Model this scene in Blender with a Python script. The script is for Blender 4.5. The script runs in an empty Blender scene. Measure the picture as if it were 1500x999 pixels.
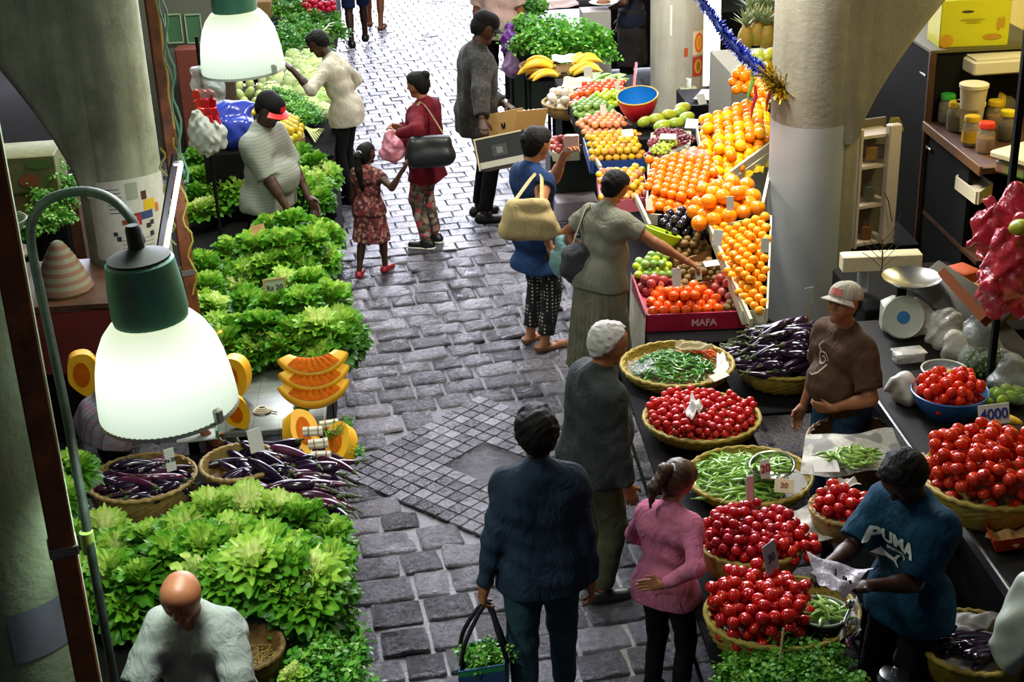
import bpy, bmesh, math, random
import numpy as np
from mathutils import Vector, Matrix, Euler
C = bpy.context.scene
COL = C.collection
PI = math.pi
rad = math.radians
# ------------------------------------------------------------------ camera
CAM_F, CAM_PITCH, CAM_YAW, CAM_ROLL, CAM_H = 2130.0, 24.0, 3.5, -2.2, 4.2
cd = bpy.data.cameras.new('camera'); cam = bpy.data.objects.new('camera', cd); COL.objects.link(cam)
CR = Matrix.Rotation(rad(-CAM_YAW), 3, 'Z') @ Matrix.Rotation(rad(90 - CAM_PITCH), 3, 'X') @ Matrix.Rotation(rad(CAM_ROLL), 3, 'Z')
cam.matrix_world = Matrix.Translation((0, 0, CAM_H)) @ CR.to_4x4()
cd.sensor_width = 36.0; cd.lens = CAM_F / 1500 * 36.0; cd.clip_start = 0.05; cd.clip_end = 300
cd.dof.use_dof = False
C.camera = cam
C.view_settings.view_transform = 'Standard'; C.view_settings.look = 'None'
C.view_settings.gamma = 1.0; C.view_settings.use_curve_mapping = False
C.view_settings.exposure = 0.0
# ------------------------------------------------------------------ world: daylight at the open far end of the hall
W = bpy.data.worlds.new('world'); C.world = W; W.use_nodes = True
wt = W.node_tree; wt.nodes.clear()
wo = wt.nodes.new('ShaderNodeOutputWorld'); wb = wt.nodes.new('ShaderNodeBackground')
tc = wt.nodes.new('ShaderNodeTexCoord'); sx = wt.nodes.new('ShaderNodeSeparateXYZ')
ry = wt.nodes.new('ShaderNodeValToRGB'); rz = wt.nodes.new('ShaderNodeValToRGB'); mx = wt.nodes.new('ShaderNodeMix'); mx.data_type = 'RGBA'
wt.links.new(tc.outputs['Generated'], sx.inputs[0])
wt.links.new(sx.outputs['Y'], ry.inputs[0])
ry.color_ramp.elements[0].position = 0.77; ry.color_ramp.elements[0].color = (0, 0, 0, 1)
ry.color_ramp.elements[1].position = 0.97; ry.color_ramp.elements[1].color = (1, 1, 1, 1)
mx.inputs[6].default_value = (0.030, 0.032, 0.040, 1)      # the dim hall overhead
mx.inputs[7].default_value = (13, 13.3, 15.8, 1)             # the open end
wt.links.new(ry.outputs[0], mx.inputs[0]); wt.links.new(mx.outputs[2], wb.inputs[0])
wb.inputs[1].default_value = 1.0
wt.links.new(wb.outputs[0], wo.inputs[0])
def light(kind, name, loc, energy, color=(1, 1, 1), size=0.3, target=None, spot=None, blend=.5, sizey=None):
    l = bpy.data.lights.new(name, kind); l.energy = energy; l.color = color
    if kind == 'AREA':
        l.size = size
        if sizey: l.shape = 'RECTANGLE'; l.size_y = sizey
    else: l.shadow_soft_size = size
    if kind == 'SPOT': l.spot_size = rad(spot); l.spot_blend = blend
    o = bpy.data.objects.new(name, l); COL.objects.link(o); o.location = loc
    if target is not None:
        o.rotation_euler = (Vector(target) - Vector(loc)).to_track_quat('-Z', 'Y').to_euler()
    return o
# the stall lamps hanging above each row (above the frame), daylight from the roof opening
for (x, y, z, e, c) in ((1.9, 9.2, 3.6, 330, (1, .93, .80)), (1.7, 6.2, 3.7, 50, (1, .94, .84)), (1.5, 3.9, 3.9, 17, (1, .93, .84)),
                        (2.0, 13.4, 3.4, 240, (1, .95, .85)), (-1.3, 13.0, 3.4, 140, (.95, 1, .9)), (-1.0, 9.6, 3.5, 130, (.95, 1, .88)),
                        (-0.7, 5.1, 3.6, 78, (.93, 1, .86)), (4.3, 9.0, 3.0, 62, (1, .88, .45)), (-3.2, 10.5, 3.0, 40, (1, .9, .65))):
    light('AREA', 'stall_light', (x, y, z), e * .5, c, .5, (x, y, 0))
light('AREA', 'roof_daylight', (.2, 16, 9), 900, (.86, .89, 1), 5, (.2, 9, 0))

# ------------------------------------------------------------------ geometry helpers
def ray(px, py):
    return CR @ Vector(((px - 750) / CAM_F, -(py - 499.5) / CAM_F, -1))
def P(px, py, z=0.0):                 # the world point at height z that the photograph shows at px, py
    d = ray(px, py); t = (z - CAM_H) / d.z
    return Vector((0, 0, CAM_H)) + d * t
def PD(px, py, dep):                  # ... at distance dep along the lens axis
    return Vector((0, 0, CAM_H)) + ray(px, py) * dep
def PX(px, py, x):                    # ... on the upright plane at world x
    d = ray(px, py); return Vector((0, 0, CAM_H)) + d * (x / d.x)
def PY(px, py, y):
    d = ray(px, py); return Vector((0, 0, CAM_H)) + d * (y / d.y)

def frame_of(d):
    d = Vector(d).normalized(); a = Vector((0, 0, 1)) if abs(d.z) < .9 else Vector((1, 0, 0))
    u = d.cross(a).normalized(); return u, d.cross(u).normalized()
class MB:
    def __init__(s): s.v = []; s.f = []; s.c = []
    def add(s, vs, fs, c=None):
        o = len(s.v); s.v += [tuple(v) for v in vs]; s.f += [tuple(i + o for i in f) for f in fs]
        s.c += [c if c is not None else 0.0] * len(vs) if not isinstance(c, (list, tuple)) else list(c)
        return s
    def box(s, c, size, M=None, bev=0.0):
        x, y, z = [k / 2 for k in size]
        if bev:
            b = min(bev, x * .49, y * .49, z * .49); vs = []; fs = []
            # bevelled box: eight-sided prism stacked
            def ring(xx, yy, bb, zz): return [(-xx + bb, -yy, zz), (xx - bb, -yy, zz), (xx, -yy + bb, zz), (xx, yy - bb, zz), (xx - bb, yy, zz), (-xx + bb, yy, zz), (-xx, yy - bb, zz), (-xx, -yy + bb, zz)]
            for (k, zz) in ((b, -z), (0, -z + b), (0, z - b), (b, z)): vs += ring(x - k, y - k, b, zz)
            for r in range(3):
                for i in range(8): fs.append((r * 8 + i, r * 8 + (i + 1) % 8, r * 8 + 8 + (i + 1) % 8, r * 8 + 8 + i))
            fs += [tuple(range(7, -1, -1)), tuple(range(24, 32))]
        else:
            vs = [(-x, -y, -z), (x, -y, -z), (x, y, -z), (-x, y, -z), (-x, -y, z), (x, -y, z), (x, y, z), (-x, y, z)]
            fs = [(3, 2, 1, 0), (4, 5, 6, 7), (0, 1, 5, 4), (1, 2, 6, 5), (2, 3, 7, 6), (3, 0, 4, 7)]
        c = Vector(c)
        vs = [(c + (M @ Vector(v) if M else Vector(v))) for v in vs]
        return s.add(vs, fs)
    def tube(s, pts, r, n=8, cap=True, closed=False, flat=1.0, col=None):
        pts = [Vector(p) for p in pts]; m = len(pts)
        rs = r if isinstance(r, (list, tuple)) else [r] * m
        vs = []; fs = []; u = None; cs = []
        for i, p in enumerate(pts):
            if closed: d = (pts[(i + 1) % m] - pts[i - 1])
            else: d = pts[min(i + 1, m - 1)] - pts[max(i - 1, 0)]
            d = d.normalized() if d.length > 1e-9 else Vector((0, 0, 1))
            if u is None: u, w = frame_of(d)
            else:
                u = (u - d * u.dot(d))
                u = u.normalized() if u.length > 1e-6 else frame_of(d)[0]
            w = d.cross(u)
            for k in range(n):
                a = 2 * PI * k / n
                vs.append(p + u * (math.cos(a) * rs[i]) + w * (math.sin(a) * rs[i] * flat)); cs.append(col[i] if col else 0.0)
        rr = m if closed else m - 1
        for i in range(rr):
            j = (i + 1) % m
            for k in range(n): fs.append((i * n + k, i * n + (k + 1) % n, j * n + (k + 1) % n, j * n + k))
        if cap and not closed: fs += [tuple(range(n - 1, -1, -1)), tuple(range((m - 1) * n, m * n))]
        return s.add(vs, fs, cs)
    def lathe(s, prof, n=24, c=(0, 0, 0), sx=1.0, sy=1.0, wob=None, cap0=True, cap1=False):
        vs = []; fs = []; c = Vector(c)
        for i, (r, z) in enumerate(prof):
            for k in range(n):
                a = 2 * PI * k / n; q = r * (1 + (wob(i, a) if wob else 0))
                vs.append(c + Vector((q * math.cos(a) * sx, q * math.sin(a) * sy, z)))
        for i in range(len(prof) - 1):
            for k in range(n): fs.append((i * n + k, i * n + (k + 1) % n, (i + 1) * n + (k + 1) % n, (i + 1) * n + k))
        if cap0: fs.append(tuple(range(n - 1, -1, -1)))
        if cap1: fs.append(tuple(range((len(prof) - 1) * n, len(prof) * n)))
        return s.add(vs, fs)
    def grid(s, fn, nu, nv, col=None):
        vs = [fn(i / (nu - 1), j / (nv - 1)) for i in range(nu) for j in range(nv)]
        fs = [(i * nv + j, i * nv + j + 1, (i + 1) * nv + j + 1, (i + 1) * nv + j) for i in range(nu - 1) for j in range(nv - 1)]
        cs = [col(i / (nu - 1), j / (nv - 1)) for i in range(nu) for j in range(nv)] if col else None
        return s.add(vs, fs, cs)
    def prism(s, poly, z0, z1, M=None):       # poly: [(x, y)] counter-clockwise, lifted from z0 to z1
        n = len(poly); vs = [Vector((p[0], p[1], z0)) for p in poly] + [Vector((p[0], p[1], z1)) for p in poly]
        if M: vs = [M @ v for v in vs]
        fs = [tuple(range(n - 1, -1, -1)), tuple(range(n, 2 * n))] + [(i, (i + 1) % n, n + (i + 1) % n, n + i) for i in range(n)]
        return s.add(vs, fs)
    def sphere(s, c, r, n=12, m=8, sc=(1, 1, 1)):
        c = Vector(c); vs = [c + Vector((0, 0, -r * sc[2]))]; fs = []
        for i in range(1, m):
            t = PI * i / m - PI / 2
            for k in range(n):
                a = 2 * PI * k / n; vs.append(c + Vector((r * math.cos(t) * math.cos(a) * sc[0], r * math.cos(t) * math.sin(a) * sc[1], r * math.sin(t) * sc[2])))
        vs.append(c + Vector((0, 0, r * sc[2]))); L = len(vs) - 1
        for k in range(n):
            fs.append((0, 1 + (k + 1) % n, 1 + k)); fs.append((L, 1 + (m - 2) * n + k, 1 + (m - 2) * n + (k + 1) % n))
        for i in range(m - 2):
            for k in range(n): fs.append((1 + i * n + k, 1 + i * n + (k + 1) % n, 1 + (i + 1) * n + (k + 1) % n, 1 + (i + 1) * n + k))
        return s.add(vs, fs)
    def mesh(s, name, m=None, smooth=True):
        me = bpy.data.meshes.new(name); me.from_pydata(s.v, [], s.f); me.update()
        if any(s.c):
            at = me.attributes.new('tint', 'FLOAT', 'POINT'); at.data.foreach_set('value', np.array(s.c, dtype=np.float32))
        if smooth:
            me.polygons.foreach_set('use_smooth', [True] * len(me.polygons))
            try: me.set_sharp_from_angle(angle=rad(smooth if not isinstance(smooth, bool) else 42))
            except Exception: pass
        if m: me.materials.append(m)
        return me
    def build(s, name, m, parent=None, smooth=True):
        return link(name, s.mesh(name, m, smooth), parent)
def link(name, me, parent=None):
    o = bpy.data.objects.new(name, me); COL.objects.link(o)
    if parent: o.parent = parent
    return o
def tag(o, label, cat, group=None, kind=None):
    if label: o['label'] = label
    if cat: o['category'] = cat
    if group: o['group'] = group
    if kind: o['kind'] = kind
    return o
def struct(o): o['kind'] = 'structure'; return o
def empty(name, loc, label, cat, group=None, rz=0.0, rot=None, scale=None):
    o = bpy.data.objects.new(name, None); o.empty_display_size = .05; COL.objects.link(o)
    o.location = loc; o.rotation_euler = rot if rot else (0, 0, rz)
    if scale: o.scale = scale if hasattr(scale, '__len__') else (scale,) * 3
    return tag(o, label, cat, group)
def dup(o, loc, rot=(0, 0, 0), scale=(1, 1, 1), label=None, group=None):
    c = o.copy(); COL.objects.link(c); c.location = loc; c.rotation_euler = rot; c.scale = scale
    if label: c['label'] = label
    if group: c['group'] = group
    for ch in o.children:
        d = ch.copy(); COL.objects.link(d); d.parent = c
        for g in ch.children:
            e = g.copy(); COL.objects.link(e); e.parent = d
    return c
# ------------------------------------------------------------------ materials
def lin(h):
    h = h.lstrip('#'); v = [int(h[i:i + 2], 16) / 255 for i in (0, 2, 4)]
    return tuple(x / 12.92 if x <= .04045 else ((x + .055) / 1.055) ** 2.4 for x in v) + (1,)
MATS = {}
class NT:
    def __init__(s, name):
        s.m = bpy.data.materials.new(name); s.m.use_nodes = True; s.t = s.m.node_tree
        s.b = s.t.nodes['Principled BSDF']; s.o = s.t.nodes['Material Output']
    def n(s, k, **kw):
        x = s.t.nodes.new(k)
        for a, b in kw.items(): setattr(x, a, b)
        return x
    def l(s, a, b): s.t.links.new(a, b)
    def coord(s, scale=(1, 1, 1), out='Object'):
        t = s.n('ShaderNodeTexCoord'); m = s.n('ShaderNodeMapping'); m.inputs['Scale'].default_value = scale
        s.l(t.outputs[out], m.inputs[0]); return m.outputs[0]
    def ramp(s, fac, stops, const=False):
        r = s.n('ShaderNodeValToRGB'); e = r.color_ramp.elements
        if const: r.color_ramp.interpolation = 'CONSTANT'
        while len(e) < len(stops): e.new(.5)
        for i, (p, c) in enumerate(stops): e[i].position = p; e[i].color = lin(c) if isinstance(c, str) else c
        s.l(fac, r.inputs[0]); return r.outputs[0]
    def mix(s, fac, a, b, mode='MIX'):
        m = s.n('ShaderNodeMix', data_type='RGBA', blend_type=mode)
        for sock, v in ((m.inputs[0], fac), (m.inputs[6], a), (m.inputs[7], b)):
            if hasattr(v, 'links') or hasattr(v, 'is_linked'): s.l(v, sock)
            elif isinstance(v, str): sock.default_value = lin(v)
            else: sock.default_value = v
        return m.outputs[2]
    def noise(s, co, scale, det=4, rough=.55):
        n = s.n('ShaderNodeTexNoise'); n.inputs['Scale'].default_value = scale; n.inputs['Detail'].default_value = det; n.inputs['Roughness'].default_value = rough
        s.l(co, n.inputs['Vector']); return n.outputs['Fac']
    def math(s, op, a, b=0.0):
        m = s.n('ShaderNodeMath', operation=op)
        for sock, v in ((m.inputs[0], a), (m.inputs[1], b)):
            if hasattr(v, 'is_linked'): s.l(v, sock)
            else: sock.default_value = v
        return m.outputs[0]
    def bump(s, h, st=.3, dist=.01):
        b = s.n('ShaderNodeBump'); b.inputs['Strength'].default_value = st; b.inputs['Distance'].default_value = dist
        s.l(h, b.inputs['Height']); s.l(b.outputs[0], s.b.inputs['Normal'])
    def rnd(s): return s.n('ShaderNodeObjectInfo').outputs['Random']
    def set(s, col=None, rough=.5, metal=0, spec=.5):
        if col is not None:
            if hasattr(col, 'is_linked'): s.l(col, s.b.inputs['Base Color'])
            else: s.b.inputs['Base Color'].default_value = lin(col)
        if hasattr(rough, 'is_linked'): s.l(rough, s.b.inputs['Roughness'])
        else: s.b.inputs['Roughness'].default_value = rough
        s.b.inputs['Metallic'].default_value = metal; s.b.inputs['Specular IOR Level'].default_value = spec
        return s.m
def pm(name, col, rough=.5, metal=0, spec=.5, var=None, nscale=8, bump=0, bscale=40, bdist=.004, coat=0, rvar=None, trans=0, alpha=None):
    if name in MATS: return MATS[name]
    t = NT(name); co = t.coord(); c = None
    if var:
        f = t.noise(co, nscale); c = t.ramp(f, [(.32, var), (.68, col)])
    if rvar:
        base = c if c else lin(col)
        c = t.mix(t.rnd(), base, rvar)
    t.set(c if c else col, rough, metal, spec)
    if bump: t.bump(t.noise(co, bscale, 3), bump, bdist)
    if coat: t.b.inputs['Coat Weight'].default_value = coat; t.b.inputs['Coat Roughness'].default_value = .08
    if trans: t.b.inputs['Transmission Weight'].default_value = trans
    if alpha is not None: t.b.inputs['Alpha'].default_value = alpha
    MATS[name] = t.m; return t.m
def emit(name, col, st):
    t = NT(name); t.set(col, .4); t.b.inputs['Emission Color'].default_value = lin(col); t.b.inputs['Emission Strength'].default_value = st
    MATS[name] = t.m; return t.m
def leafmat(name, stops, rough=.42, trans=.25, rv=.25):
    t = NT(name); a = t.n('ShaderNodeAttribute', attribute_name='tint')
    f = t.math('ADD', a.outputs['Fac'], t.math('MULTIPLY', t.math('SUBTRACT', t.noise(t.coord(), 22, 3), .5), .5))
    f = t.math('ADD', f, t.math('MULTIPLY', t.math('SUBTRACT', t.rnd(), .5), rv))
    c = t.ramp(f, stops); t.set(c, rough, 0, .4)
    if trans:
        tr = t.n('ShaderNodeBsdfTranslucent'); t.l(c, tr.inputs[0]); m = t.n('ShaderNodeMixShader'); m.inputs[0].default_value = trans
        t.l(t.b.outputs[0], m.inputs[1]); t.l(tr.outputs[0], m.inputs[2]); t.l(m.outputs[0], t.o.inputs[0])
    MATS[name] = t.m; return t.m
def plastic_film(name, col, op=.45, rough=.25):
    t = NT(name); co = t.coord(); t.set(col, rough, 0, .8); t.bump(t.noise(co, 9, 4, .6), 1.0, .03)
    t.l(t.ramp(t.noise(co, 6, 3), [(.35, (op * .6,) * 3 + (1,)), (.65, (min(1, op * 1.5),) * 3 + (1,))]), t.b.inputs['Alpha'])
    MATS[name] = t.m; return t.m
# ------------------------------------------------------------------ smooth solids (people, bags): sampled distance fields -> quads
def snets(Df, o, h):
    s = Df < 0; nx, ny, nz = Df.shape
    c = np.zeros((nx - 1, ny - 1, nz - 1), np.int8)
    for a in (0, 1):
        for b in (0, 1):
            for d in (0, 1): c += s[a:nx - 1 + a, b:ny - 1 + b, d:nz - 1 + d]
    act = (c > 0) & (c < 8); idx = np.full(act.shape, -1, np.int64); ci = np.argwhere(act); idx[act] = np.arange(len(ci))
    Pn = np.zeros((len(ci), 3)); N = np.zeros((len(ci), 1))
    for ax in range(3):
        e = np.zeros(3, int); e[ax] = 1; oth = [k for k in range(3) if k != ax]
        for p in (0, 1):
            for q in (0, 1):
                a = np.zeros(3, int); a[oth[0]] = p; a[oth[1]] = q
                A = ci + a; B = A + e; da = Df[A[:, 0], A[:, 1], A[:, 2]]; db = Df[B[:, 0], B[:, 1], B[:, 2]]
                m = (da < 0) != (db < 0); t = np.where(m, da / np.where(m, da - db, 1), 0)
                Pn += np.where(m[:, None], a + t[:, None] * e, 0); N += m[:, None]
    V = (ci + Pn / np.maximum(N, 1)) * h + o
    F = []
    for ax in range(3):
        j, k = (ax + 1) % 3, (ax + 2) % 3
        sl0 = [slice(None)] * 3; sl1 = [slice(None)] * 3; sl0[ax] = slice(0, -1); sl1[ax] = slice(1, None)
        for sg in (0, 1):
            m = (s[tuple(sl0)] & ~s[tuple(sl1)]) if sg == 0 else (~s[tuple(sl0)] & s[tuple(sl1)])
            g = np.argwhere(m); g = g[(g[:, j] > 0) & (g[:, k] > 0) & (g[:, j] < Df.shape[j] - 1) & (g[:, k] < Df.shape[k] - 1)]
            def at(dj, dk):
                q = g.copy(); q[:, j] -= dj; q[:, k] -= dk; return idx[q[:, 0], q[:, 1], q[:, 2]]
            qd = np.stack([at(1, 1), at(0, 1), at(0, 0), at(1, 0)], 1)
            F.append(qd if sg == 0 else qd[:, ::-1])
    F = np.concatenate(F); F = F[(F >= 0).all(1)]
    return V, F
class SDF:
    def __init__(s): s.ops = []
    def c(s, a, b, ra, rb=None, k=.03, clip=''):
        s.ops.append(('c', np.array(a, float), np.array(b, float), ra, ra if rb is None else rb, k, clip)); return s
    def sp(s, a, r, k=.03): return s.c(a, np.array(a, float) + np.array((0, 0, 1e-4)), r, r, k)
    def e(s, c, r, R=None, k=.03): s.ops.append(('e', np.array(c, float), np.array(r, float), np.eye(3) if R is None else np.array(R, float), k)); return s
    def cut(s, p, n): n = np.array(n, float); s.ops.append(('cut', np.array(p, float), n / np.linalg.norm(n))); return s
    def sub(s, a, b, ra, rb=None, k=.01): s.ops.append(('s', np.array(a, float), np.array(b, float), ra, ra if rb is None else rb, k, '')); return s
    def sdf(s, o, k=.02): s.ops.append(('u', o, k)); return s
    def bounds(s):
        lo = np.full(3, 1e9); hi = -lo
        for q in s.ops:
            if q[0] == 'c':
                lo = np.minimum(lo, np.minimum(q[1] - q[3], q[2] - q[4])); hi = np.maximum(hi, np.maximum(q[1] + q[3], q[2] + q[4]))
            elif q[0] == 'e':
                m = q[2].max(); lo = np.minimum(lo, q[1] - m); hi = np.maximum(hi, q[1] + m)
            elif q[0] == 'u':
                a, b = q[1].bounds(); lo = np.minimum(lo, a); hi = np.maximum(hi, b)
        return lo, hi
    def field(s, o, shape, h):
        X = [o[i] + h * np.arange(shape[i]) for i in range(3)]
        Dm = np.full(shape, .08, np.float32)
        for q in s.ops:
            if q[0] == 'cut':
                d = ((X[0] - q[1][0]) * q[2][0])[:, None, None] + ((X[1] - q[1][1]) * q[2][1])[None, :, None] + ((X[2] - q[1][2]) * q[2][2])[None, None, :]
                Dm = np.maximum(Dm, d.astype(np.float32)); continue
            if q[0] == 'u':
                d = q[1].field(o, shape, h); k = q[2]; hh = np.maximum(k - np.abs(Dm - d), 0) / k
                Dm = np.minimum(Dm, d) - hh * hh * k * .25; continue
            if q[0] == 'e': lo = q[1] - q[2].max(); hi = q[1] + q[2].max(); k = q[4]
            else: lo = np.minimum(q[1] - q[3], q[2] - q[4]); hi = np.maximum(q[1] + q[3], q[2] + q[4]); k = q[5]
            mg = k + 2 * h
            i0 = [max(0, int((lo[i] - mg - o[i]) / h)) for i in range(3)]; i1 = [min(shape[i], int((hi[i] + mg - o[i]) / h) + 2) for i in range(3)]
            if any(i1[i] <= i0[i] for i in range(3)): continue
            x = X[0][i0[0]:i1[0]][:, None, None]; y = X[1][i0[1]:i1[1]][None, :, None]; z = X[2][i0[2]:i1[2]][None, None, :]
            S = tuple(slice(i0[i], i1[i]) for i in range(3))
            if q[0] == 'e':
                R = q[3]; dx, dy, dz = x - q[1][0], y - q[1][1], z - q[1][2]
                l = [(dx * R[0, i] + dy * R[1, i] + dz * R[2, i]) / q[2][i] for i in range(3)]
                rr = np.sqrt(l[0] ** 2 + l[1] ** 2 + l[2] ** 2); d = (rr - 1) * q[2].min()
            else:
                ab = q[2] - q[1]; L2 = max(float(ab @ ab), 1e-12); dx, dy, dz = x - q[1][0], y - q[1][1], z - q[1][2]
                t0 = (dx * ab[0] + dy * ab[1] + dz * ab[2]) / L2; t = np.clip(t0, 0, 1)
                d = np.sqrt((dx - t * ab[0]) ** 2 + (dy - t * ab[1]) ** 2 + (dz - t * ab[2]) ** 2) - (q[3] + t * (q[4] - q[3]))
                L = math.sqrt(L2)
                if 'a' in q[6]: d = np.maximum(d, -t0 * L)
                if 'b' in q[6]: d = np.maximum(d, (t0 - 1) * L)
            A = Dm[S]
            if q[0] == 's':
                d = -d; hh = np.maximum(k - np.abs(A - d), 0) / k; Dm[S] = np.maximum(A, d) + hh * hh * k * .25
            else:
                hh = np.maximum(k - np.abs(A - d), 0) / k; Dm[S] = np.minimum(A, d) - hh * hh * k * .25
        return Dm
    def mesh(s, h, noise=None):
        lo, hi = s.bounds(); o = lo - 3 * h - .02; shape = tuple(int(v) for v in np.ceil((hi - lo + .04) / h + 6))
        Dm = s.field(o, shape, h)
        if noise:
            amp, fr, sd = noise; rs = np.random.RandomState(sd)
            x = (o[0] + h * np.arange(shape[0]))[:, None, None]; y = (o[1] + h * np.arange(shape[1]))[None, :, None]; z = (o[2] + h * np.arange(shape[2]))[None, None, :]
            acc = 0
            for i in range(6):
                d = rs.randn(3); d /= np.linalg.norm(d); f = fr * (0.6 + rs.rand() * 1.4)
                acc = acc + np.sin((x * d[0] + y * d[1] + z * d[2]) * f + rs.rand() * 6 + 1.3 * np.sin((x * d[1] - y * d[2] + z * d[0]) * f * .7))
            Dm = Dm + (amp * acc / 3).astype(np.float32)
        return snets(Dm, o, h)
def npmesh(name, VF, m):
    V = np.concatenate([a for a, b in VF]); off = 0; Fs = []
    for a, b in VF: Fs.append(b + off); off += len(a)
    F = np.concatenate(Fs); me = bpy.data.meshes.new(name)
    me.vertices.add(len(V)); me.vertices.foreach_set('co', V.astype(np.float32).ravel())
    me.loops.add(F.size); me.loops.foreach_set('vertex_index', F.astype(np.int32).ravel())
    me.polygons.add(len(F)); me.polygons.foreach_set('loop_start', np.arange(0, F.size, 4, dtype=np.int32)); me.polygons.foreach_set('loop_total', np.full(len(F), 4, np.int32))
    me.polygons.foreach_set('use_smooth', [True] * len(F)); me.update(calc_edges=True); me.validate()
    if m: me.materials.append(m)
    return me
def V3(*a): return np.array(a, float)
def nrm(v): v = np.array(v, float); return v / (np.linalg.norm(v) + 1e-12)
def rotm(ax, a):
    return np.array(Matrix.Rotation(a, 3, ax))
def ik(a, b, l1, l2, hint):
    a = np.array(a, float); b = np.array(b, float); d = b - a; L = np.linalg.norm(d)
    if L > (l1 + l2) * .999: b = a + d / L * (l1 + l2) * .999; d = b - a; L = np.linalg.norm(d)
    x = (l1 * l1 - l2 * l2 + L * L) / (2 * L); hh = math.sqrt(max(l1 * l1 - x * x, 1e-6)); u = d / L
    n = np.array(hint, float); n = n - u * (n @ u); n = nrm(n)
    return a + u * x + n * hh, b
SKIN = {}
def skin(name, c):
    if name not in SKIN: SKIN[name] = pm('skin_' + name, c, .48, 0, .45, bump=.15, bscale=90, bdist=.001)
    return SKIN[name]
def person(pos, ang, label, H=1.7, skin_c='brown', pel=(0, 0, .95), lean=0, side=0, twist=0, head=(0, 0, 0), hands=None, elbows=None, handdir=None, palm=None, curl=(.5, .5),
           feet=None, fat=0.0, wide=1.0, top=None, bottom=None, hair=None, cap=None, shoes=None, neck=(0, 0), res=1.0, eyes=False, skirt=None, moustache=None, bare_legs=False, neckcut=None, apron=None, headless=False, hs=.9):
    """+Y is the way the figure faces, +X its right hand; lengths as for a 1.70 m figure, scaled by the root."""
    s = H / 1.7; root = empty('person', (pos[0], pos[1], 0), label, 'person', rz=ang, scale=s)
    pel = V3(*pel); Rt = rotm('Z', twist) @ rotm('X', -lean) @ rotm('Y', side)
    R2 = rotm('Z', twist) @ rotm('X', -lean * .72) @ rotm('Y', side * .7); R1 = rotm('Z', twist * .5) @ rotm('X', -lean * .4) @ rotm('Y', side * .4)
    def T(x, y, z):   # torso point, spine bending progressively
        v = V3(x, y, z - .95); k = min(1, max(0, (z - .95) / .42)); M = R1 if k < .35 else R2 if k < .7 else Rt
        w = [R1, R2, Rt]; f = k * 2; i = min(1, int(f)); f -= i; M = w[i] * (1 - f) + w[i + 1] * f
        return pel + M @ v
    w = wide
    hipL, hipR = pel + V3(-.09 * w, 0, -.03), pel + V3(.09 * w, 0, -.03)
    feet = feet or ((-.10, 0, 0), (.10, 0, 0))
    legs = []
    for hp, f in zip((hipL, hipR), feet):
        ank = V3(f[0], f[1], f[2] + .085); kn, ank = ik(hp, ank, .425, .425, (np.sign(hp[0] - pel[0]) * .15, 1, 0)); fd = V3(f[3], f[4], 0) if len(f) > 4 else V3(np.sign(hp[0] - pel[0]) * .2, 1, 0)
        legs.append((hp, kn, ank, nrm(fd)))
    shL, shR = T(-.168 * w, -.005, 1.375), T(.168 * w, -.005, 1.375)
    hands = hands or ((-.27, .06, .80), (.27, .06, .80)); elbows = elbows or ((-.5, -.8, 0), (.5, -.8, 0)); arms = []
    for i, (sh, hd) in enumerate(zip((shL, shR), hands)):
        el, wr = ik(sh, V3(*hd), .285, .255, elbows[i]); arms.append((sh, el, wr))
    nb, nt = T(0, -.02, 1.43), T(neck[0], .01 + neck[1], 1.53)
    Rh = Rt @ rotm('Z', head[0]) @ rotm('X', -head[1]) @ rotm('Y', head[2]); hc = nt + (Rh * .6 + Rt * .4) @ V3(0, .03, .085)
    def Hd(x, y, z): return hc + Rh @ V3(x, y, z) * hs
    f = fat
    # body ------------------------------------------------------
    b = SDF(); k = .06
    def torso(d, g, low=True):
        d.c(T(-.095 * w, .0, 1.31), T(.095 * w, .0, 1.31), .108 + g, None, k); d.c(T(-.062 * w, .005, 1.15), T(.062 * w, .005, 1.15), .094 + g + f * .3, None, k)
        [d.c(T(q_ * .02, -.02, 1.425), T(q_ * .14 * w, -.012, 1.375), .055 + g, .056 + g, k) for q_ in (-1, 1)]
        if low: d.c(pel + V3(-.075 * w, -.01, .02), pel + V3(.075 * w, -.01, .02), .112 + g + f * .3, None, k)
        if f: d.e(T(0, .075 + f * .3, 1.10), V3(.145 + f, .10 + f, .14) + g, None, .05)
    torso(b, 0)
    for hp, kn, an, fd in legs:
        b.c(hp + V3(0, 0, .02), kn, .088 * (1 + f), .055, .05); cal = kn * .62 + an * .38 + nrm(np.cross(nrm(an - kn), V3(1, 0, 0))) * .012
        b.c(kn, an, .05, .036, .03); b.c(kn * .75 + an * .25, kn * .5 + an * .5, .052, .046, .03); b.c(an + V3(0, 0, -.05) - fd * .03, an - V3(0, 0, .058) + fd * .14, .034, .026, .03)
    for (sh, el, wr) in arms:
        b.c(sh, el, .053 * (1 + f * .6), .041, .05); b.c(el, wr, .042, .027, .02); b.c(el * .8 + wr * .2, el * .6 + wr * .4, .044, .04, .02)
    b.c(nb, nt, .058, .054, .03); b.c(T(-.09, -.02, 1.40), T(.09, -.02, 1.40), .045, None, .05)
    VF = [b.mesh(.0095 * res)]
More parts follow.
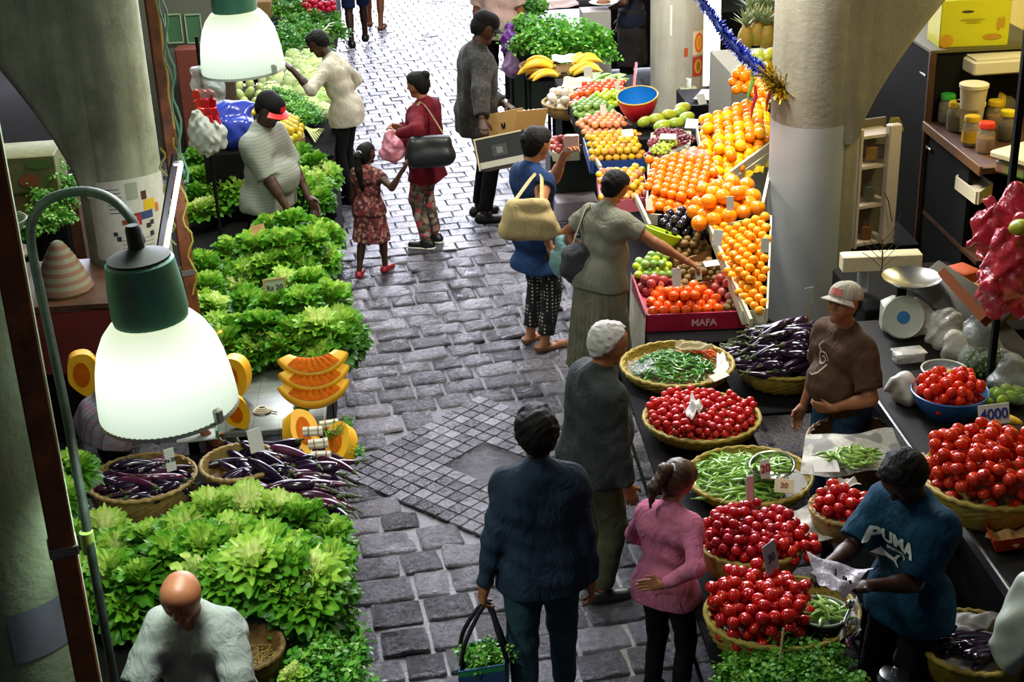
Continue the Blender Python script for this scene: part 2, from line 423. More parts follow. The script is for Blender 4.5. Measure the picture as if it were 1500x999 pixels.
    if not headless:
        hd = SDF(); hd.c(nb * .3 + nt * .7, nt, .055, .054, .02); hd.c(Hd(0, -.032, .045), Hd(0, .018, .052), .081, .074, .03)
        hd.c(Hd(-.02, .0, .03), Hd(.02, .0, .03), .072, None, .03); hd.c(Hd(0, .0, -.02), Hd(0, .05, -.088), .066, .031, .03)
        for q in (-1, 1):
            hd.sp(Hd(q * .037, .045, -.02), .033, .03); hd.e(Hd(q * .078, -.012, .002), (.008, .02, .034), Rh, .012); hd.c(Hd(q * .012, .08, .036), Hd(q * .045, .066, .036), .013, .012, .015)
        hd.c(Hd(0, .083, .026), Hd(0, .106, -.016), .009, .0135, .015); hd.c(Hd(-.011, .094, -.022), Hd(.011, .094, -.022), .011, None, .01)
        for q in (-1, 1): hd.sub(Hd(q * .031, .092, .012), Hd(q * .031, .093, .012), .0135, None, .012)
        hd.c(Hd(-.02, .076, -.05), Hd(.02, .076, -.05), .010, None, .008); hd.c(Hd(-.016, .075, -.064), Hd(.016, .075, -.064), .010, None, .008); hd.sp(Hd(0, .064, -.092), .022, .02)
        VF.append(hd.mesh(.0058 * min(res, 1.4)))
    hinfo = []
    for i, (sh, el, wr) in enumerate(arms):
        q = -1 if i == 0 else 1
        d = nrm(handdir[i]) if handdir and handdir[i] is not None else nrm(nrm(wr - el) + V3(0, .15, -.05))
        n = np.array(palm[i], float) if palm and palm[i] is not None else V3(-q, .2, 0)     # the way the palm looks
        n = nrm(n - d * (n @ d)); lat = np.cross(d, n) * q; lat = nrm(lat)       # towards the thumb
        if not (palm and palm[i] is not None) and lat[1] < 0: lat = -lat
        g = SDF(); cu = curl[i]; wq = wr + d * .012
        g.c(wr - d * .03, wq, .027, .026, .02)
        for j, (off, ln) in enumerate(((.030, .9), (.011, 1.0), (-.009, .95), (-.028, .75))):
            kn = wr + d * (.092 - abs(j - 1.2) * .006) + lat * off; g.c(wr + d * .02 + lat * off * .55, kn, .017, .0115, .018)
            dd = d; p = kn
            for seg, (sl, rr) in enumerate(((.040, .0092), (.027, .0085), (.021, .0075))):
                a = cu * (.55 + .35 * seg); dd = nrm(dd * math.cos(a) + n * math.sin(a)); p2 = p + dd * sl * ln; g.c(p, p2, rr + .0004, rr, .005); p = p2
        t0 = wr + d * .030 + lat * .026; t1 = t0 + nrm(lat * .8 + d * .7 + n * .35) * .042; t2 = t1 + nrm(lat * .25 + d * .9 + n * .5) * .034
        g.c(wr + d * .02 + lat * .01, t0, .02, .016, .012); g.c(t0, t1, .0145, .011, .008); g.c(t1, t2, .0108, .009, .005)
        VF.append(g.mesh(.0042 * min(res, 1.5))); hinfo.append((wr + d * .1 + n * .025, d, n, lat))
    sk = skin(skin_c, {'brown': '#7a4a30', 'dark': '#3d2418', 'tan': '#a06a48', 'mid': '#8f5a3c', 'bald': '#8a5638'}[skin_c])
    link('body', npmesh('body', VF, sk), root)
    if not headless and eyes:
        for q in (-1, 1):
            m = MB(); m.sphere(Hd(q * .031, .0775, .011), .0112, 12, 8); e = m.build('eye', pm('eyeball', '#a8988c', .3), root)
            m = MB(); m.sphere(Hd(q * .031, .0825, .010), .0075, 10, 6); m.build('iris', pm('iris', '#1a0f0a', .15), e)
            m = MB(); m.tube([Hd(q * .012, .092, .038), Hd(q * .03, .09, .044), Hd(q * .048, .076, .038)], [.004, .005, .003], 6); m.build('eyebrow', pm('brow', '#140e0a', .8), root)
        m = MB(); m.tube([Hd(-.024, .079, -.057), Hd(-.01, .086, -.055), Hd(.01, .086, -.055), Hd(.024, .079, -.057)], [.002, .006, .006, .002], 6, flat=.7); m.build('lips', pm('lips_' + skin_c, '#6a3a30' if skin_c != 'bald' else '#8a4a3a', .45), root)
    # clothes ----------------------------------------------------
    def fin(name, d, m, h, noise=None, par=root):
        V, F = d.mesh(h, noise)
        return link(name, npmesh(name, [(V, F)], m), par)
    if bottom:
        g = bottom.get('g', .012); d = SDF(); top_z = bottom.get('rise', .06)
        d.c(pel + V3(-.075 * w, -.01, .02), pel + V3(.075 * w, -.01, .02), .112 + g + f * .3, None, .05); d.c(pel + V3(-.06 * w, 0, .10), pel + V3(.06 * w, 0, .10), .084 + g + f * .3, None, .05)
        d.cut(pel + V3(0, 0, top_z), (0, 0, 1)); ln = bottom.get('len', 1.93)
        for hp, kn, an, fd in legs:
            fl = bottom.get('flare', .052)
            d.c(hp + V3(0, 0, .02), kn, .092 * (1 + f) + g, .06 + g * .8, .05, 'b' if ln <= 1 else '')
            if ln < 1: pass
            if ln > 1: d.c(kn, kn + (an - kn) * (ln - 1), .06 + g * .8, fl + g * .5, .03, 'b')
        fin(bottom.get('name', 'trousers'), d, bottom['mat'], .0095 * res, (bottom.get('fold', .0035), 34, 7))
    if skirt:
        d = SDF(); z0, z1, r1 = skirt['z0'], skirt['z1'], skirt['r']; a = pel + V3(0, 0, z0 - .95); bq = V3(pel[0], pel[1] - .01, z1)
        for q in (-.07 * w, .07 * w): d.c(a + V3(q, 0, 0), bq + V3(q * 1.25, 0, 0), skirt.get('r0', .115), r1, .06, 'ab')
        V, F = d.mesh(.010 * res, (.003, 30, 3)); cx = pel[0]; cy = pel[1]
        an = np.arctan2(V[:, 1] - cy, V[:, 0] - cx); tt = np.clip((a[2] - V[:, 2]) / max(a[2] - z1, .01), 0, 1); am = skirt.get('pleat', .012) * tt * np.sin(an * skirt.get('n', 22) + 2 * np.sin(an * 3))
        rr = np.hypot(V[:, 0] - cx, V[:, 1] - cy); V[:, 0] += (V[:, 0] - cx) / (rr + 1e-6) * am; V[:, 1] += (V[:, 1] - cy) / (rr + 1e-6) * am
        link('skirt', npmesh('skirt', [(V, F)], skirt['mat']), root)
    if top:
        g = top.get('g', .016); d = SDF(); torso(d, g); hem = top.get('hem', .88)
        if hem < .9: d.c(pel + V3(-.08 * w, -.005, -.04), pel + V3(.08 * w, -.005, -.04), .118 + g + f * .3, .118 + g + f * .3, .06); d.c(pel + V3(-.08 * w, -.005, hem - .95), pel + V3(.08 * w, -.005, hem - .95), .122 + g + top.get('aflare', 0) + f * .3, None, .08)
        if top.get('straight'): d.c(T(-.08 * w, 0, 1.2), T(.08 * w, 0, 1.2), .104 + g, None, .06); d.c(T(-.08 * w, 0, 1.06), T(.08 * w, 0, 1.06), .108 + g, None, .06)
        d.c(T(0, -.03, 1.43), T(0, -.025, 1.43 + top.get('collar', .022)), .064, None, .03)
        d.cut(pel + V3(0, 0, hem - .95), R1 @ V3(0, 0, -1))
        if neckcut: d.sub(T(*neckcut[0]), T(*neckcut[1]), neckcut[2], neckcut[3], .006)
        sl = top.get('sleeve', 1.9); sg = top.get('sg', g)
        for (sh, el, wr) in arms:
            if sl <= 0: continue
            e2 = sh + (el - sh) * min(1, sl)
            ec = .041 + (.053 - .041) * (1 - min(1, sl))
            d.c(sh, e2, .056 * (1 + f * .6) + sg, ec + sg * (1.35 if sl < 1 else 1), .04, 'b' if sl < 1 else '')
            if sl > 1: d.c(el, el + (wr - el) * (sl - 1), .045 + sg, .031 + sg * .8, .02, 'b')
        fin(top.get('name', 'shirt'), d, top['mat'], .0085 * res, (top.get('fold', .005), top.get('ff', 30), top.get('seed', 5)))
    if shoes:
        for hp, kn, an, fd in legs:
            d = SDF(); z = an[2] - .085; d.c(V3(an[0], an[1], z + .04) - fd * .045, V3(an[0], an[1], z + .032) + fd * .155, .043, .038, .03)
            if shoes.get('high', True): d.c(V3(an[0], an[1], z + .05), an + V3(0, 0, .005), .044, .046, .04, 'b')
            else: d.sub(V3(an[0], an[1], z + .10) - fd * .05, V3(an[0], an[1], z + .095) + fd * .06, .052, .05, .01)
            d.cut((0, 0, z + .002), (0, 0, -1)); sh_ = fin('shoe', d, shoes['mat'], .008 * res)
            if shoes.get('sole'):
                d = SDF(); d.c(V3(an[0], an[1], z + .012) - fd * .046, V3(an[0], an[1], z + .012) + fd * .158, .047, .042, .02); d.cut((0, 0, z + .02), (0, 0, 1)); d.cut((0, 0, z), (0, 0, -1)); fin('sole', d, shoes['sole'], .008 * res, None, sh_)
    if hair and not headless:
        d = SDF(); g = hair.get('g', .012); st = hair.get('style', 'short')
        d.c(Hd(0, -.036, .047), Hd(0, .016, .057), .083 + g, .074 + g, .03); d.c(Hd(0, -.05, .0), Hd(0, -.03, .04), .062 + g, .07 + g, .03)
        if hair.get('low'): d.c(Hd(0, -.045, -.04), Hd(0, -.045, 0), .052 + g, .066 + g, .03)
        fy = hair.get('front', .05); d.cut(Hd(0, fy, .05), Rh @ V3(0, .82, -.57)); d.cut(Hd(0, .012, -.0), Rh @ V3(0, .55, -.83)) if st == 'short' else d.cut(Hd(0, .02, -.02), Rh @ V3(0, .75, -.66))
        if hair.get('bald'): d.cut(Hd(0, 0, hair['bald']), Rh @ V3(0, .35, .94))
        h0 = fin('hair', d, hair['mat'], .0065 * min(res, 1.4), (hair.get('amp', .0022), hair.get('fr', 210), 11))
        if st == 'bun':
            d = SDF(); d.sp(Hd(0, -.115, hair.get('bz', .05)), .045); fin('hair_bun', d, hair['mat'], .006, (.003, 120, 4), h0)
            m = MB(); q = [Hd(.035 * math.cos(t), -.095, hair.get('bz', .05) + .035 * math.sin(t)) for t in np.linspace(0, 2 * PI, 16, endpoint=False)]; m.tube(q, .007, 6, closed=True); m.build('hair_tie', pm('hair_tie', '#a8404a', .6), h0)
        if st == 'pony':
            pts = [Hd(*p) for p in hair['tail']]; d = SDF()
            for i in range(len(pts) - 1): d.c(pts[i], pts[i + 1], hair['tr'][i], hair['tr'][i + 1], .02)
            fin('ponytail', d, hair['mat'], .006, (.004, 110, 9), h0)
            m = MB(); ax = nrm(pts[1] - pts[0]); u, v = [np.array(k_) for k_ in frame_of(ax)]; m.tube([pts[0] + ax * .02 + (u * math.cos(t) + v * math.sin(t)) * (hair['tr'][0] + .004) for t in np.linspace(0, 2 * PI, 14, endpoint=False)], .008, 6, closed=True); m.build('hair_band', pm('hair_band', '#c8c0c8', .4), h0)
    if cap and not headless:
        d = SDF(); d.c(Hd(0, -.034, .06), Hd(0, .016, .066), .097, .088, .03); d.cut(Hd(0, 0, .052), Rh @ V3(0, -.12, -.99)); cp = fin('cap', d, cap['mat'], .006, None)
        m = MB()
        def bf(u, v):
            a = (v - .5) * 2.3; r0, r1 = .092, .092 + .078 * math.cos(a * .62) ; r = r0 + (r1 - r0) * u; sg = cap.get('dir', 1)
            return Hd(math.sin(a) * r * .94, (-.004 + math.cos(a) * r) * sg, .058 - .022 * u - .018 * (2 * v - 1) ** 2 * u)
        def bf2(u, v): p = bf(u, v); return p - Rh @ V3(0, 0, .006)
        m.grid(bf, 6, 13); m.grid(lambda u, v: bf2(1 - u, v), 6, 13); m.grid(lambda u, v: bf(1, 1 - v) if u == 0 else bf2(1, 1 - v), 2, 13); m.build('cap_brim', cap.get('brim', cap['mat']), cp)
        m = MB(); m.sphere(Hd(0, -.012, .148), .009, 8, 6); m.build('cap_button', cap.get('brim', cap['mat']), cp)
        if cap.get('patch'):
            m = MB(); m.grid(lambda u, v: Hd(*(np.array((math.sin((v - .5) * .9), math.cos((v - .5) * .9), 0)) * (.108 - .012 * u) + V3(0, .012, .07 + .045 * u))), 6, 10); m.build('cap_patch', cap['patch'], cp)
    return root, dict(T=T, Hd=Hd, hands=hinfo, arms=arms, s=s, legs=legs, pel=pel, Rh=Rh, Rt=Rt, root=root)
def locw(root, p):       # a figure's own point in the world
    M = Matrix.Translation(root.location) @ root.rotation_euler.to_matrix().to_4x4() @ Matrix.Diagonal((*root.scale, 1)); return M @ Vector(p)
def wloc(pos, ang, H, p):   # a world point in a figure's own frame
    s = H / 1.7; v = Matrix.Rotation(-ang, 3, 'Z') @ (Vector(p) - Vector((pos[0], pos[1], 0))); return tuple(v / s)
# ------------------------------------------------------------------ materials of the place
rng = random.Random(4)
M = {}
def concrete(name, a, b, c, sc=3.0):
    t = NT(name); co = t.coord(); n1 = t.noise(co, sc, 6, .65); n2 = t.noise(t.coord((5, 5, .5)), 2.0, 4)
    col = t.mix(t.ramp(n2, [(.4, (0, 0, 0, 1)), (.7, (.8, .8, .8, 1))]), t.ramp(n1, [(.3, a), (.55, b), (.75, c)]), a)
    t.set(col, .75, 0, .3); t.bump(t.noise(co, 30, 5), .35, .01); return t.m
M['conc_l'] = concrete('concrete_left', '#6c7160', '#949a86', '#a3a893')  # the greenish light on the cream column is mixed into this colour
M['conc_r'] = concrete('concrete_right', '#77756a', '#8a887b', '#98968a')
M['conc_n'] = concrete('concrete_near', '#6f8468', '#84997c', '#93a88b')  # plain concrete; the green of the light is put into its colour
M['conc_f'] = concrete('concrete_far', '#9a9688', '#b0ac9c', '#bab6a8')
M['band'] = pm('grey_paint', '#a3aab0', .55, var='#98a0a6', nscale=4)
M['rust'] = pm('rusted_pole', '#8a4d22', .6, var='#5a3216', nscale=14, bump=.3)
M['gpipe'] = pm('green_pipe', '#2a3d33', .5, 0, var='#18231d', nscale=20)
M['black'] = pm('black_metal', '#0a0a0b', .85, spec=.1)
M['dark'] = pm('dark_board', '#101010', .85, spec=.12, var='#0b0b0b', nscale=5)
M['white'] = pm('white_plastic', '#d9d8d0', .45)
M['paper'] = pm('paper', '#d6d6d2', .8)
M['wood'] = pm('pale_wood', '#b08c58', .7, var='#8a683c', nscale=9, bump=.2)
M['brownwood'] = pm('brown_wood', '#54331c', .5, var='#3a2212', nscale=7, bump=.15)
M['steel'] = pm('steel', '#c0c0bc', .25, 1)
# ------------------------------------------------------------------ floor: wet cobbles, pavers, a diamond of small setts
def floor_mat():
    t = NT('wet_stone'); co = t.coord(); g = t.n('ShaderNodeAttribute', attribute_name='tint').outputs['Fac']
    n = t.noise(co, 9, 6, .7); f = t.math('ADD', t.math('MULTIPLY', g, .55), t.math('MULTIPLY', t.math('SUBTRACT', t.noise(co, 30, 6, .8), .22), .95))
    col = t.ramp(f, [(.2, '#232127'), (.5, '#56535c'), (.85, '#9a96a2')])
    wet = t.noise(co, 2.6, 5, .65); t.set(col, t.ramp(wet, [(.36, (.08,) * 3 + (1,)), (.64, (.30,) * 3 + (1,))]), 0, 1.0)
    h = t.math('ADD', t.noise(co, 48, 6, .8), t.math('MULTIPLY', t.noise(co, 15, 5, .65), 1.5)); t.bump(h, 1.0, .024); return t.m
M['floor'] = floor_mat()
M['mortar'] = pm('mortar', '#3a383d', .45, var='#232226', nscale=10, bump=.7, bscale=40, bdist=.01)
m = MB(); m.grid(lambda u, v: (-7 + 14 * u, 2 + 25 * v, -.019), 2, 2); fl = MB()
rs = np.random.RandomState(3)
DC = P(714, 677); HA, HI = .88, .27
def stone(c, w, l, ang, top=.0, rough=.010, nx=8, ny=8, tilt=.035, rnd=.3):
    ca, sa = math.cos(ang), math.sin(ang); tx, ty = rs.randn(2) * tilt; ph = rs.rand(6) * 6; tone = rs.rand()
    KN = (-1, -.93, -.74, -.25, .25, .74, .93, 1) if nx > 5 else (-1, -.95, .95, 1)
    def fn(u, v):
        a, b = KN[round(u * (len(KN) - 1))], KN[round(v * (len(KN) - 1))]; ea = abs(a) ** 9 ; eb = abs(b) ** 9; ea, eb = [(1 if abs(k_) > .99 else .28 if abs(k_) > .9 and nx > 5 else 0) for k_ in (a, b)]
        _ = (max(-1, min(1, (q - .5) * 2.02 if abs(q - .5) < .4 else math.copysign(1 - (.5 - abs(q - .5)) * 1.2, q - .5))) for q in (u, v))
        # rounded corners and shoulders
        x = a * w / 2 * (1 - rnd * .22 * eb); y = b * l / 2 * (1 - rnd * .22 * ea)
        z = top - .024 * max(ea, eb) * (1 if nx > 5 else .5) + rough * (math.sin(3 * a + ph[0]) * math.sin(2.6 * b + ph[1]) * .5 + math.sin(5 * a + 3 * b + ph[2]) * .25) + tx * x + ty * y
        return (c[0] + x * ca - y * sa, c[1] + x * sa + y * ca, z)
    fl.grid(fn, nx, ny, lambda u, v: .05 + .9 * tone)
CA = rad(7.5); cu, cv = math.cos(CA), math.sin(CA)
def course(y0, y1, x0, x1, hmin, hmax, wmin, wmax, **kw):
    y = y0
    while y < y1:
        h = rs.uniform(hmin, hmax); x = x0 + rs.uniform(-wmax, 0)
        while x < x1:
            w = rs.uniform(wmin, wmax); u, v = x + w / 2, y + h / 2; p = (u * cu - v * cv + 1.0, u * cv + v * cu)
            if not (abs(p[0] - DC.x) + abs(p[1] - DC.y) < HA + .10): stone(p, w - .012, h - .012, CA + rs.randn() * .03, **kw)
            x += w
        y += h
course(4.2, 11.25, -1.9, 1.95, .17, .25, .18, .34)
def paver_field(y0, y1, w, h, **kw):
    y = y0; r = 0
    while y < y1:
        x = -2.3 + (r % 2) * w / 2
        while x < 3.0: stone((x + 1.0 - (y * cv), y + x * cv, 0), w - .007, h - .007, CA, rough=.0, nx=4, ny=4, tilt=.010, rnd=.05, **kw); x += w
        y += h; r += 1
paver_field(11.35, 24, .21, .16)
q = .092
for i in range(-10, 11):
    for j in range(-10, 11):
        u, v = (i + .5) * q, (j + .5) * q
        mu = max(abs(u), abs(v))
        if HI * .7071 < mu < HA * .7071 + .03:
            stone((DC.x + (u - v) * .7071, DC.y + (u + v) * .7071), q - .007, q - .007, PI / 4, rough=.0, nx=4, ny=4, tilt=.008, rnd=.05, top=.002)
sd_ = HI * .7071
fl.grid(lambda u, v: (DC.x + ((u * 2 - 1) - (v * 2 - 1)) * sd_ * .7071, DC.y + ((u * 2 - 1) + (v * 2 - 1)) * sd_ * .7071, -.006), 10, 10, lambda u, v: .25)
struct(fl.build('floor', M['floor'], None, 60)); struct(m.build('floor_bed', M['mortar']))
# ------------------------------------------------------------------ columns
def column(name, c, r, top, mat, haunch=None, n=48):
    m = MB(); m.lathe([(r, 0), (r, top)], n, (c.x, c.y, 0), cap1=True)
    if haunch:
        z0, dx, dz, th = haunch; sg = 1 if dx > 0 else -1
        pr = []
        for i in range(13): t = i / 12; pr.append((sg * (r * .9 + abs(dx) * t ** 1.35), z0 + dz * t))
        pol = [(-sg * r * .3, z0 - .04)] + [(sg * r * .75, z0 - .04)] + pr + [(-sg * r * .3, z0 + dz)]
        # a tapering bracket with rounded flanks
        vs = []; fs = []; k = len(pol); ns = 9
        for j in range(ns):
            a = -PI / 2 + PI * j / (ns - 1); yy = math.sin(a) * th; sc = .80 + .20 * math.cos(a)
            for (x, z) in pol: vs.append((c.x + (x * sc if abs(x) > r * .5 else x), c.y + yy, z))
        for j in range(ns - 1):
            for i in range(k): fs.append((j * k + i, j * k + (i + 1) % k, (j + 1) * k + (i + 1) % k, (j + 1) * k + i))
        fs += [tuple(range(k - 1, -1, -1)), tuple(range((ns - 1) * k, ns * k))]
        m.add(vs, fs)
    return struct(m.build(name, mat))
CL = PD(182, 300, 9.35); CL.z = 0
zl = PD(182, 262, 9.3).z
column('column_left', CL, .262, 5.2, M['conc_l'], (zl, -1.35, 2.0, .245))
CRr = PD(1187, 300, 10.25); CRr.z = 0
zr = PD(1270, 175, 10.2).z
o = column('column_right', CRr, .300, 5.2, M['conc_r'], (zr, 1.35, 1.7, .277))
def wrap(c, r, a0, a1, z0, z1, n=24, arc=0.0, nz=4):
    m = MB()
    def fn(u, v):
        a = a0 + (a1 - a0) * u; zt = z1 + arc * math.sin(PI * u); return (c.x + r * math.cos(a), c.y + r * math.sin(a), z0 + (zt - z0) * v)
    m.grid(fn, n, nz); return m
b_ = wrap(CRr, .3035, rad(175), rad(296), .02, PD(1185, 168, 10.0).z, arc=-.015).build('painted_band', M['band']); struct(b_); b_.name = 'trim_1'
CF = PD(994, 90, 15.2); CF.z = 0
column('column_far', CF, .295, 5.2, M['conc_f'])
CN = PD(-25, 700, 4.95); CN.z = 0
column('column_near', CN, .262, 5.2, M['conc_n'])
# poster and notices on the columns
def poster_mat():
    t = NT('poster_print'); co = t.coord(out='UV') if False else t.coord()
    return t.m
M['poster'] = pm('poster_paper', '#c2c1b8', .6, var='#b3b2ab', nscale=20)
def oncyl(c, r, a, z): return Vector((c.x + r * math.cos(a), c.y + r * math.sin(a), z))
def ang_of(c, p): return math.atan2(p.y - c.y, p.x - c.x)
pz0, pz1 = PD(195, 393, 9.1).z, PD(200, 262, 9.1).z
po = wrap(CL, .266, rad(-128), rad(-6), pz0, pz1, 24, .02).build('poster', M['poster']); tag(po, 'torn printed poster with a cartoon figure wrapped round the left concrete column', 'poster')
def patch(par, name, c, r, a0, a1, z0, z1, mat): return wrap(c, r, rad(a0), rad(a1), z0, z1, 10).build(name, mat, par)
H_ = pz1 - pz0
for (nm, a0, a1, f0, f1, col) in (('printed_shirt', -52, -34, .60, .74, '#c9a51e'), ('printed_head', -54, -46, .75, .86, '#4a2a1a'), ('printed_jeans', -58, -40, .50, .60, '#31406e'), ('printed_cart', -84, -58, .47, .53, '#7a3524'), ('printed_cart', -80, -56, .56, .60, '#7a3524'),
                                  ('printed_bag', -64, -58, .44, .56, '#a0283a'), ('printed_square', -98, -92, .33, .38, '#20263a'), ('printed_square', -94, -88, .26, .32, '#20263a'), ('printed_square', -52, -45, .38, .44, '#33202a'), ('printed_square', -46, -40, .41, .47, '#33303a'), ('printed_square', -48, -42, .27, .33, '#2a2a30'),
                                  ('printed_stripe', -38, -20, .10, .13, '#8a3a20'), ('printed_stripe', -38, -20, .03, .06, '#2f6a8a'), ('yellow_note', -56, -45, .02, .10, '#c9b414'), ('yellow_note', -36, -26, .08, .18, '#c9b414'), ('printed_box', -34, -28, .55, .66, '#b8672a'),
                                  ('grey_tear', -74, -58, .78, .99, '#8f9384')):
    patch(po, nm, CL, .268 + (.0015 if 'note' in nm else 0), a0, a1, pz0 + H_ * f0, pz0 + H_ * f1, pm('print_' + col, col, .6))
for i in range(7): patch(po, 'printed_line', CL, .2675, -104 + i, -82 + i, pz0 + H_ * (.92 - .05 * i), pz0 + H_ * (.93 - .05 * i), pm('print_ink', '#3a3d48', .7))
for i in range(5): patch(po, 'printed_line', CL, .2675, -88, -44, pz0 + H_ * (.06 + .05 * i), pz0 + H_ * (.066 + .05 * i), pm('print_ink', '#3a3d48', .7))
# ------------------------------------------------------------------ walls at the sides and the back of the stalls
m = MB(); m.box((5.35, 15, 2.5), (.1, 22, 5.4)); struct(m.build('wall_right', pm('yellow_wall', '#c9a800', .6, var='#b89a06', nscale=3)))
m = MB(); m.box((-4.6, 13, 2.0), (.1, 20, 4.6)); struct(m.build('wall_left', pm('dark_wall', '#2d2c28', .8, var='#201f1c', nscale=3)))
m = MB(); m.box((-3.5, 12.6, .55), (1.7, 4.2, 1.1), None, .01); tag(m.build('added_dark_bench', M['dark']), 'dark bench far behind the left column', 'bench')  # added block, hides the pale floor so this corner stays dark
# ------------------------------------------------------------------ the two large lamps
M['shade'] = emit('lit_glass', '#f4fff0', 4.0)
def shade_mat():
    t = NT('prismatic_glass'); t.set('#7d887c', .3); z = t.n('ShaderNodeSeparateXYZ'); t.l(t.coord(), z.inputs[0])
    e = t.ramp(t.math('ADD', t.math('MULTIPLY', z.outputs['Z'], 2.2), .9), [(.05, '#a4b8a0'), (.36, '#dcebd8'), (.62, '#ffffff'), (.95, '#c8d8a8')])
    t.l(e, t.b.inputs['Emission Color']); t.b.inputs['Emission Strength'].default_value = 1.15; return t.m
M['shade'] = shade_mat()
M['lampgreen'] = pm('lamp_green', '#4f957a', .5, var='#3f7a64', nscale=9)
def lamp(loc, label, sc=1.0, tilt=(0, 0, 0)):
    r = empty('pendant_lamp', loc, label, 'lamp', 'bell shaped market lamps', rot=tilt, scale=sc)
    m = MB(); prof = [(.110, .0), (.135, -.015), (.165, -.05), (.19, -.10), (.206, -.16), (.216, -.22), (.222, -.28), (.224, -.315), (.221, -.33), (.214, -.325), (.212, -.28), (.205, -.2), (.18, -.1), (.14, -.03), (.10, -.01)]
    m.lathe(prof, 288, wob=lambda i, a: .008 * math.sin(a * 72) if i < 9 else 0, cap0=False); s = m.build('lamp_shade', M['shade'], r, 70)
    m = MB(); m.lathe([(.213, -.318), (.224, -.322), (.226, -.335), (.215, -.337)], 48, cap0=False); m.build('rim', pm('clear_rim', '#c9d6c6', .3), s)
    for a in (2.6, 5.6):
        m = MB(); m.box((.228 * math.cos(a), .228 * math.sin(a), -.305), (.03, .03, .05), Matrix.Rotation(a, 3, 'Z'), .006); m.build('clip', pm('clip', '#aab4a4', .4), s)
    m = MB(); m.lathe([(.116, -.02), (.122, .02), (.118, .10), (.112, .16), (.108, .19), (.09, .205), (.04, .215)], 32, cap1=True); m.build('housing', M['lampgreen'], r)
    m = MB(); m.lathe([(.0995, .196), (.0995, .205), (.05, .222), (.026, .235), (.024, .30), (.018, .31)], 24, cap1=True); m.build('cap', pm('lamp_cap', '#1a2420', .7), r)
    m = MB(); m.sphere((0, 0, -.16), .07, 12, 8, (1, 1, 1.3)); m.build('bulb', emit('bulb', '#fffef2', 8), r)
    light('SPOT', 'lamp_light', Vector(loc) + Vector((0, 0, -.30)), 62, (.93, 1, .9), .15, Vector(loc) + Vector((.15, .3, -3)), 130, .6)
    return r
L1 = PD(221, 464, 4.72); LA = lamp(L1, 'large lit glass bell lamp nearest the camera hanging from a curved pipe', 1.02, (0, rad(-3), 0))
L2 = PD(344, 14, 8.0); LB = lamp(L2, 'lit glass bell lamp farther down the aisle above the cabbage stall', 1.03, (0, rad(-2), 0))
# curved pipe that carries the near lamp
pts = [PD(132, 800, 4.95), PD(100, 620, 4.95), PD(62, 440, 4.93), PD(46, 360, 4.9), PD(48, 320, 4.88), PD(72, 292, 4.85), PD(118, 280, 4.82), PD(160, 290, 4.79), PD(190, 318, 4.76), PD(206, 352, 4.74)]
pts.append(L1 + Vector((-.01, 0, .30)))
dn = pts[0].copy(); dn.z = 0; pts = [dn] + pts
r = empty('lamp_post', (dn.x, dn.y, 0), 'thin green pipe lamp post with a curved neck beside the near column', 'post')
m = MB(); sp = []
for i in range(len(pts) - 1):
    for k in range(4):
        t = k / 4; p0 = pts[max(i - 1, 0)]; p1 = pts[i]; p2 = pts[i + 1]; p3 = pts[min(i + 2, len(pts) - 1)]
        if i < 2: sp.append(p1.lerp(p2, t) - dn)
        else: sp.append(.5 * ((2 * p1) + (p2 - p0) * t + (2 * p0 - 5 * p1 + 4 * p2 - p3) * t * t + (3 * p1 - p0 - 3 * p2 + p3) * t ** 3) - dn)
sp.append(pts[-1] - dn); m.tube(sp, .0165, 12); m.build('pipe', M['gpipe'], r)
m = MB(); m.lathe([(.05, 0), (.05, .02), (.02, .03), (.0175, .05)], 16, cap1=True); m.build('base_plate', M['gpipe'], r)
m = MB(); j = PD(128, 790, 4.95) - dn; m.tube([j + Vector((0, 0, -.05)), j, j + Vector((0, 0, .03))], .024, 10); m.build('joint', pm('green_joint', '#6d8a3a', .5), r)
# wooden / rusted posts
def post(p, r_, z0, z1, label, name='post', sq=True, mat=None, bands=()):
    o = empty(name, (p.x, p.y, 0), label, 'post'); m = MB()
    if sq: m.box((0, 0, (z0 + z1) / 2), (r_ * 2, r_ * 2, z1 - z0), Matrix.Rotation(.3, 3, 'Z'), .006)
    else: m.lathe([(r_, z0), (r_, z1)], 14, cap1=True)
    m.build('shaft', mat or M['rust'], o)
    for z in bands:
        m = MB(); m.box((0, 0, z), (r_ * 2 + .012, r_ * 2 + .012, .035), Matrix.Rotation(.3, 3, 'Z'), .003); m.build('band', pm('grey_band', '#6f6a62', .5), o)
    return o
p = PD(92, 800, 4.66); post(p, .040, 0, 3.6, 'square brown wooden post in the left foreground beside the green-lit near column', 'wooden_post', bands=(PD(92, 800, 4.66).z,))
p = PD(262, 300, 7.95); post(p, .034, 0, 3.6, 'reddish brown wooden post with green wires beside the fluorescent tube', 'wooden_post', bands=(PD(287, 418, 7.9).z,))
PB = p
p = PD(332, 130, 11.5); post(p, .075, 0, PD(332, 100, 11.5).z, 'dark brown post standing below the far lamp by the blue bag', 'wooden_post', sq=False, mat=pm('dark_post', '#3c2a1c', .7))
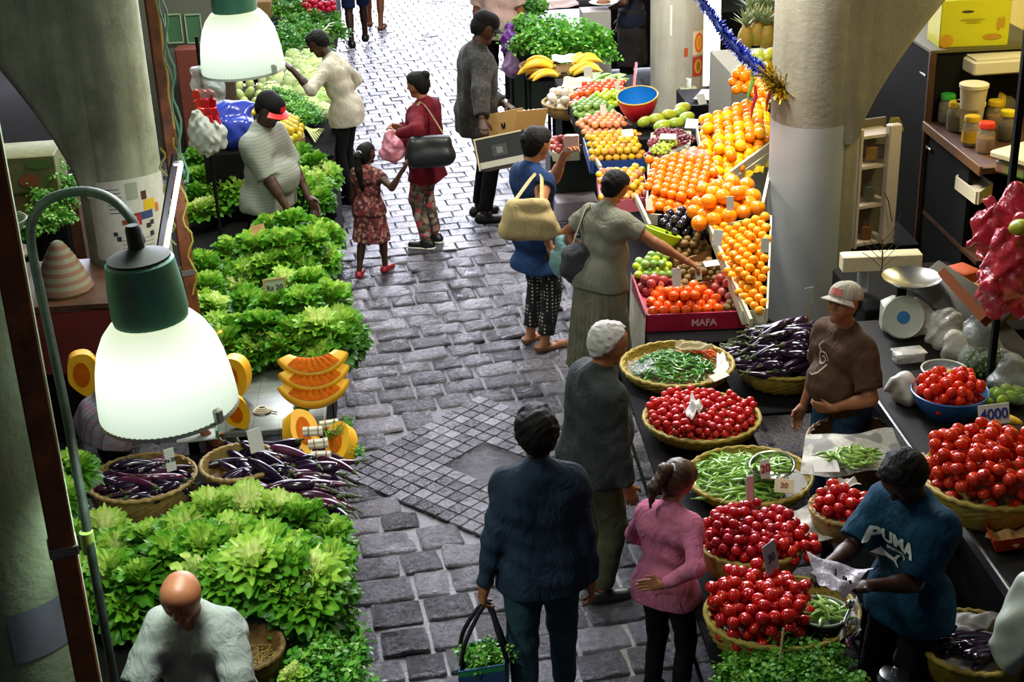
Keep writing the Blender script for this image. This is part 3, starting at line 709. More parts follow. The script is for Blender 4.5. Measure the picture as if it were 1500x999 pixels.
# wires along the second post
for k, (col, dx, wv, zt, zb, lab) in enumerate((('#5f8f70', .05, .012, 3.0, 1.9, 'pale green wire running down the reddish brown post'), ('#6a9a7c', .066, .015, 3.0, 1.85, 'second pale green wire running down the reddish brown post'), ('#a89a3a', .04, .02, 2.1, 1.2, 'slack yellow cord tied round the reddish brown post'), ('#97923c', -.045, .02, 2.05, 1.5, 'short yellow cord hanging beside the reddish brown post'), ('#c4a04a', .036, .004, 3.2, 2.15, 'straight tan cord along the top of the reddish brown post'))):
    pts = [Vector((PB.x + dx + wv * math.sin(i * 1.3 + k * 2), PB.y - .05 + .01 * math.sin(i * 2 + k), zt + (zb - zt) * i / 20)) for i in range(21)]
    m = MB(); m.tube(pts, .006, 6); tag(m.build('wire', pm('wire' + str(k), col, .5)), lab, 'wire')
# fluorescent tube beside the poster
a, b = PD(265, 240, 7.7), PD(238, 392, 7.55)
r = empty('tube_lamp', b, 'slanting fluorescent tube lamp with a grey batten beside the poster', 'lamp')
m = MB(); m.tube([Vector((0, 0, 0)), a - b], .013, 10); m.build('tube', emit('tube_light', '#cfd8ff', 6), r)
off = Vector((-.045, .03, 0)); m = MB(); m.tube([off - Vector((0, 0, .03)), off + (a - b) * 1.08], .018, 4); m.build('batten', pm('batten', '#34322f', .7), r)
for e in (Vector((0, 0, 0)), a - b):
    m = MB(); m.box(e + off * .4, (.05, .035, .02), None, .004); m.build('end_holder', M['white'], r)
light('POINT', 'tube_glow', a.lerp(b, .5) + Vector((.05, -.08, 0)), 7, (.8, .85, 1), .1)
# notice on the near column, sticker spots
nc = wrap(CN, .2655, rad(-75), rad(-17), PD(40, 1020, 4.8).z, PD(40, 925, 4.8).z, 14).build('notice_board', pm('slate_paper', '#6a7280', .6, var='#5d6674', nscale=12)); tag(nc, 'grey blue notice stuck on the pale green near column', 'notice')
patch(nc, 'notice_edge', CN, .2665, -21, -17, PD(40, 1020, 4.8).z, PD(40, 922, 4.8).z, pm('notice_edge', '#9aa39a', .6))
# framed green signs on the back wall at the left
for (px, lab) in ((255, 'green sign panel with a white outline left behind the far lamp'), (284, 'green sign panel with a white outline nearer the far lamp')):
    p = PY(px, 42, 14.64); o = empty('sign_panel', p, lab, 'sign', 'green outlined sign panels')
    m = MB(); m.box((0, .02, 0), (.17, .02, .30)); m.build('panel', pm('sign_green', '#3f6a48', .6), o)
    m = MB()
    for (c, s) in (((0, 0, .14), (.16, .012, .012)), ((0, 0, -.14), (.16, .012, .012)), ((.075, 0, 0), (.012, .012, .28)), ((-.075, 0, 0), (.012, .012, .28))): m.box(c, s)
    m.build('outline', pm('sign_line', '#9aa88c', .6), o)
p = PY(270, 40, 14.6); m = MB(); m.box((p.x, p.y + .1, 1.15), (1.0, .06, 2.3)); tag(m.build('stall_screen', pm('screen_grey', '#5c5d52', .7)), 'grey stall screen behind the green outlined sign panels', 'screen')
p = PY(277, 72, 14.3); m = MB(); m.box((p.x, p.y + .02, (p.z + .02) / 2), (.26, .2, p.z + .02), None, .01); tag(m.build('red_carton', pm('red_carton', '#6f3426', .7)), 'dull red carton below the green sign panels', 'carton')
# ------------------------------------------------------------------ produce: one prototype of each kind, then copies
HOLD = []
M['lettuce'] = leafmat('lettuce_leaf', [(.0, '#e6eba8'), (.28, '#a8cc50'), (.6, '#5a9a22'), (1.0, '#245c12')], .38, .25)
M['dkleaf'] = leafmat('herb_leaf', [(.0, '#aacb62'), (.35, '#6cab34'), (.7, '#43902a'), (1.0, '#26691c')], .4, .25)
M['palegreen'] = leafmat('pale_green', [(.0, '#e6ecc4'), (.5, '#c3d68c'), (1.0, '#8fb456')], .45, .15)
M['eggplant'] = pm('eggplant_skin', '#1f1026', .16, spec=.7, var='#2e1432', nscale=7, rvar='#160c20')
M['eggplant_r'] = pm('eggplant_skin_red', '#46122f', .18, spec=.7, var='#2a0e26', nscale=6, rvar='#5a2240')
M['calyx'] = pm('calyx', '#4d5a2c', .6, var='#39481f', nscale=20)
M['tomato'] = pm('tomato_skin', '#b80f12', .18, spec=.6, rvar='#c52a12')
M['tomato_d'] = pm('tomato_dark', '#a00a1c', .16, spec=.6, rvar='#c02416')
M['tomato_o'] = pm('tomato_orange', '#c4220c', .2, spec=.6, rvar='#d23a10')
M['pumpkin'] = pm('pumpkin_flesh', '#e8b212', .5, var='#e0a010', nscale=10)
M['pumpkin_in'] = pm('pumpkin_inside', '#c46200', .8, spec=.1, var='#a84c00', nscale=30, bump=.6, bscale=60)
M['pumpkin_skin'] = pm('pumpkin_rind', '#d8b03a', .5, var='#a8a040', nscale=8)
M['wicker'] = pm('wicker', '#a08548', .6, var='#7c6434', nscale=25, bump=.3)
M['wicker_d'] = pm('wicker_dark', '#7a5c30', .6, var='#543c1c', nscale=25, bump=.3)
M['wicker_y'] = pm('wicker_yellow', '#b09a3e', .6, var='#8a7828', nscale=25, bump=.3)
def ruffle_leaf(mb, base, dirv, nor, L, Wd, curl, ruff, seed, t0=.0, t1=1.0, nu=8, nv=21):
    r_ = random.Random(seed); d = Vector(dirv).normalized(); n = (Vector(nor) - d * Vector(nor).dot(d)).normalized(); s_ = d.cross(n); ph = r_.random() * 6; ph2 = r_.random() * 6
    def fn(u, v):
        a = v * 2 - 1; w = Wd * (.25 + .95 * u ** .7) * a * (1 - .12 * u ** 6)
        z = curl * u * u * L + ruff * (u ** 2) * (math.sin(a * 6 + ph) * .8 + math.sin(a * 11 + u * 3 + ph2) * .7) + .12 * L * a * a
        edge = 1 + .06 * math.sin(a * 13 + ph2) * u
        return Vector(base) + d * (u * L * edge * (1 - .22 * a * a)) + s_ * w + n * z
    def cf(u, v):
        a = abs(v * 2 - 1); return t0 + (t1 - t0) * min(1, u * .75 + .35 * a * u + (.0 if a > .12 else -.12))
    mb.grid(fn, nu, nv, cf)
def lettuce_mesh(seed, pale):
    r_ = random.Random(seed); mb = MB(); k = 0
    for ring, (n, el, L, Wd, h) in enumerate(((7, 2, .12, .075, .00), (7, 22, .115, .07, .01), (7, 42, .11, .062, .02), (6, 60, .10, .052, .03), (5, 76, .09, .042, .035), (3, 88, .075, .03, .045))):
        for i in range(n):
            a = 2 * PI * (i + ring * .5) / n + r_.uniform(-.2, .2); e = rad(el + r_.uniform(-9, 9)); d = Vector((math.cos(a) * math.cos(e), math.sin(a) * math.cos(e), math.sin(e)))
            nn = Vector((-math.cos(a) * math.sin(e), -math.sin(a) * math.sin(e), math.cos(e)))
            b = Vector((math.cos(a) * .02, math.sin(a) * .02, h + .015)); mb_seed = seed * 100 + k; k += 1
            ruffle_leaf(mb, b, d, nn, L * r_.uniform(.85, 1.15), Wd, -.28, .016, mb_seed, max(0, .55 - ring * .10 - pale * .2), 1.05 - ring * .13 - pale * .2)
    return mb.mesh('lettuce', M['lettuce'], 80)
LET = [lettuce_mesh(s, p) for s, p in ((1, 0), (2, .4), (3, .8), (4, 1.2), (5, .2))]
def lettuce(pos, r_, label, group, tilt=None, variant=None, hue=None):
    o = bpy.data.objects.new('lettuce', LET[variant if variant is not None else rng.randrange(5)]); COL.objects.link(o)
    o.location = pos; k = r_ / .125; o.scale = (k * rng.uniform(.9, 1.05), k * rng.uniform(.9, 1.05), k * rng.uniform(.9, 1.25)); o.location.z += rng.uniform(-.03, .02)
    o.rotation_euler = (rng.uniform(-.35, .35), rng.uniform(-.35, .35), rng.uniform(0, 6.28)) if tilt is None else tilt
    return tag(o, label, 'lettuce', group)
def sprig_mesh(name, seed, n, R, Ht, leaf, mat, lob=3, spread=1.0, stems=16):
    """a bunch of leafy herbs: stems from one tie, leaflets towards the tips"""
    r_ = random.Random(seed); mb = MB()
    tips = []
    for i in range(stems):
        a = r_.uniform(0, 6.28); q = math.sqrt(r_.random()) * spread; tip = Vector((R * q * math.cos(a), R * q * math.sin(a), Ht * (1 - .45 * q * q) * r_.uniform(.8, 1.05))); tips.append(tip)
        mid = Vector((tip.x * .35, tip.y * .35, tip.z * .55)); mb.tube([Vector((tip.x * .08, tip.y * .08, 0)), mid, tip], [.003, .0025, .0015], 5, col=[.1, .2, .5])
    for i in range(n):
        tip = tips[i % stems]; t = r_.uniform(.45, 1.0); b = Vector((tip.x * t, tip.y * t, tip.z * t)) + Vector((r_.gauss(0, .2), r_.gauss(0, .2), r_.gauss(0, .12))) * R * .9
        b.z = max(.01, b.z); tone = r_.uniform(.2, 1.0) ; nn = Vector((r_.gauss(0, .6), r_.gauss(0, .6), 1)).normalized(); u, w = frame_of(nn)
        for q in range(lob):
            an = r_.uniform(0, 6.28) if q == 0 else an + 2 * PI / max(lob, 3) * r_.uniform(.8, 1.2); d = u * math.cos(an) + w * math.sin(an); s_ = nn.cross(d); l = leaf * r_.uniform(.7, 1.2)
            p = b + d * l * .15; mb.add([p, p + d * l * .45 + s_ * l * .38 + nn * l * .08, p + d * l * .55 - nn * l * .04, p + d * l * .45 - s_ * l * .38 + nn * l * .08, p + d * l * 1.0 - nn * l * .15], [(0, 2, 1), (0, 3, 2), (1, 2, 4), (2, 3, 4)], [tone * .7, tone, tone * .8, tone, tone * 1.05])
    return mb.mesh(name, mat, 80)
HERB = [sprig_mesh('herb_bunch', s, 300, .15, .17, .030, M['dkleaf'], 3) for s in (11, 12, 13)]
CRESS = [sprig_mesh('cress_bunch', s, 260, .15, .16, .040, M['dkleaf'], 2) for s in (21, 22)]
def bunch(meshes, pos, sc, label, group, cat='herbs', name='herb_bunch', tilt=None):
    o = bpy.data.objects.new(name, rng.choice(meshes)); COL.objects.link(o); o.location = pos; o.scale = (sc,) * 3
    o.rotation_euler = tilt or (rng.uniform(-.4, .4), rng.uniform(-.4, .4), rng.uniform(0, 6.28)); return tag(o, label, cat, group)
# eggplant: bent lathe with calyx and stalk
def eggplant_proto(L, r0, bend, mat, name='eggplant'):
    pts = []; rr = []; n = 14
    for i in range(n):
        t = i / (n - 1); pts.append(Vector((L * (t - .5), bend * math.sin(PI * t) * L, 0))); rr.append(r0 * (math.sin(PI * (.04 + .93 * t ** .8)) ** .55) * (.68 + .45 * (1 - t)))
    m = MB(); m.tube(pts, rr, 12); me = m.mesh(name, mat, 70)
    c = MB(); e = pts[-1]; d = (pts[-1] - pts[-3]).normalized(); u, w = frame_of(d); k = 5
    vs = [e + d * .008]; fs = []
    for i in range(k * 2):
        a = 2 * PI * i / (k * 2); q = r0 * (.5 if i % 2 == 0 else .42); bk = (-.024 if i % 2 == 0 else -.010)
        vs.append(e + (u * math.cos(a) + w * math.sin(a)) * q * .8 + d * (-.004)); vs.append(e + (u * math.cos(a) + w * math.sin(a)) * (q * 1.15) + d * bk)
    for i in range(k * 2):
        j = (i + 1) % (k * 2); fs += [(0, 1 + 2 * i, 1 + 2 * j), (1 + 2 * i, 2 + 2 * i, 2 + 2 * j, 1 + 2 * j)]
    c.add(vs, fs); c.tube([e, e + d * .02, e + d * .04 + u * .008], [.006, .005, .006], 6); return me, c.mesh('calyx', M['calyx'], 60)
EGG = [eggplant_proto(.22, .030, .06, M['eggplant']), eggplant_proto(.25, .027, .10, M['eggplant']), eggplant_proto(.19, .033, .03, M['eggplant'])]
EGGR = [eggplant_proto(.25, .026, .08, M['eggplant_r']), eggplant_proto(.27, .024, .12, M['eggplant_r'])]
def eggplant(k, pos, rot, label, group, sc=1.0):
    o = bpy.data.objects.new('eggplant', k[0]); COL.objects.link(o); o.location = pos; o.rotation_euler = rot; o.scale = (sc,) * 3; tag(o, label, 'eggplant', group)
    c = bpy.data.objects.new('calyx', k[1]); COL.objects.link(c); c.parent = o; return o
# round fruit
def ball_mesh(name, r, mat, sc=(1, 1, 1), dimple=.0, n=18, m=12):
    mb = MB(); mb.sphere((0, 0, 0), r, n, m, sc)
    if dimple:
        vs = []
        for v in mb.v:
            q = math.hypot(v[0], v[1]) / r; z = v[2] - dimple * r * math.exp(-(q / .35) ** 2) * (1 if v[2] > 0 else -.6); vs.append((v[0], v[1], z))
        mb.v = vs
    return mb.mesh(name, mat)
def put(name, me, loc, label, cat, group, rot=None, sc=None):
    o = bpy.data.objects.new(name, me); COL.objects.link(o); o.location = loc; o.rotation_euler = rot or (rng.uniform(-.5, .5), rng.uniform(-.5, .5), rng.uniform(0, 6.28))
    if sc: o.scale = (sc,) * 3 if not hasattr(sc, '__len__') else sc
    return tag(o, label, cat, group)
def heap(name, meshes, r, c, rx, ry, dome, n, label, cat, group, keep=None, sc=(.9, 1.08), cand=40, seed=1):
    """settle n balls on a domed bed of half-axes rx, ry at c, each on the lowest free place"""
    r_ = np.random.RandomState(seed); X = np.zeros((0, 3))
    base = lambda x, y: dome * max(0.0, 1 - (x / rx) ** 2 - (y / ry) ** 2)
    for i in range(n):
        best = None
        for k in range(cand):
            a = r_.rand() * 2 * PI; q = math.sqrt(r_.rand()); x, y = rx * q * math.cos(a), ry * q * math.sin(a)
            if keep and not keep(x, y): continue
            z = base(x, y) + r * .9
            if len(X):
                d2 = (X[:, 0] - x) ** 2 + (X[:, 1] - y) ** 2; mk = d2 < (1.92 * r) ** 2
                if mk.any(): z = max(z, float((X[mk, 2] + np.sqrt((1.92 * r) ** 2 - d2[mk])).max()))
            f = z - base(x, y) * .35
            if best is None or f < best[0]: best = (f, x, y, z)
        if best: X = np.vstack([X, best[1:]])
    for p in X: put(name, meshes[r_.randint(len(meshes))], Vector(c) + Vector(p), label, cat, group, sc=r_.uniform(*sc))
    return X
def plane_of(poly):
    A = np.array([[p.x, p.y, 1] for p in poly]); z = np.array([p.z for p in poly]); s_, *_ = np.linalg.lstsq(A, z, rcond=None); return s_
def inpoly(x, y, poly):
    c = False; n = len(poly)
    for i in range(n):
        a, b = poly[i], poly[(i + 1) % n]
        if (a.y > y) != (b.y > y) and x < (b.x - a.x) * (y - a.y) / (b.y - a.y) + a.x: c = not c
    return c
def bed(name, meshes, r, poly, label, cat, group, ang=0.0, jit=.06, second=None, sc=(.94, 1.05), lift=0.0, maxn=400, seed=3):
    """rows of fruit on the sloping plane of poly; second = share of the hollows that carry a second layer"""
    r_ = random.Random(seed); s_ = plane_of(poly); cx = sum(p.x for p in poly) / len(poly); cy = sum(p.y for p in poly) / len(poly); nn = Vector((-s_[0], -s_[1], 1)).normalized(); st = r * 2.02; cnt = 0
    kx = 1 / math.sqrt(1 + s_[0] ** 2); ky = 1 / math.sqrt(1 + s_[1] ** 2)
    for L in range(2 if second else 1):
        for i in range(-22, 23):
            for j in range(-22, 23):
                x = (i + (j % 2) * .5) * st; y = j * st * .866
                if L: x += st * .5; y += st * .29
                X = cx + (x * math.cos(ang) - y * math.sin(ang)) * kx; Y = cy + (x * math.sin(ang) + y * math.cos(ang)) * ky
                if L:
                    q = [p.lerp(Vector((cx, cy, 0)), 1 - second) for p in poly]
                else: q = poly
                if not inpoly(X, Y, q) or cnt >= maxn: continue
                Z = s_[0] * X + s_[1] * Y + s_[2]; p = Vector((X, Y, Z)) + nn * (r + lift + L * r * 1.63) + Vector((r_.gauss(0, jit), r_.gauss(0, jit), r_.gauss(0, jit * .6))) * r
                put(name, meshes[r_.randrange(len(meshes))], p, label, cat, group, sc=r_.uniform(*sc)); cnt += 1
    return cnt
def tray(name, poly, depth, wall, mat, label, cat='tray', group=None, wallmat=None, up=.02, base=None, th=.012):
    """an open crate whose floor follows poly (world points, counter-clockwise seen from above)"""
    area = sum(poly[i].x * poly[(i + 1) % len(poly)].y - poly[(i + 1) % len(poly)].x * poly[i].y for i in range(len(poly)))
    if area < 0: poly = poly[::-1]
    o0 = sum(poly, Vector()) / len(poly); o0.z = min(p.z for p in poly) - depth; r = empty(name, o0, label, cat, group); n = len(poly); q = [p - o0 for p in poly]
    m = MB(); m.add([v for v in q] + [v - Vector((0, 0, depth)) for v in q], [tuple(range(n)), tuple(range(2 * n - 1, n - 1, -1))] + [(i, n + i, n + (i + 1) % n, (i + 1) % n) for i in range(n)]); m.build('bottom', mat, r, False)
    for i in range(n):
        a, b = q[i], q[(i + 1) % n]; d = (b - a); d.z = 0; out = Vector((d.y, -d.x, 0)).normalized() * th; m = MB()
        lo = -Vector((0, 0, depth)); hi = Vector((0, 0, wall))
        m.add([a + lo, b + lo, b + hi, a + hi, a + lo + out, b + lo + out, b + hi + out, a + hi + out], [(0, 1, 2, 3), (5, 4, 7, 6), (3, 2, 6, 7), (1, 0, 4, 5), (0, 3, 7, 4), (2, 1, 5, 6)]); m.build('side_board', wallmat or mat, r, False)
    return r
def basket(name, loc, R, h, flare, mat, label, group=None, sx=1, sy=1, lining=None, dome=0.0, tilt=(0, 0, 0), rows=None, bed_z=None):
    """woven basket, origin at its foot; lining is the paper bed inside"""
    o = empty(name, loc, label, 'basket', group, rot=tilt); n = 96; rows = rows or max(6, int(h / .014)); r0 = R * flare; m = MB(); prof = []
    for i in range(rows + 1):
        t = i / rows; prof.append((r0 + (R - r0) * math.sin(t * PI / 2) ** .8, h * t))
    inn = [(max(.02, a - .012), z + .008) for a, z in prof[::-1]]
    m.lathe([(.001, 0)] + prof + inn + [(.001, .012)], n, sx=sx, sy=sy, wob=lambda i, a: .026 * (1 if (i % 2) else -1) * math.sin(a * 24), cap0=False); m.build('weave', mat, o, 60)
    m = MB(); m.tube([Vector((R * 1.01 * math.cos(t) * sx, R * 1.01 * math.sin(t) * sy, h + .004 * math.sin(t * 30))) for t in np.linspace(0, 2 * PI, 72, endpoint=False)], .011, 8, closed=True); m.build('rim', mat, o)
    bz = bed_z if bed_z is not None else h * .55
    if lining:
        m = MB(); rr_ = (r0 + (R - r0) * math.sin(bz / h * PI / 2) ** .8) * .985
        def fn(u, v):
            q = u; a = v * 2 * PI; return (rr_ * q * math.cos(a) * sx, rr_ * q * math.sin(a) * sy, bz + dome * (1 - q * q) + .004 * math.sin(a * 7 + q * 9))
        m.grid(fn, 10, 40); m.build('lining', lining, o)
    return o, Vector(loc) + Vector((0, 0, bz))
M['news'] = None
def news():
    t = NT('newsprint'); co = t.coord((1, 1, 1)); w = t.n('ShaderNodeTexWave'); w.inputs['Scale'].default_value = 45; w.inputs['Distortion'].default_value = 1.5; w.inputs['Detail'].default_value = 3; t.l(co, w.inputs[0])
    f = t.math('MULTIPLY', w.outputs['Fac'], t.noise(co, 60, 2)); bl = t.ramp(t.noise(co, 7, 1), [(.52, '#c9c7bd'), (.56, '#8d8d88')])
    t.set(t.mix(t.ramp(f, [(.36, (0, 0, 0, 1)), (.46, (.7, .7, .7, 1))]), bl, '#77767a'), .8); return t.m
M['news'] = news()
def sheet(name, poly, mat, label, cat, group=None, crump=.012, th=.002, seed=0, n=14, par=None, tagit=True):
    """a crumpled sheet over four world points"""
    r_ = random.Random(seed); ph = [r_.random() * 6 for _ in range(6)]; o0 = sum(poly, Vector()) / 4
    def fn(u, v):
        p = poly[0].lerp(poly[1], u).lerp(poly[3].lerp(poly[2], u), v); return p - o0 + Vector((0, 0, crump * (math.sin(u * 6 + ph[0]) * math.sin(v * 5 + ph[1]) + .6 * math.sin(u * 11 + v * 4 + ph[2]) + .5 * math.sin(v * 13 - u * 3 + ph[3]))))
    m = MB(); m.grid(fn, n, n); m.grid(lambda u, v: Vector(fn(1 - u, v)) - Vector((0, 0, th)), n, n); o = m.build(name, mat); o.location = o0
    return tag(o, label, cat, group)
def text(s, size, mat, parent, Mx, name='lettering', ext=.0015, bold=0.0):
    c = bpy.data.curves.new('t', 'FONT'); c.body = s; c.size = size; c.extrude = ext; c.offset = bold; c.align_x = 'CENTER'; c.align_y = 'CENTER'
    t = bpy.data.objects.new('t', c); COL.objects.link(t); bpy.context.view_layer.update()
    me = bpy.data.meshes.new_from_object(t.evaluated_get(bpy.context.evaluated_depsgraph_get())); bpy.data.objects.remove(t); me.name = name; me.materials.clear(); me.materials.append(mat)
    me.transform(Mx); o = link(name, me, parent); return o
M['ink'] = pm('ink', '#20222c', .6)
def card(pos, w, h, yaw, pitch, label, mat=None, stick=.0, words=None, group=None, mk='#2a2c3a', wsz=.5, name='price_card', frame=None):
    o = empty(name, pos, label, 'price card', group, rot=(pitch, 0, yaw)); m = MB(); m.box((0, 0, stick + h / 2), (w, .004, h), None, .0015); b = m.build('card', mat or M['paper'], o)
    if frame:
        m = MB()
        for c, s_ in (((0, 0, stick), (w + .012, .01, .01)), ((0, 0, stick + h), (w + .012, .01, .01)), ((w / 2, 0, stick + h / 2), (.01, .01, h)), ((-w / 2, 0, stick + h / 2), (.01, .01, h))): m.box(c, s_)
        m.build('card_frame', frame, o)
    if stick:
        m = MB(); m.tube([(0, .004, -.06), (0, .004, stick + h * .7)], .004, 6); m.build('stick', M['wood'], o)
    if words: text(words, h * wsz, pm('mark' + mk, mk, .6), b, Matrix.Translation((0, -.0035, stick + h / 2)) @ Matrix.Rotation(PI / 2, 4, 'X'), bold=.001)
    return o
# ------------------------------------------------------------------ left row of stalls
def counter(x0, x1, y0, y1, z, label, topm, front, th=.04, legs=True, name='market_counter'):
    cx, cy = (x0 + x1) / 2, (y0 + y1) / 2; o = empty(name, (cx, cy, 0), label, 'counter'); w, d = x1 - x0, y1 - y0
    m = MB(); m.box((0, 0, z - th / 2), (w, d, th), None, .006); m.build('counter_top', topm, o)
    m = MB(); m.box((w / 2 - .03, 0, (z - th) / 2 + .04), (.02, d - .06, z - th - .08)); m.build('front_panel', front, o)
    for sx_ in (-1, 1):
        for sy_ in (-1, 1):
            m = MB(); m.box((sx_ * (w / 2 - .06), sy_ * (d / 2 - .06), (z - th) / 2), (.05, .05, z - th)); m.build('leg', M['black'], o)
    return o
M['plum'] = pm('plum_cloth', '#2a1420', .6, var='#180c14', nscale=6)
counter(-1.75, -.62, 5.0, 6.28, .56, 'dark counter under the nearest lettuce heap on the left', M['dark'], M['plum'])
counter(-.70, -.42, 4.35, 4.98, .50, 'small dark counter under the leafy cress at the lower left', M['dark'], M['dark'])
counter(-1.42, -.56, 6.34, 7.02, .52, 'dark counter under the two eggplant baskets on the left', M['dark'], M['plum'])
def marble():
    t = NT('marble_tiles'); co = t.coord(); b = t.n('ShaderNodeTexBrick'); b.inputs['Scale'].default_value = 3.5; b.inputs['Mortar Size'].default_value = .008; b.inputs['Color1'].default_value = lin('#6e736b'); b.inputs['Color2'].default_value = lin('#666b63'); b.inputs['Mortar'].default_value = lin('#3d403b'); b.offset = 0; t.l(co, b.inputs[0])
    t.set(t.mix(t.ramp(t.noise(co, 9, 5), [(.45, (0, 0, 0, 1)), (.7, (.5, .5, .5, 1))]), b.outputs[0], '#50554e'), .3); return t.m
counter(-1.38, -.60, 7.06, 8.0, .62, 'grey tiled marble counter behind the eggplant baskets', marble(), M['dark'])
counter(-1.25, -.60, 8.04, 9.95, .55, 'dark counter under the middle lettuce heaps on the left', M['dark'], M['dark'])
counter(-.98, -.66, 10.75, 11.9, .58, 'narrow dark counter under the lettuces beside the striped shirt man', M['dark'], M['dark'])
counter(-1.9, -1.32, 9.3, 11.9, .62, 'dark counter under the lettuces behind the reddish brown post', M['dark'], M['dark'])
counter(-1.75, -.72, 12.0, 14.6, .68, 'dark counter under the cabbages and lemons', M['dark'], M['dark'])
counter(-2.2, -.95, 14.7, 21, .72, 'long dark counter under the far bunches of greens', M['dark'], M['dark'])
NEARL = [(170, 812, .70), (225, 805, .72), (278, 790, .76), (318, 770, .76), (362, 762, .76), (405, 764, .76), (445, 778, .74), (480, 800, .70), (252, 832, .78), (300, 818, .82), (345, 802, .84), (392, 806, .84), (436, 820, .80), (478, 838, .72),
         (172, 858, .70), (212, 862, .76), (330, 848, .86), (378, 846, .86), (420, 858, .82), (462, 868, .76), (300, 880, .76), (345, 868, .80), (408, 880, .78), (448, 898, .72), (482, 880, .68), (190, 900, .66), (148, 835, .62), (150, 790, .60)]
WH = ('nearest left heap, behind the bald man', 'the middle left heap in front of the wooden sign', 'the back left heap beside the striped shirt man')
for i, (x, y, z) in enumerate(NEARL): lettuce(P(x, y, z), rng.uniform(.125, .145), 'frilly pale green lettuce in the nearest left heap behind the bald man', 'lettuces in the nearest heap', variant=[0, 1, 1, 2, 3, 2, 4, 1][i % 8])
MIDL = [(335, 520, .68), (372, 522, .68), (412, 524, .68), (452, 520, .68), (490, 515, .68), (342, 488, .72), (385, 492, .76), (425, 492, .78), (466, 490, .78), (503, 490, .70), (365, 460, .72), (405, 462, .80), (446, 456, .84), (484, 458, .78), (418, 432, .76), (455, 430, .80), (350, 545, .64), (480, 540, .64), (508, 512, .64)]
for i, (x, y, z) in enumerate(MIDL): lettuce(P(x, y, z), rng.uniform(.125, .145), 'frilly green lettuce in the middle left heap around the framed price sign', 'lettuces in the middle heap', variant=[1, 0, 2, 4, 0, 1][i % 6])
BACKL = [(328, 405, .62), (362, 405, .66), (400, 400, .68), (438, 396, .68), (472, 388, .66), (340, 380, .68), (378, 378, .74), (416, 372, .78), (452, 366, .78), (478, 360, .70), (395, 352, .72), (432, 346, .80), (462, 342, .74), (325, 425, .58), (360, 430, .58), (444, 412, .62)]
for i, (x, y, z) in enumerate(BACKL): lettuce(P(x, y, z), rng.uniform(.125, .15), 'frilly deep green lettuce in the back left heap under the blank wooden tag', 'lettuces in the back heap', variant=[0, 4, 1, 0, 2][i % 5])
for i, (x, y, z) in enumerate([(440, 232, .72), (462, 248, .72), (435, 262, .72), (462, 275, .70), (440, 290, .68), (470, 298, .66), (425, 245, .72), (478, 262, .66)]): lettuce(P(x, y, z), rng.uniform(.12, .145), 'green lettuce in the heap right of the man in the red peaked cap', 'lettuces right of the striped shirt man', variant=i % 5)
for i, (x, y, z) in enumerate([(292, 240, .84), (296, 268, .80), (325, 285, .80), (350, 290, .78), (322, 300, .74), (290, 300, .74), (352, 272, .78), (300, 320, .7)]): lettuce(P(x, y, z), rng.uniform(.12, .145), 'green lettuce in the heap between the reddish post and the striped shirt man', 'lettuces left of the striped shirt man', variant=i % 5)
for i, (x, y, z) in enumerate([(300, 405, .72), (305, 430, .70), (312, 460, .68), (298, 450, .68), (318, 490, .66)]): lettuce(P(x, y, z), .125, 'green lettuce in the narrow heap right beside the foot of the reddish post', 'lettuces at the reddish post', variant=i % 5)
for i, (x, y, z) in enumerate([(105, 800, .8), (118, 850, .7), (92, 740, .9), (128, 900, .6), (112, 700, .9)]): lettuce(P(x, y, z), .11, 'green lettuce glimpsed between the wooden post and the green lamp pipe', 'lettuces behind the near post', variant=0)
# leafy cress at the lower left corner of the aisle
for i, (x, y, z) in enumerate([(432, 930, .62), (455, 915, .66), (488, 920, .62), (440, 965, .62), (468, 950, .66), (502, 950, .58), (445, 990, .60), (485, 985, .62), (512, 985, .55), (425, 985, .56), (470, 1010, .58), (505, 1010, .55), (515, 965, .54)]): bunch(CRESS, P(x, y, z) - Vector((0, 0, .08)), rng.uniform(.72, .9), 'dark green leafy cress bunch on the corner counter below the lettuce heap', 'cress bunches at the lower left', name='cress_bunch')
c = P(420, 985, .62); lettuce(P(432, 996, .66), .06, 'small pale lettuce heart at the bottom edge among the cress', None, variant=3)
# empty basket with straw behind the bald man
b0, bc = basket('straw_basket', P(358, 950, .68) - Vector((0, .02, .13)), .16, .15, .7, M['wicker_d'], 'brown wicker basket with loose straw beside the bald man')
r_ = random.Random(5); m = MB()
for i in range(140):
    a, q = r_.uniform(0, 6.28), .13 * math.sqrt(r_.random()); p = Vector((q * math.cos(a), q * math.sin(a), .03 + r_.uniform(0, .05))); d = Vector((r_.gauss(0, 1), r_.gauss(0, 1), r_.gauss(0, .4))).normalized() * .05; m.tube([p - d, p + Vector((0, 0, .01)), p + d], .0013, 4)
tag(m.build('loose_straw', pm('straw', '#a88c50', .7)), 'loose dry straw lying in the brown wicker basket', 'straw', kind='stuff').location = b0.location
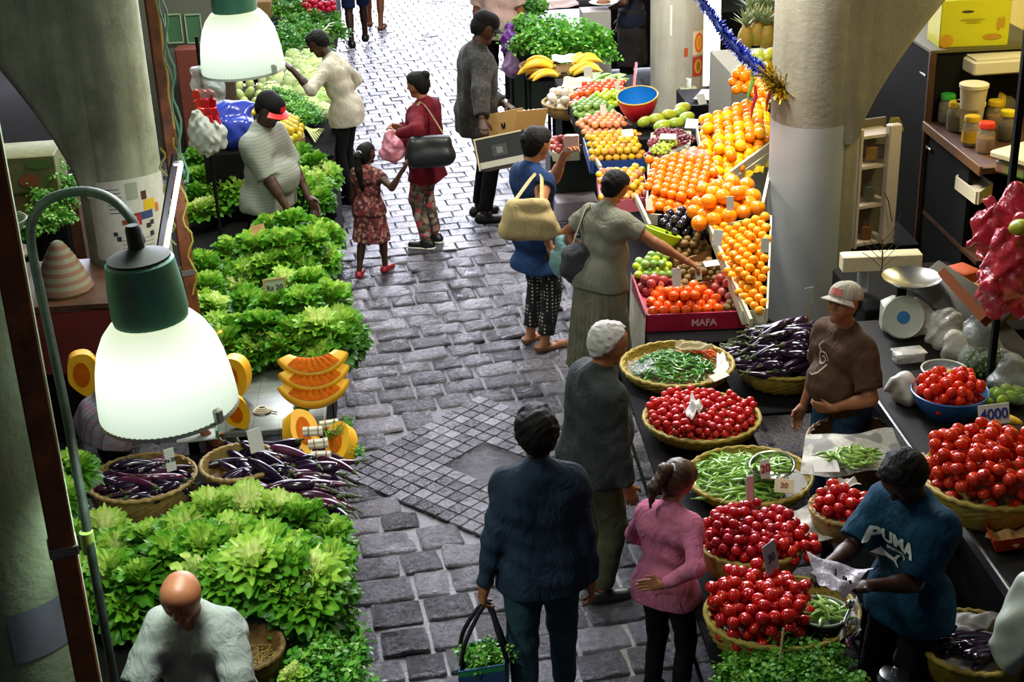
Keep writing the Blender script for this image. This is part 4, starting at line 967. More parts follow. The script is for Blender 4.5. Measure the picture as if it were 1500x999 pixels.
# eggplant baskets
b1, c1 = basket('eggplant_basket', P(210, 712, .62) - Vector((0, 0, .14)), .265, .19, .8, M['wicker'], 'deep wicker basket of thin dark eggplants below the near lamp', sy=.92, lining=M['wicker_d'], dome=.03)
b2, c2 = basket('eggplant_basket', P(352, 690, .68) - Vector((0, 0, .12)), .19, .17, .7, M['wicker'], 'tilted wicker basket spilling eggplants beside the pumpkin pieces', lining=M['wicker_d'], dome=.02)
r_ = random.Random(8)
for i in range(46):
    a, q = r_.uniform(0, 6.28), .19 * math.sqrt(r_.random()); z = .055 + .055 * (1 - (q / .2) ** 2) + r_.uniform(-.02, .02)
    eggplant(r_.choice(EGG if i % 4 else EGGR), c1 + Vector((q * math.cos(a), q * math.sin(a), z)), (r_.uniform(-.6, .6), r_.uniform(-.3, .3), r_.uniform(-.5, .5) + (PI if r_.random() < .5 else 0)), 'slim dark eggplant in the deep basket under the near lamp', 'eggplants in the left basket', r_.uniform(.75, .95))
cp = P(428, 705, .62)
box_c = P(430, 742, .50)
tray('eggplant_crate', [P(352, 752, .58), P(492, 752, .58), P(492, 655, .58), P(360, 655, .58)], .06, .03, M['plum'], 'dark crate heaped with purple eggplants at the aisle edge')
for i in range(64):
    px, py = r_.uniform(352, 490), r_.uniform(650, 756); t = abs(px - 425) / 75; z = .62 + .13 * (1 - t * t) * r_.uniform(.3, 1) + .02
    k = EGGR if (py > 708 and r_.random() < .75) or r_.random() < .2 else EGG
    eggplant(r_.choice(k), P(px, py, z), (r_.uniform(-.6, .6), r_.uniform(-.35, .35), r_.uniform(-.75, .1) + (PI if r_.random() < .35 else 0)), 'glossy purple eggplant heaped on the dark crate beside the aisle', 'eggplants in the aisle crate', r_.uniform(.9, 1.15))
for i in range(10):
    px, py = r_.uniform(318, 372), r_.uniform(655, 712); eggplant(r_.choice(EGG), P(px, py, .70), (r_.uniform(-.5, .5), r_.uniform(-.3, .3), r_.uniform(0, 6.28)), 'dark eggplant lying in the tilted basket beside the crate', 'eggplants in the tilted basket', .85)
s_ = SDF(); s_.c((-.05, 0, .02), (.06, .02, .12), .05, .045, .04).c((0, -.02, .02), (.02, .0, .2), .055, .03, .04)
o = link('plastic_bag', npmesh('plastic_bag', [s_.mesh(.008, (.012, 40, 2))], pm('purple_film', '#5d2a3c', .15, spec=.8)), None); o.location = P(482, 772, .42); tag(o, 'crumpled purple plastic at the front corner of the eggplant crate', 'bag')
card(P(378, 662, .78), .075, .12, .5, -.25, 'small white card leaning in the tilted eggplant basket')
card(P(252, 690, .76), .05, .12, .5, -.1, 'white price card with a handwritten price in the left eggplant basket', words='Rs 25', wsz=.2)
sheet('foil_sheet', [P(275, 770, .57), P(325, 765, .57), P(320, 725, .60), P(285, 722, .6)], pm('grey_film', '#8a8f98', .3), 'grey plastic sheet between the two eggplant baskets', 'sheet')
# pumpkin slices
def pumpkin_slice(R, ang, seed, thick=.07, ht=.13):
    """a crescent cut from a pumpkin: rind outside, flesh, stringy hollow along the inner edge"""
    def prof(u, side):
        a = (u - .5) * ang; tp = math.sin(PI * (.10 + .80 * u)) ** .4; ro, ri = R, R - thick * 1.5 * tp; return a, ro, ri, tp
    fl_ = MB()
    def fn(u, v):
        a, ro, ri, tp = prof(u, 0); k = v * 2 * PI; cr = (ro + ri) / 2 + (ro - ri) / 2 * math.copysign(abs(math.cos(k)) ** .45, math.cos(k)); z = ht * .5 * tp * math.copysign(abs(math.sin(k)) ** .45, math.sin(k)) * (.55 + .45 * (1 + math.cos(k)) / 2); bulge = .012 * max(0, math.cos(k)) * math.cos(z / ht * PI)
        return ((cr + bulge) * math.sin(a), -(cr + bulge) * math.cos(a) + R * .6, z + .018 * math.cos(a * 1.2))
    fl_.grid(fn, 26, 20)
    inn = MB()
    def fi(u, v):
        p = fn(.14 + .72 * u, (1.15 + 1.75 * v) / (2 * PI)); e = .004 + .004 * math.sin(u * 47 + v * 9) * math.sin(v * PI); return (p[0] * (1 - .0), p[1] + e * .3 * math.sin(v * 3), p[2] + e)
    inn.grid(fi, 44, 8)
    return fl_, inn
def pump(pos, R, ang, rot, label, ht=.105, thick=.075):
    o = empty('pumpkin_slice', pos, label, 'pumpkin', rot=rot); a, b = pumpkin_slice(R, ang, 0, thick, ht); a.build('flesh', M['pumpkin'], o); b.build('seed_hollow', M['pumpkin_in'], o); return o
q = P(463, 592, .66); yw = rad(6)
pump(q + Vector((0, -.02, .075)), .20, rad(140), (rad(46), 0, yw), 'bottom slice of the stacked orange pumpkin beside the aisle')
pump(q + Vector((.005, .035, .135)), .20, rad(140), (rad(46), 0, yw + .04), 'middle slice of the stacked orange pumpkin beside the aisle')
pump(q + Vector((.0, .09, .195)), .20, rad(138), (rad(46), 0, yw), 'top slice of the stacked orange pumpkin beside the aisle')
def wedge(pos, rot, label, s=1.0):
    o = empty('pumpkin_wedge', pos, label, 'pumpkin', rot=rot, scale=s); m = MB(); pol = [(0, .0), (.03, -.008), (.065, .03), (.082, .09), (.075, .15), (.045, .19), (.0, .195), (-.035, .175), (-.05, .12), (-.048, .06)]
    pol = [tuple(.5 * (2 * np.array(pol[j]) + (np.array(pol[(j + 1) % 10]) - np.array(pol[j - 1])) * t + (2 * np.array(pol[j - 1]) - 5 * np.array(pol[j]) + 4 * np.array(pol[(j + 1) % 10]) - np.array(pol[(j + 2) % 10])) * t * t + (3 * np.array(pol[j]) - np.array(pol[j - 1]) - 3 * np.array(pol[(j + 1) % 10]) + np.array(pol[(j + 2) % 10])) * t ** 3)) for j in range(10) for t in (0, .33, .66)]; m.prism(pol, -.03, .03, Matrix.Rotation(PI / 2, 4, 'X')); bm = m.build('flesh', M['pumpkin'], o, 75)
    m = MB(); m.grid(lambda u, v: (.035 * math.sin(u * 2 * PI) * v + .008, -.033, .10 + .06 * math.cos(u * 2 * PI) * v), 16, 4); m.build('seed_hollow', M['pumpkin_in'], o); return o
wedge(P(122, 575, .74), (0, 0, .2), 'rounded pumpkin piece left of the near lamp', 1.25)
wedge(P(338, 580, .64), (0, .15, -.3), 'rounded pumpkin piece right of the near lamp', 1.3)
wedge(P(352, 625, .63), (0, -.3, .3), 'pointed pumpkin wedge standing on the marble counter', 1.0)
wedge(P(322, 520, .68), (0, .2, 0), 'small pumpkin piece behind the near lamp and lettuces', .8)
# cut pumpkin with tied white stalks
wedge(P(440, 668, .60), (rad(-50), .5, .5), 'cut pumpkin piece lying under the tied white stalks', 1.35)
wedge(P(500, 678, .60), (rad(-60), -.6, -.2), 'cut pumpkin piece hanging over the counter edge by the tied stalks', 1.2)
for i, (x, y, a) in enumerate([(458, 632, 0), (466, 650, .1), (470, 668, -.05), (482, 622, .2)]):
    o = empty('stalk_bundle', P(x, y, .74 - .02 * i), ('top', 'second', 'lowest', 'rearmost')[i] + ' bundle of tied white stalks on the cut pumpkin', 'vegetable bundle', rz=a); m = MB()
    for k in range(7): an = 2 * PI * k / 6; rr_ = .017 if k < 6 else 0; m.tube([(-.05, rr_ * math.cos(an), rr_ * math.sin(an)), (.05, rr_ * math.cos(an), rr_ * math.sin(an))], .0095, 8)
    m.build('stalks', pm('white_stalk', '#dcdccb', .5, var='#c9cdb0', nscale=20), o)
    m = MB()
    for xx in (-.02, .03): m.tube([Vector((xx, .028 * math.cos(t), .028 * math.sin(t))) for t in np.linspace(0, 2 * PI, 14, endpoint=False)], .003, 6, closed=True)
    m.build('tie', pm('red_band', '#b04a3a', .5), o)
bunch(HERB, P(505, 640, .66), .55, 'yellow green leaves beside the tied white stalks', None); bunch(HERB, P(512, 668, .60), .5, 'green leaves hanging over the aisle beside the cut pumpkin', None); bunch(HERB, P(440, 608, .63), .35, 'small green leaf tuft under the stacked pumpkin', None)
sheet('foil_sheet', [P(415, 665, .63), P(440, 668, .63), P(445, 620, .65), P(422, 615, .65)], pm('white_film', '#d8dade', .25), 'white plastic sheet left of the tied stalks', 'sheet')
# onion string and trays on the marble counter
o = empty('string_coil', P(384, 603, .625), 'small pale coil of string lying on the marble counter', 'coil'); m = MB()
for k in range(3): m.tube([Vector(((.045 - .01 * k) * math.cos(t), (.035 - .008 * k) * math.sin(t), .006 + .008 * k)) for t in np.linspace(0, 2 * PI, 24, endpoint=False)], .006, 6, closed=True)
m.build('coil', pm('string', '#b8b09a', .7), o); m = MB(); m.tube([(.04, 0, .01), (.07, -.02, .006), (.085, -.03, .006)], .005, 6); m.build('loose_end', pm('string', '#b8b09a', .7), o)
q = P(290, 640, .63); o = empty('plastic_tray', q, 'grey tray with a green side at the front of the marble counter', 'tray', rz=.1); m = MB(); m.box((0, 0, .006), (.22, .12, .012), None, .004); m.build('base', pm('tray_grey', '#8b8f86', .5), o); m = MB(); m.box((.105, 0, .03), (.012, .12, .05), None, .003); m.build('side', pm('tray_green', '#2f7a4a', .5), o)
# signs in the heaps
card(P(408, 462, .80), .125, .105, .25, -.2, 'small framed wooden sign with a written price among the middle lettuces', pm('signboard', '#8d9a7c', .6), .12, 'Rs 20', mk='#2c3a24', wsz=.42, name='price_sign', frame=M['wood'])
card(P(385, 365, .80), .10, .09, .5, -.35, 'blank pale wooden tag on a stick among the back lettuces', M['wood'], .08, name='wooden_tag')
# cabbages, lemons, celery
CAB = []
for s in (1, 2):
    m = MB(); m.sphere((0, 0, 0), .09, 20, 14, (1, 1, .92)); m.c = [.35] * len(m.v)
    for k in range(9):
        a = 2 * PI * k / 9 + s; e = rad(35 + 25 * (k % 3)); d = Vector((math.cos(a) * math.cos(e), math.sin(a) * math.cos(e), math.sin(e))); t_ = Vector((0, 0, 1)) - d * d.z; t_.normalize()
        def fn(u, v, d=d, t_=t_, k=k):
            x, y = (u - .45) * 1.5, (v - .5) * 1.5; sdv = d.cross(t_); n_ = (d + t_ * x + sdv * y).normalized(); return n_ * (.094 + .010 * (u ** 2) + .004 * math.sin(v * 22 + k) * u) - Vector((0, 0, .0))
        m.grid(fn, 7, 8, lambda u, v: .3 + .5 * u + (.0 if abs(v - .5) > .06 else -.35))
    CAB.append(m.mesh('cabbage', M['palegreen'], 80))
for i, (x, y, z) in enumerate([(398, 138, .76), (420, 142, .76), (446, 138, .78), (468, 134, .76), (406, 118, .80), (430, 118, .86), (454, 116, .88), (474, 112, .82), (418, 100, .86), (442, 98, .92), (464, 96, .9), (392, 122, .74), (470, 152, .72), (455, 155, .74), (474, 168, .70), (452, 88, .9), (430, 86, .86), (480, 145, .7)]): put('cabbage', CAB[i % 2], P(x, y, z), 'round pale green cabbage in the heap before the white shirt man', 'cabbage', 'cabbages', sc=rng.uniform(1.0, 1.25))
LEM = ball_mesh('lemon', .034, pm('lemon', '#d9b012', .35, var='#c9a818', rvar='#b8b020'), (1, 1, 1.12))
lp = [P(402, 218, .72), P(445, 205, .72), P(440, 178, .74), P(405, 182, .74)]; tray('lemon_tray', lp, .04, .025, M['wicker'], 'shallow tray of yellow lemons behind the striped shirt man')
bed('lemon', [LEM], .034, lp, 'yellow lemon on the tray behind the striped shirt man', 'lemon', 'lemons on the tray', second=.75)
for i, (x, y, z) in enumerate([(408, 152, .74), (425, 160, .76), (440, 170, .74), (415, 168, .74), (440, 185, .72), (450, 178, .72)]): bunch(HERB, P(x, y, z), .95, 'dark feathery green bunch lying between the cabbages and the lemons', 'feathery bunches by the cabbages', name='celery_bunch')
for i in range(7):
    m = MB(); a = P(442 + i * 3, 182 + i * 2, .74); b = P(462 + i * 2, 208 - i * 3, .71); m.tube([a, a.lerp(b, .5) + Vector((0, 0, .02)), b], .008, 6); tag(m.build('celery_stalk', pm('pale_stalk', '#b9c47e', .5)), 'pale stalk lying over the front of the lemon tray', 'stalk', 'pale stalks by the lemons')
SQ = ball_mesh('chayote', .055, pm('chayote', '#a8b86a', .5, var='#94a858', rvar='#b8c078'), (.8, .8, 1.25))
for i, (x, y, z) in enumerate([(352, 140, .76), (366, 136, .78), (380, 142, .76), (358, 150, .74), (374, 152, .74), (388, 152, .72), (350, 128, .76), (366, 124, .78), (382, 130, .76)]): put('chayote', SQ, P(x, y, z), 'pale green chayote in the pile under the far lamp', 'vegetable', 'chayotes under the far lamp')
for i, (x, y) in enumerate([(345, 160), (352, 158), (359, 160), (366, 159), (373, 161), (349, 164), (356, 165), (363, 165), (370, 166)]): put('lemon', LEM, P(x, y, .75), 'small yellow lemon under the far lamp beside the chayotes', 'lemon', 'lemons under the far lamp', sc=.8)
# far bunches of greens, radishes
GR = [sprig_mesh('greens', s, 200, .20, .22, .05, M['dkleaf'], 2, stems=14) for s in (31, 32)]
for i, (x, y, z) in enumerate([(408, 60, .84), (424, 52, .86), (440, 62, .84), (410, 42, .86), (428, 34, .88), (446, 44, .86), (415, 18, .86), (436, 14, .88), (455, 26, .84), (462, 50, .82), (478, 40, .78), (405, 76, .80), (430, 74, .82), (402, 8, .84), (425, 2, .86), (448, 4, .84), (485, 26, .76), (462, 68, .8), (492, 44, .74), (400, 95, .76)]): bunch(GR, P(x, y, z) - Vector((0, 0, .1)), rng.uniform(.8, 1.0), 'dark leafy green bunch on the far left counter', 'far leafy bunches', 'greens', 'greens_bunch')
for i in range(12):
    a = P(432 + i * 4, 72 - i * 2.5, .86); b = P(462 + i * 2.5, 88 - i * 5, .84); m = MB()
    m.tube([a, a.lerp(b, .5) + Vector((0, 0, .03)), b], .007, 5); tag(m.build('scallion', pm('scallion', '#b7c98a', .5, rvar='#86aa54')), 'long pale scallion stalk across the far greens', 'scallion', 'scallions on the far counter')
RAD = ball_mesh('radish', .034, pm('radish', '#b80d2c', .25, rvar='#d01840'))
heap('radish', [RAD], .034, P(466, 16, .84), .20, .16, .06, 34, 'red radish piled near the far end of the left row', 'radish', 'radishes', seed=4)
m = MB(); q = P(372, 12, .92); m.box((0, 0, 0), (.42, .3, .2), None, .01); o = tag(m.build('carton', pm('carton', '#9c7b48', .75)), 'brown carton behind the far lamp at the top', 'carton'); o.location = q
# blue bag, red packets, white net
s_ = SDF(); s_.e((0, 0, .16), (.17, .15, .17), None, .05).c((-.08, 0, .28), (-.16, .02, .33), .06, .03, .05).c((.06, 0, .28), (.17, .03, .30), .06, .03, .05)
o = link('plastic_bag', npmesh('plastic_bag', [s_.mesh(.01, (.018, 26, 3))], pm('blue_film', '#2c3fa8', .25, spec=.7)), None); o.location = PD(342, 216, 11.0); o.scale = (1.05,) * 3; tag(o, 'blue plastic bag beside the dark brown post', 'bag'); BB = o.location.copy()
m = MB(); m.box((BB.x, BB.y, BB.z / 2), (.42, .3, BB.z), None, .01); tag(m.build('stool_crate', M['dark']), 'dark crate under the blue plastic bag', 'crate')
M['clear'] = plastic_film('clear_film', '#aab4b6', .36, .15)
s_ = SDF(); s_.e((0, 0, 0), (.11, .09, .14), None, .05).c((0, 0, .1), (.0, 0, .2), .05, .02, .05)
o = link('clear_bag', npmesh('clear_bag', [s_.mesh(.009, (.016, 34, 5))], M['clear']), None); o.location = PD(305, 128, 9.6); tag(o, 'crinkled clear plastic bag hanging above the red packets', 'bag')
s_ = SDF(); s_.e((0, 0, 0), (.12, .10, .12), None, .05).c((-.05, 0, .1), (-.06, 0, .16), .06, .03, .05)
o = link('net_bag', npmesh('net_bag', [s_.mesh(.009, (.010, 60, 6))], pm('white_net', '#9a9c96', .7, bump=.5, bscale=60)), None); o.location = PD(305, 200, 9.6); tag(o, 'white net bag hanging below the red packets', 'bag'); NB = o.location.copy()
for i in range(12):
    m = MB(); m.box((0, 0, 0), (.05, .02, .06), None, .008); o = m.build('sweet_packet', pm('packet_' + str(i % 3), ('#b81424', '#c8301a', '#d0a01c')[0 if i % 4 else 1 + (i // 4) % 2], .25)); o.location = PD(288 + (i % 3) * 9 + i, 138 + (i // 3) * 13, 9.55 + .02 * (i % 2)); o.rotation_euler = (0, rng.uniform(-.5, .5), rng.uniform(-.4, .4)); tag(o, 'small shiny red packet hanging between the clear bag and the net bag', 'packet', 'hanging red packets')
m = MB(); q = PD(300, 165, 9.7); m.tube([q + Vector((0, .04, -q.z)), q + Vector((0, .04, .5))], .012, 8); tag(m.build('hanging_pole', M['black']), 'thin black pole behind the hanging red packets', 'pole')
# dim corner behind the left column
zs = .95; q = P(95, 425, zs)
o = empty('shelf_unit', (q.x - .25, q.y + .15, 0), 'low dark shelf unit with a dull red front left of the column', 'shelf'); m = MB(); m.box((0, 0, zs - .02), (1.5, .8, .04), None, .005); m.build('top_board', M['brownwood'], o); m = MB(); m.box((.25, -.39, zs - .25), (.8, .02, .4)); m.build('red_front', pm('dull_red', '#6e2218', .6, var='#571a14', nscale=5), o); m = MB(); m.box((0, .05, .35), (1.4, .7, .7)); m.build('carcass', M['dark'], o)
o = empty('cone_basket', q, 'striped conical basket standing on the shelf left of the column', 'basket'); m = MB(); pr = []
for i in range(25): t = i / 24; pr.append((.155 * (1 - t) ** .75 + .02 + .004 * (i % 2), .30 * t + .02))
m.lathe([(.145, 0)] + pr, 48, cap1=True)
t = NT('striped_wicker'); z = t.n('ShaderNodeSeparateXYZ'); t.l(t.coord(), z.inputs[0]); t.set(t.ramp(t.math('FRACT', t.math('MULTIPLY', z.outputs['Z'], 20)), [(0, '#77745e'), (.5, '#73503e')], True), .7); m.build('woven_cone', t.m, o)
m = MB(); m.tube([Vector((.15 * math.cos(a_), .15 * math.sin(a_), .012)) for a_ in np.linspace(0, 2 * PI, 36, endpoint=False)], .014, 8, closed=True); m.build('rim', M['wicker'], o)
def carton(px, py, z, w, d, h, rz, label, mat, patches=(), name='fruit_carton'):
    o = empty(name, P(px, py, z), label, 'carton', rz=rz); m = MB(); m.box((0, 0, h / 2), (w, d, h), None, .006); m.build('box', mat, o)
    for i, (x, zz, rx, rz_, col) in enumerate(patches):
        m = MB(); m.grid(lambda u, v: (x + rx * math.cos(u * 2 * PI) * (.02 + .98 * v), -d / 2 - .002 - .001 * i, zz + rz_ * math.sin(u * 2 * PI) * (.02 + .98 * v)), 20, 3); m.build('printed_fruit', pm('prt' + col, col, .6), o)
    return o
carton(28, 272, 1.15, .62, .4, .26, .05, 'carton with printed vegetables on the stack left of the column', pm('print_ground', '#6d6a40', .7, var='#4f5c30', nscale=16), [(-.12, .14, .10, .04, '#a08a1c'), (.12, .09, .07, .05, '#8a4a2c'), (-.22, .07, .06, .04, '#8a7a20'), (.2, .2, .08, .03, '#4c6a2c')])
carton(28, 305, .95, .66, .42, .18, .05, 'plain brown wooden crate under the printed carton', M['wood'], name='wooden_crate')
m = MB(); q = P(25, 320, .75); m.box((q.x, q.y + .3, .45), (.9, .5, .95)); tag(m.build('crate_stack', M['brownwood']), 'dark brown stack of crates supporting the printed carton', 'crate')
for i, (x, y, z) in enumerate([(60, 290, 1.15), (48, 265, 1.2), (75, 255, 1.25), (62, 318, 1.05), (85, 315, 1.05), (90, 290, 1.12), (70, 240, 1.3), (100, 270, 1.15), (45, 330, 1.0)]): bunch(GR, P(x, y, z) - Vector((0, 0, .08)), .62, 'dark green leafy bunch beside the printed carton in the dim corner', 'dim corner leafy bunches', 'greens', 'greens_bunch')
o = empty('basin', P(5, 345, 1.1), 'pale green plastic basin at the left edge above the straw hat', 'basin'); m = MB(); m.lathe([(.10, 0), (.14, .06), (.155, .10), (.165, .105), (.15, .098), (.13, .05), (.09, .012)], 36); m.build('bowl', pm('basin', '#8d9a80', .5), o); m = MB(); m.tube([Vector((.162 * math.cos(a_), .162 * math.sin(a_), .104)) for a_ in np.linspace(0, 2 * PI, 36, endpoint=False)], .006, 6, closed=True); m.build('rim', pm('basin', '#8d9a80', .5), o)
o = empty('straw_hat', P(8, 372, 1.05), 'brown straw hat on the dark crates at the left edge', 'hat'); m = MB(); m.lathe([(.17, 0), (.165, .012), (.09, .02), (.08, .07), (.05, .095), (.0, .1)], 36, cap0=True); m.build('straw', M['wicker_d'], o); m = MB(); m.lathe([(.092, .02), (.088, .04), (.082, .04)], 30); m.build('band', M['brownwood'], o)
# ------------------------------------------------------------------ right row: fruit stall
def fruit(name, r, col, rv, sc=(1, 1, .94), rough=.22, dim=.12, var=None, spec=.5): return ball_mesh(name, r, pm('peel_' + name + col, col, rough, rvar=rv, bump=.12, bscale=220, bdist=.001, var=var, nscale=12, spec=spec), sc, dim)
ORA = fruit('orange', .041, '#ee8a00', '#e87604'); ORB = fruit('orange', .037, '#ea6406', '#f07c08'); ORC = fruit('orange', .055, '#ee8c06', '#e67a06')
YEL = fruit('orange', .044, '#f2a800', '#f0b60a'); CLE = fruit('clementine', .031, '#f0a010', '#e88a08'); CLM = fruit('clementine', .034, '#f0640a', '#ec5208')
PLU = fruit('plum', .032, '#15121c', '#1e1826', rough=.16, spec=.7); KIW = fruit('kiwi', .030, '#7a5c26', '#6a5424', (1, .85, .8), .7); LIM = fruit('lime', .026, '#7fae1e', '#9cc02c'); APP = fruit('apple', .034, '#8a1c2e', '#a63c40', var='#b06a54'); GUA = fruit('guava', .030, '#d89a34', '#d8b030', var='#c8743a')
PIN = fruit('peach', .029, '#d8826a', '#d8a05a', var='#c46458'); GRN = fruit('green_apple', .030, '#6d9440', '#85a850', rough=.25); LGR = fruit('green_apple', .029, '#a3bd20', '#b2c830'); TOM = fruit('tomato', .030, '#dc4a1c', '#e06424', rough=.2); YGU = fruit('guava', .029, '#e0b41c', '#d8a41c')
M['slat'] = pm('pale_slat', '#cfcab2', .6, var='#b9b296', nscale=8); M['stand'] = pm('stand_black', '#0b0b0d', .85, spec=.12); M['crate_red'] = pm('crate_red', '#a8183a', .45, var='#8a1230', nscale=8); M['crate_blue'] = pm('crate_blue', '#1d3f7a', .45); M['crate_pink'] = pm('crate_pink', '#c06070', .5)
def Q(*a): return [P(*p) for p in a]
# stand under the display
o = empty('fruit_stand', (1.75, 9.6, 0), 'long dark stepped stand carrying the fruit crates', 'stand'); m = MB(); m.box((-.05, -.15, .25), (.68, 2.6, .46), None, .01); m.build('lower_step', M['stand'], o)
m = MB(); m.box((.32, .9, .30), (.5, 1.7, .6), None, .01); m.build('upper_step', M['stand'], o)
for (x, y) in ((-.36, -1.3), (.28, -1.3), (-.36, 1.1), (.28, 1.1)):
    m = MB(); m.box((x, y, .03), (.06, .06, .06)); m.build('foot', M['black'], o)
# front red crate with clementines, plums and apples
fc = Q((948, 468, .56), (1098, 462, .56), (1050, 388, .66), (928, 410, .66))
cr = tray('fruit_crate', fc, .09, .035, M['crate_red'], 'magenta crate of clementines at the near end of the fruit stand', 'crate', wallmat=M['crate_red'])
d_ = fc[1] - fc[0]; yaw = math.atan2(d_.y, d_.x); mid = fc[0].lerp(fc[1], .55) - cr.location
text('MAFA', .062, pm('mafa_print', '#d8a0a8', .5), cr, Matrix.Translation(mid + Vector((.0, -.018, -.03))) @ Matrix.Rotation(yaw, 4, 'Z') @ Matrix.Rotation(PI / 2, 4, 'X'), bold=.002)
sheet('side_panel', [fc[0] + Vector((-.01, -.01, .04)), fc[3] + Vector((-.01, .05, .04)), fc[3] + Vector((-.03, .05, -.5)), fc[0] + Vector((-.03, -.01, -.5))], M['slat'], 'pale greenish board along the aisle side of the fruit stand', 'board', crump=.001)
bed('clementine', [CLM], .034, Q((955, 464, .56), (1062, 462, .56), (1040, 425, .61), (947, 432, .61)), 'bright orange clementine in the magenta crate', 'clementine', 'clementines in the magenta crate', ang=yaw, second=.55)
bed('plum', [APP], .034, Q((1045, 440, .60), (1090, 448, .58), (1072, 408, .64), (1045, 412, .64)), 'dull purple plum at the right side of the magenta crate', 'plum', 'purple plums in the magenta crate', second=.6)
bed('kiwi', [KIW], .030, Q((1065, 462, .56), (1095, 462, .56), (1090, 448, .58), (1062, 448, .58)), 'brown fruit in the right corner of the magenta crate', 'fruit', 'brown fruit in the magenta crate')
bed('apple', [APP], .030, Q((934, 438, .60), (952, 438, .60), (985, 412, .65), (940, 412, .65)), 'dark red apple at the aisle side of the magenta crate', 'apple', 'dark red apples in the magenta crate', second=.5)
bed('green_apple', [LGR, GRN], .026, Q((930, 412, .66), (985, 408, .67), (972, 372, .74), (932, 385, .74)), 'small green fruit beside the grey dress woman', 'fruit', 'small green fruit by the magenta crate', second=.6)
kq = Q((1000, 425, .64), (1060, 412, .64), (1045, 388, .70), (994, 396, .70)); tray('fruit_box', kq, .05, .03, M['wood'], 'small wooden box of brown kiwis behind the clementines', 'box'); bed('kiwi', [KIW], .030, kq, 'brown kiwi in the small wooden box behind the clementines', 'kiwi', 'kiwis in the near box', second=.6)
kq = Q((992, 388, .72), (1040, 372, .72), (1028, 350, .78), (980, 358, .78)); tray('fruit_box', kq, .05, .03, M['wood'], 'wooden box of brown kiwis under the reaching hand', 'box'); bed('kiwi', [KIW], .030, kq, 'brown kiwi in the box under the reaching hand', 'kiwi', 'kiwis in the rear box', second=.6)
kq = Q((982, 352, .80), (1034, 346, .80), (1014, 310, .88), (966, 320, .88)); tray('fruit_box', kq, .05, .02, M['stand'], 'dark box of black plums in the middle of the fruit stand', 'box'); bed('plum', [PLU], .032, kq, 'shiny black plum in the middle of the fruit stand', 'plum', 'black plums', second=.7)
# clementine slope by the right column, with its long pale slats
kq = Q((1090, 462, .62), (1122, 458, .68), (1128, 322, 1.0), (1042, 338, .90)); tray('fruit_crate', kq, .06, .03, M['stand'], 'long sloping crate of yellow clementines against the right column', 'crate', wallmat=M['slat'])
bed('clementine', [CLE], .031, kq, 'yellow orange clementine on the long slope by the right column', 'clementine', 'clementines on the slope', ang=-.15, second=.5)
# oranges
kq = Q((948, 316, .86), (1016, 322, .86), (1068, 262, 1.0), (1040, 222, 1.06), (952, 240, 1.0)); tray('fruit_crate', kq, .06, .02, M['stand'], 'crate heaped with deep orange oranges above the black plums', 'crate', wallmat=M['slat'])
bed('orange', [ORB], .036, kq, 'deep orange orange in the heap above the black plums', 'orange', 'deep orange oranges', ang=.2, second=.75, jit=.1)
kq = Q((1012, 342, .90), (1050, 338, .90), (1120, 318, .98), (1108, 278, 1.04), (1062, 275, 1.04), (1018, 300, .94)); bed('orange', [ORC], .050, kq, 'large orange in the heap at the foot of the pale slat', 'orange', 'large oranges', second=.6)
kq = Q((1062, 272, 1.02), (1132, 222, 1.10), (1130, 150, 1.26), (1096, 158, 1.24), (1022, 190, 1.12), (1030, 228, 1.06)); tray('fruit_crate', kq, .06, .02, M['stand'], 'tall crate of golden oranges beside the right column', 'crate', wallmat=M['slat'])
bed('orange', [YEL, ORA], .042, kq, 'golden orange in the tall heap beside the right column', 'orange', 'golden oranges', ang=.35, second=.75, jit=.1)
bed('orange', [ORA], .038, Q((1072, 140, 1.26), (1104, 142, 1.26), (1100, 108, 1.34), (1074, 112, 1.34)), 'orange at the back beside the blue garland', 'orange', 'oranges at the back', second=.6)
bed('orange', [ORA, ORB], .038, Q((1104, 150, 1.24), (1132, 150, 1.24), (1132, 122, 1.30), (1106, 124, 1.3)), 'orange under the gold tinsel by the right column', 'orange', 'oranges under the tinsel')
def slat(a, b, h, label, th=.02):
    o0 = (a + b) / 2; m = MB(); d = b - a; u = d.normalized(); sd_ = Vector((u.y, -u.x, 0)).normalized() * th / 2; up = Vector((0, 0, h)); q0, q1 = a - o0, b - o0
    m.add([q0 - sd_, q1 - sd_, q1 + sd_, q0 + sd_, q0 - sd_ + up, q1 - sd_ + up, q1 + sd_ + up, q0 + sd_ + up], [(3, 2, 1, 0), (4, 5, 6, 7), (0, 1, 5, 4), (1, 2, 6, 5), (2, 3, 7, 6), (3, 0, 4, 7)]); o = m.build('slat', M['slat'], None, False); o.location = o0; return tag(o, label, 'slat')
slat(P(1100, 478, .60), P(1036, 330, .92), .05, 'long pale wooden slat between the kiwis and the clementine slope')
slat(P(1070, 262, 1.05), P(1130, 218, 1.12), .06, 'short pale wooden slat below the golden oranges')
slat(P(1130, 245, 1.02), P(1114, 318, .98), .04, 'pale upright slat at the column side of the large oranges')
slat(P(952, 338, .84), P(932, 295, .92), .05, 'pale slat at the aisle side of the deep orange oranges')
slat(P(838, 178, .86), P(880, 250, .80), .04, 'pale edge strip along the aisle side of the mixed fruit crates')
for i, (x, y) in enumerate([(1092, 255), (1108, 248), (1080, 268), (1118, 240)]):
    o = sheet('cloth_scrap', Q((x - 12, y + 6, 1.02), (x + 10, y + 4, 1.02), (x + 12, y - 6, 1.06), (x - 8, y - 4, 1.06)), pm('yellow_film', '#d0b414', .4), 'yellow plastic scrap under the short pale slat', 'scrap', 'yellow scraps under the slat', .01, seed=i)
